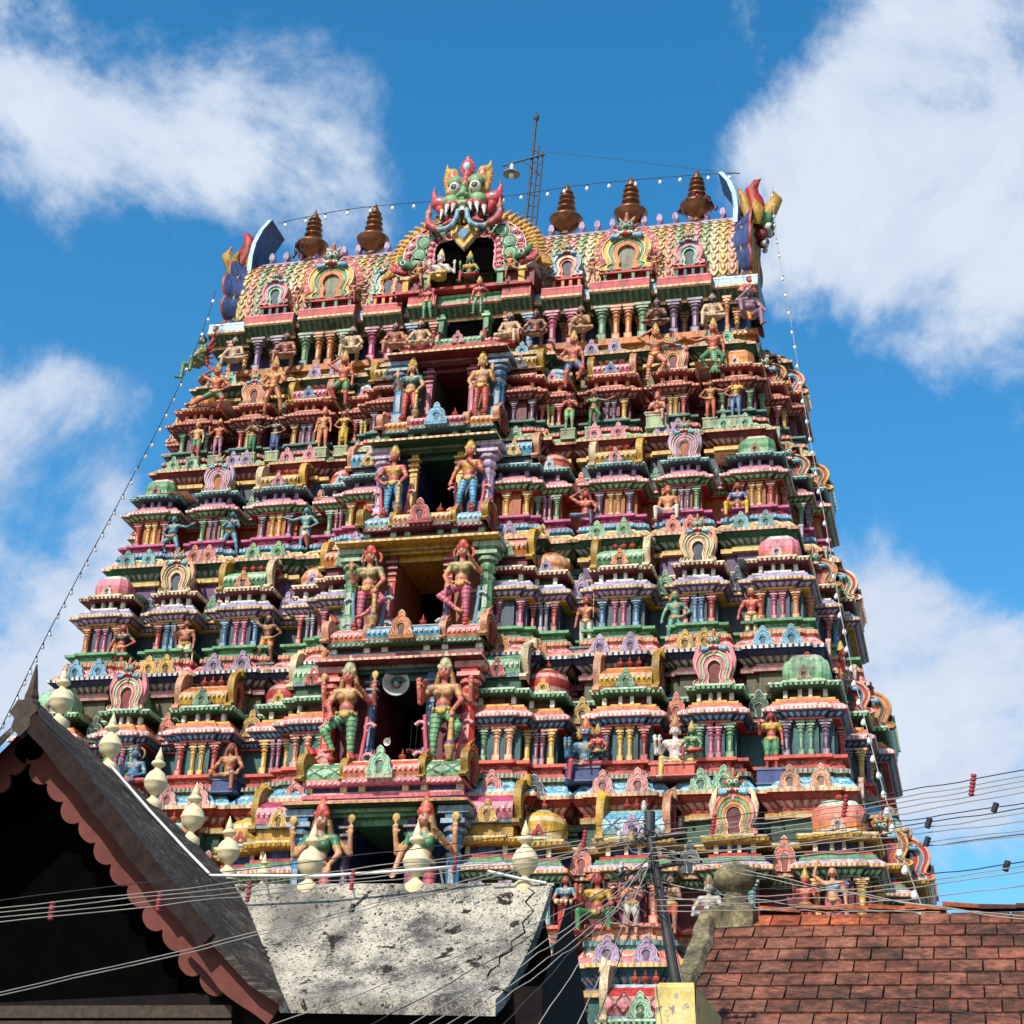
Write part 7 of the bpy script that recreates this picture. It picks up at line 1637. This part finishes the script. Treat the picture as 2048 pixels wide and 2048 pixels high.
# ------------------------------------------------------------------ leaning pole and its wires
pt, pb = at(1294, 1640, 13.0), at(1352, 1968, 13.0); pg = pb + (pb - pt) * ((pb[2] + 1.6) / (pt[2] - pb[2]))
POLE = thing('power_pole', V(pg), 'leaning rusty steel pole topped by a tangle of wires', 'utility pole')
mb = MB(); mb.tube([V(pg), V(pb), V(pt)], [.045, .040, .030], None, 8); mb.build('shaft', M_IRON, POLE)
mb = MB(); mb.tube([V(pt + [.02, 0, -.12]), V(pt + [.02, 0, .06])], .04, None, 7)
mb.tube([V(pt + [-.22, 0, -.18]), V(pt + [.28, 0, -.10])], .022, None, 5); mb.tube([V(pt + [-.2, 0, -.40]), V(pt + [.24, 0, -.32])], .018, None, 5)
mb.build('cross_arm', M_IRON, POLE)
for i, (dx, dz) in enumerate(((-.2, -.12), (-.08, -.10), (.12, -.06), (.25, -.04), (-.18, -.34), (.2, -.27), (-.02, .1))):
    mb = MB(); q = pt + np.array([dx, -.02, dz]); T = Frame(q[0], q[1])
    mb.lathe(T, 0, 0, [(.008, q[2] - .05), (.02, q[2] - .03), (.022, q[2]), (.014, q[2] + .01), (.02, q[2] + .02), (.008, q[2] + .04)], (.1, .1, .1), 8, True); mb.c = [None] * len(mb.c)
    mb.build('insulator', M_IRON if i % 2 else M_HORN, POLE)
for i in range(9):
    mb = MB(); c = pt + np.array([rnd.uniform(-.22, .22), rnd.uniform(-.1, 0), rnd.uniform(-.75, .02)]); R_ = rnd.uniform(.06, .16); e0 = rnd.uniform(0, 6)
    mb.tube([V(c + [R_ * cos(e0 + t * .55) * (1 + .3 * sin(t)), .04 * sin(t * 2 + i), R_ * .8 * sin(e0 + t * .5)]) for t in range(11)], .0055, None, 5); mb.build('loose_coil', M_WIRED if i % 3 else M_WIREL, POLE)
NW = [0]
def wire(p0, p1, sag, label, group, dark=False, r=.0031, kink=0.0, spacers=None):
    a, b = at(*p0), at(*p1); n = 26; pts = []; ph = rnd.uniform(0, 6)
    for i in range(n + 1):
        t = i / n; q = a * (1 - t) + b * t; q[2] -= sag * 4 * t * (1 - t); q[2] += kink * (sin(t * 31 + ph) + .6 * sin(t * 57 + 2 * ph)) * t * (1 - t) * 4
        pts.append(V(q))
    mb = MB(); rr = [r * (.85 + .3 * ((p[1]) / 14.0)) for p in pts]; mb.tube(pts, rr, None, 5)
    return tag(mb.build('power_line', M_WIRED if dark else M_WIREL), label, 'wire', group)
def spacer(px, py0, py1, Y, red, label):
    a, b = at(px + 3, py0, Y), at(px - 3, py1, Y); mb = MB()
    mb.tube([V(a), V(b)], .010 if red else .014, None, 6)
    n = 6
    for i in range(n):
        q = a + (b - a) * (i + .5) / n; d = (b - a) / n * .3; mb.tube([V(q - d), V(q + d)], .017 if red else .02, None, 6)
    tag(mb.build('wire_spacer', M_RED if red else M_WIRED), label, 'wire spacer', 'spacers clipped on the wires')
M_RED = plain('red_plastic', (0.28, 0.02, 0.025), 0.5)
PE = [1294, 13.0]
g1 = 'pale wires crossing the dark gable'
wire((-60, 1808, 9.5), (1290, 1640, 13), .0, 'thin dark wire above the pale bundle that crosses the gable', g1, True, kink=.004)
for y0, y1 in ((1822, 1664), (1831, 1672), (1841, 1684), (1850, 1694)): wire((-60, y0, 9.5), (1290, y1, 13), .02, 'pale wire in the bundle clipped with red spacers before the dark gable', g1, kink=.006)
for px, a, b, Y, lb in ((103, 1803, 1840, 9.9, 'red wire spacer furthest left, over the dark gable'), (318, 1783, 1822, 10.5, 'red wire spacer over the scalloped board'), (497, 1764, 1804, 10.9, 'red wire spacer at the valley beside the white roof'), (705, 1738, 1780, 11.4, 'red wire spacer above the white roof by the left doorway finial'), (910, 1709, 1748, 11.9, 'red wire spacer right of the second ridge finial'), (1168, 1660, 1702, 12.6, 'red wire spacer just left of the leaning pole')): spacer(px, a, b, Y, True, lb)
for y0, y1 in ((1998, 1664), (2004, 1672)): wire((-60, y0, 9), (1292, y1, 13), .03, 'one of two pale wires looping low across the dark gable and white roof', 'pair of wires across the gable', kink=.006)
spacer(705, 1808, 1826, 11.3, False, 'black clip joining two thin wires over the white roof')
for x0, y1, dk in ((470, 1742, 0), (690, 1716, 1), (775, 1730, 0), (815, 1738, 0), (850, 1755, 0), (890, 1764, 0), (980, 1700, 1)): wire((x0, 2075, 9.5), (1300 + rnd.uniform(-8, 8), y1, 13), .05, 'service wire in the fan rising from the lower edge to the pole', 'fan of wires rising to the pole', bool(dk), kink=.007)
for x0, y1, dk in ((1055, 1700, 0), (1140, 1715, 0), (1180, 1730, 1)): wire((x0, 2080, 11), (1304, y1, 13), .02, 'steep service wire running up beside the dark gap to the pole', 'steep wires below the pole', bool(dk), kink=.007)
g2 = 'upper bundle of wires right of the pole'
for y1, y0 in ((1528, 1652), (1540, 1664), (1550, 1674), (1560, 1686), (1572, 1697)): wire((1296, y0, 13), (2110, y1, 10.5), .03, 'wire in the topmost bundle running right from the pole into the sky', g2, y1 in (1528,), kink=.005)
spacer(1427, 1628, 1668, 12.5, True, 'red wire spacer between the pole and the pink horseshoe arch'); spacer(1690, 1590, 1634, 11.6, True, 'red wire spacer in front of the salmon corner dome'); spacer(1945, 1548, 1592, 10.9, True, 'red wire spacer hanging in the open sky')
g3 = 'middle wires right of the pole'
for y1, y0, dk in ((1596, 1690, 1), (1606, 1702, 1), (1616, 1712, 0), (1634, 1706, 0), (1652, 1722, 0), (1660, 1730, 1), (1664, 1722, 0)): wire((1298, y0, 13), (2110, y1, 10.5), .035, 'slack wire in the middle band right of the pole', g3, bool(dk), kink=.006)
spacer(1990, 1606, 1624, 10.8, False, 'black clip high on the right middle wires'); spacer(1731, 1628, 1646, 11.4, False, 'black clip in front of the tower corner'); spacer(1857, 1636, 1656, 11.1, False, 'small black clip near the middle of the right sky'); spacer(1854, 1674, 1692, 11.1, False, 'black clip on the lower middle wires')
g4 = 'lower wires right of the pole'
for y1, y0, dk in ((1714, 1786, 1), (1722, 1800, 0), (1732, 1812, 0), (1762, 1822, 0)): wire((1304, y0, 13), (2110, y1, 10.2), .05, 'wire sagging low over the tiled ridge towards the right edge', g4, bool(dk), kink=.005)
spacer(2013, 1722, 1742, 10.5, False, 'black clip at the far right edge wires')
g5 = 'wires dropping from the pole to the tiled roof'
for p0, p1 in (((1300, 1690, 13), (2110, 1846, 12)), ((1302, 1704, 13), (2110, 1838, 12)), ((1304, 1760, 13), (1880, 1824, 12.4)), ((1306, 1788, 13), (1850, 1818, 12.5))): wire(p0, p1, .06, 'pale wire slanting down from the pole across the tiled ridge', g5, kink=.005)
wire((1356, 1944, 12.9), (2110, 2042, 12.6), .03, 'single black wire sagging across the red tiles', 'wire over the tiles', True)
wire((1305, 1690, 13.0), (1372, 1985, 12.7), .0, 'thin black stay wire beside the leaning pole', 'stay wire', True, kink=.01)
# ------------------------------------------------------------------ strings of bulbs
def bulb_string(pts, n, label, s0, s1):
    P3 = spline([tuple(at(*p)) for p in pts], 8); P3 = [np.array(p) for p in P3]
    root = thing('light_string', V(P3[0]), label, 'string lights')
    mb = MB(); mb.tube([V(p) for p in P3], .02 if s0 != .60 else .013, None, 5); mb.build('cord', M_CORD if s0 != .60 else M_WIREL, root)
    L = [0]
    for a, b in zip(P3[:-1], P3[1:]): L.append(L[-1] + np.linalg.norm(b - a))
    bm = MB(); bm.lathe(Frame(0, 0), 0, 0, [(.02, -.12), (.06, -.19), (.105, -.30), (.115, -.36), (.09, -.44), (.01, -.48)], (1, 1, 1), 10, True); bm.c = [None] * len(bm.c); bme = bm.mesh('bulb', M_BULB)
    sm_ = MB(); sm_.lathe(Frame(0, 0), 0, 0, [(.015, .0), (.02, -.06), (.055, -.07), (.06, -.16), (.03, -.17)], (1, 1, 1), 8, True); sm_.c = [None] * len(sm_.c); sme = sm_.mesh('socket', M_CORD)
    for i in range(n):
        t = L[-1] * (i + .5 + rnd.uniform(-.15, .15)) / n; k = max(j for j in range(len(L)) if L[j] <= t); k = min(k, len(P3) - 2)
        p = P3[k] + (P3[k + 1] - P3[k]) * ((t - L[k]) / (L[k + 1] - L[k])); sc = s0 + (s1 - s0) * i / n
        for nm, me in (('bulb', bme), ('socket', sme)):
            o = bpy.data.objects.new(nm, me); COL.objects.link(o); o.parent = root; o.location = p - np.array(root.location); o.scale = (sc,) * 3; o.rotation_euler = (rnd.uniform(-.15, .15), rnd.uniform(-.15, .15), 0)
bulb_string([(556, 446, 72.6), (700, 418, 72.3), (870, 402, 72.4), (1010, 392, 72.6), (1180, 368, 72.3), (1400, 349, 72.4), (1480, 347, 72.6)], 21, 'string of clear bulbs sagging along the top of the tower', .75, .75)
bulb_string([(432, 580, 69.3), (398, 680, 68.5), (330, 830, 66.5), (240, 1000, 63), (110, 1240, 57), (20, 1420, 52), (-60, 1580, 49)], 34, 'string of clear bulbs slanting from the top left corner past the dark spike', .68, .55)
bulb_string([(1545, 372, 72), (1552, 470, 68.5), (1575, 600, 66.5), (1612, 830, 62), (1650, 1040, 57), (1690, 1270, 51), (1745, 1500, 44), (1800, 1690, 38), (1850, 1830, 34)], 42, 'string of clear bulbs hanging down the right flank from the dragon gable', .60, .58)
mb = MB(); mb.tube([V(at(*p)) for p in ((1090, 303, 74), (1230, 318, 73.5), (1390, 338, 73), (1478, 346, 72.8))], .012, None, 5)
tag(mb.build('guy_wire', M_WIRED), 'fine wire from the lattice mast to the dragon gable', 'wire')
# ------------------------------------------------------------------ mast with hanging lamp, loudspeakers
mbase = at(1052, 452, 74.4); MAST = thing('lattice_mast', V(mbase), 'rusty lattice mast with a cross arm and hanging lamp behind the monster mask', 'mast')
A0, A1 = at(1050, 470, 74.4), at(1072, 240, 74.4); B0, B1 = at(1060, 470, 74.4), at(1078, 290, 74.4); C0, C1 = at(1070, 470, 74.4), at(1086, 304, 74.4)
for a, b, r in ((A0, A1, .07), (B0, B1, .05), (C0, C1, .05)):
    mb = MB(); mb.tube([V(a), V(b)], r, None, 6); mb.build('mast_pole', M_IRON, MAST)
for i in range(8):
    t = .08 + i * .12; mb = MB(); a = A0 + (A1 - A0) * t * .8; c = C0 + (C1 - C0) * min(1, t * 1.05); mb.tube([V(a - (c - a) * .15), V(c)], .035, None, 5); mb.build('rung', M_IRON, MAST)
mb = MB(); mb.tube([V(at(1005, 332, 74.3)), V(at(1090, 308, 74.3))], .05, None, 6); mb.tube([V(at(1043, 321, 74.3)), V(at(1078, 345, 74.3))], .03, None, 5); mb.build('cross_arm', M_IRON, MAST)
q = at(1024, 327, 74.3); T = Frame(q[0], q[1]); mb = MB()
mb.lathe(T, 0, 0, [(.04, q[2]), (.10, q[2] - .1), (.10, q[2] - .42), (.2, q[2] - .48), (.42, q[2] - .60), (.44, q[2] - .64), (.38, q[2] - .63), (.12, q[2] - .55)], (1, 1, 1), 16, True, cap=False); mb.c = [None] * len(mb.c); mb.build('lamp_reflector', M_HORN, MAST)
mb = MB(); mb.lathe(T, 0, 0, [(.1, q[2] - .58), (.14, q[2] - .7), (.1, q[2] - .86), (.01, q[2] - .9)], (1, 1, 1), 10, True); mb.c = [None] * len(mb.c); mb.build('lamp_bulb', M_BULB, MAST)
mb = MB(); q = at(1073, 240, 74.4); T = Frame(q[0], q[1]); mb.lathe(T, 0, 0, [(.05, q[2] - .1), (.13, q[2] + .05), (.14, q[2] + .2), (.06, q[2] + .3), (.02, q[2] + .5)], (1, 1, 1), 8, True); mb.c = [None] * len(mb.c); mb.build('mast_cap', M_WIRED, MAST)
def horn(px, py, off, R_, label, aim):
    q = at(px, py, 1.0); q = at(px, py, 60 + .235 * 24 - off); o = thing('horn_loudspeaker', V(q), label, 'loudspeaker', 'horn loudspeakers in the doorway')
    d = np.array(aim, float); d /= np.linalg.norm(d); u = np.cross(d, (0, 0, 1)); u /= np.linalg.norm(u); w = np.cross(u, d)
    ring = lambda r, s: [V(q + d * s + r * (cos(2 * pi * e / 28) * u + sin(2 * pi * e / 28) * w)) for e in range(28)]
    mb = MB(); pr = [(1.0, 0), (1.02, .02), (.99, .05), (.85, -.04), (.55, -.30), (.34, -.62), (.26, -.95)]
    mb.grid([ring(R_ * a, R_ * b) for a, b in pr], [None] * 6, True, True)
    mb.grid([ring(R_ * a, R_ * b) for a, b in ((1.02, .02), (1.0, -.06), (.62, -.38), (.4, -.66), (.36, -1.1), (.01, -1.12))][::-1], [None] * 5, True, True); mb.build('horn', M_HORN, o)
    mb = MB(); mb.grid([ring(R_ * a, R_ * b) for a, b in ((.28, -.9), (.24, -.5), (.14, -.18), (.10, -.1), (.01, -.06))], [None] * 4, True, True); mb.build('driver_cone', M_HORN, o)
    mb = MB(); mb.tube([V(q - d * R_ * .9 + np.array([0, 0, R_ * .3])), V(q - d * R_ * .9 + np.array([0, .1, R_ * 1.6]))], .03, None, 5); mb.build('bracket', M_IRON, o)
horn(792, 1365, 1.2, .52, 'big grey horn loudspeaker hanging in the doorway between green-legged guardians', (.25, -1, -.15))
horn(774, 1484, 2.2, .15, 'small grey round loudspeaker on the door sill under the big horn', (-.2, -1, -.1))
# ------------------------------------------------------------------ camera, sun, sky
cam = bpy.data.cameras.new('camera'); camo = bpy.data.objects.new('camera', cam); COL.objects.link(camo)
camo.matrix_world = Matrix(((r_[0], u_[0], -f_[0], 0), (r_[1], u_[1], -f_[1], 0), (r_[2], u_[2], -f_[2], 0), (0, 0, 0, 1)))
cam.sensor_width = 36.0; cam.sensor_fit = 'HORIZONTAL'; cam.lens = 36.0 * TH[0] / 2048.0
cam.clip_end = 5000; cam.clip_start = 0.1
SC.camera = camo
SUN_EL, SUN_DIR = radians(42), np.array([-0.27, -0.90])
SUN_DIR = SUN_DIR / np.linalg.norm(SUN_DIR)
sun = bpy.data.lights.new('sun', 'SUN'); suno = bpy.data.objects.new('sun', sun); COL.objects.link(suno)
sun.energy = 5.0; sun.angle = radians(0.53); sun.color = (1.0, 0.95, 0.86)
d = Vector((SUN_DIR[0] * cos(SUN_EL), SUN_DIR[1] * cos(SUN_EL), sin(SUN_EL)))
suno.rotation_euler = d.to_track_quat('Z', 'Y').to_euler(); suno.location = (0, 0, 80)
w_ = bpy.data.worlds.new('World'); SC.world = w_; w_.use_nodes = True
nt = w_.node_tree; bg = nt.nodes['Background']; L_ = nt.links.new
sky = nt.nodes.new('ShaderNodeTexSky'); sky.sky_type = 'NISHITA'; sky.sun_disc = False
sky.sun_elevation = SUN_EL; sky.sun_rotation = atan2(SUN_DIR[0], SUN_DIR[1]); sky.air_density = 1.0; sky.dust_density = 0.6; sky.ozone_density = 2.0
bg.inputs['Strength'].default_value = 0.1
# clouds: soft banks placed by direction, broken up by noise
tc = nt.nodes.new('ShaderNodeTexCoord')
def ndir(px, py):
    v = f_ + r_ * (px - 1024) / TH[0] + u_ * (1024 - py) / TH[0]; return v / np.linalg.norm(v)
def math_(op, a, b=None, clamp=False):
    m = nt.nodes.new('ShaderNodeMath'); m.operation = op; m.use_clamp = clamp
    for i, q in enumerate((a, b)):
        if q is None: continue
        if isinstance(q, (int, float)): m.inputs[i].default_value = q
        else: L_(q, m.inputs[i])
    return m.outputs[0]
nz = N(nt, 'ShaderNodeTexNoise', Scale=8.0, Detail=12.0, Roughness=0.62, Distortion=0.35); L_(tc.outputs['Generated'], nz.inputs['Vector'])
nz2 = N(nt, 'ShaderNodeTexNoise', Scale=26.0, Detail=6.0, Roughness=0.62); L_(tc.outputs['Generated'], nz2.inputs['Vector'])
BANKS = CLOUD_BANKS = [(110, 300, 380, 200, .78), (450, 250, 330, 140, .62), (30, 60, 200, 140, .7), (740, 390, 90, 100, .40), (620, 90, 220, 110, .36),
         (1880, 150, 300, 300, 1.1), (1990, 420, 280, 330, 1.15), (1640, 290, 260, 90, .7), (1760, 430, 200, 120, .8),
         (100, 1100, 320, 220, 1.3), (40, 830, 260, 150, .9), (200, 760, 140, 90, .5), (40, 1330, 220, 160, 1.0),
         (1880, 1340, 260, 190, 1.15), (1990, 1480, 240, 200, .9), (1760, 1180, 120, 160, .75), (1690, 560, 190, 80, .38), (1790, 690, 90, 40, .4), (2030, 870, 50, 60, .5), (1900, 1600, 300, 160, .5)]
acc = None
for px, py, rx, ry, s in BANKS:
    c = ndir(px, py); ex = ndir(px + 10, py) - c; ey = ndir(px, py - 10) - c
    ex /= np.linalg.norm(ex); ey /= np.linalg.norm(ey)
    vs = nt.nodes.new('ShaderNodeVectorMath'); vs.operation = 'SUBTRACT'; L_(tc.outputs['Generated'], vs.inputs[0]); vs.inputs[1].default_value = tuple(c)
    ds = []
    for e, rr in ((ex, rx), (ey, ry)):
        dn = nt.nodes.new('ShaderNodeVectorMath'); dn.operation = 'DOT_PRODUCT'; L_(vs.outputs[0], dn.inputs[0]); dn.inputs[1].default_value = tuple(e * TH[0] / rr * 1.0)
        ds.append(math_('MULTIPLY', dn.outputs['Value'], dn.outputs['Value']))
    g = math_('EXPONENT', math_('MULTIPLY', math_('ADD', ds[0], ds[1]), -1.0))
    g = math_('MULTIPLY', g, s)
    acc = g if acc is None else math_('ADD', acc, g)
acc = math_('MINIMUM', acc, 1.15)
fluff = math_('ADD', math_('MULTIPLY', nz.outputs['Fac'], 1.0), math_('MULTIPLY', nz2.outputs['Fac'], 0.32))
dens = math_('ADD', math_('MULTIPLY', acc, 0.85), math_('MULTIPLY', math_('SUBTRACT', fluff, 0.66), 2.5))
dens = math_('MULTIPLY', math_('SUBTRACT', dens, 0.37), 1.4, True)
sm = nt.nodes.new('ShaderNodeMapRange'); sm.interpolation_type = 'SMOOTHSTEP'; L_(dens, sm.inputs[0])
hs = N(nt, 'ShaderNodeHueSaturation', Hue=0.491, Saturation=1.38, Value=1.72); L_(sky.outputs[0], hs.inputs['Color'])
mx = N(nt, 'ShaderNodeMix', data_type='RGBA'); L_(sm.outputs[0], mx.inputs['Factor']); L_(hs.outputs[0], mx.inputs['A'])
shade = ramp(nt, nz.outputs['Fac'], [(0.35, (4.3, 5.2, 6.9)), (0.62, (6.0, 6.7, 7.8))]); L_(shade.outputs[0], mx.inputs['B'])
L_(mx.outputs['Result'], bg.inputs['Color'])
vs_ = SC.view_settings; vs_.view_transform = 'Standard'; vs_.look = 'None'; vs_.gamma = 1; vs_.exposure = 0.25; vs_.use_curve_mapping = False
SC.render.engine = 'CYCLES'
SC.cycles.max_bounces = 6; SC.cycles.diffuse_bounces = 3; SC.cycles.use_denoising = True
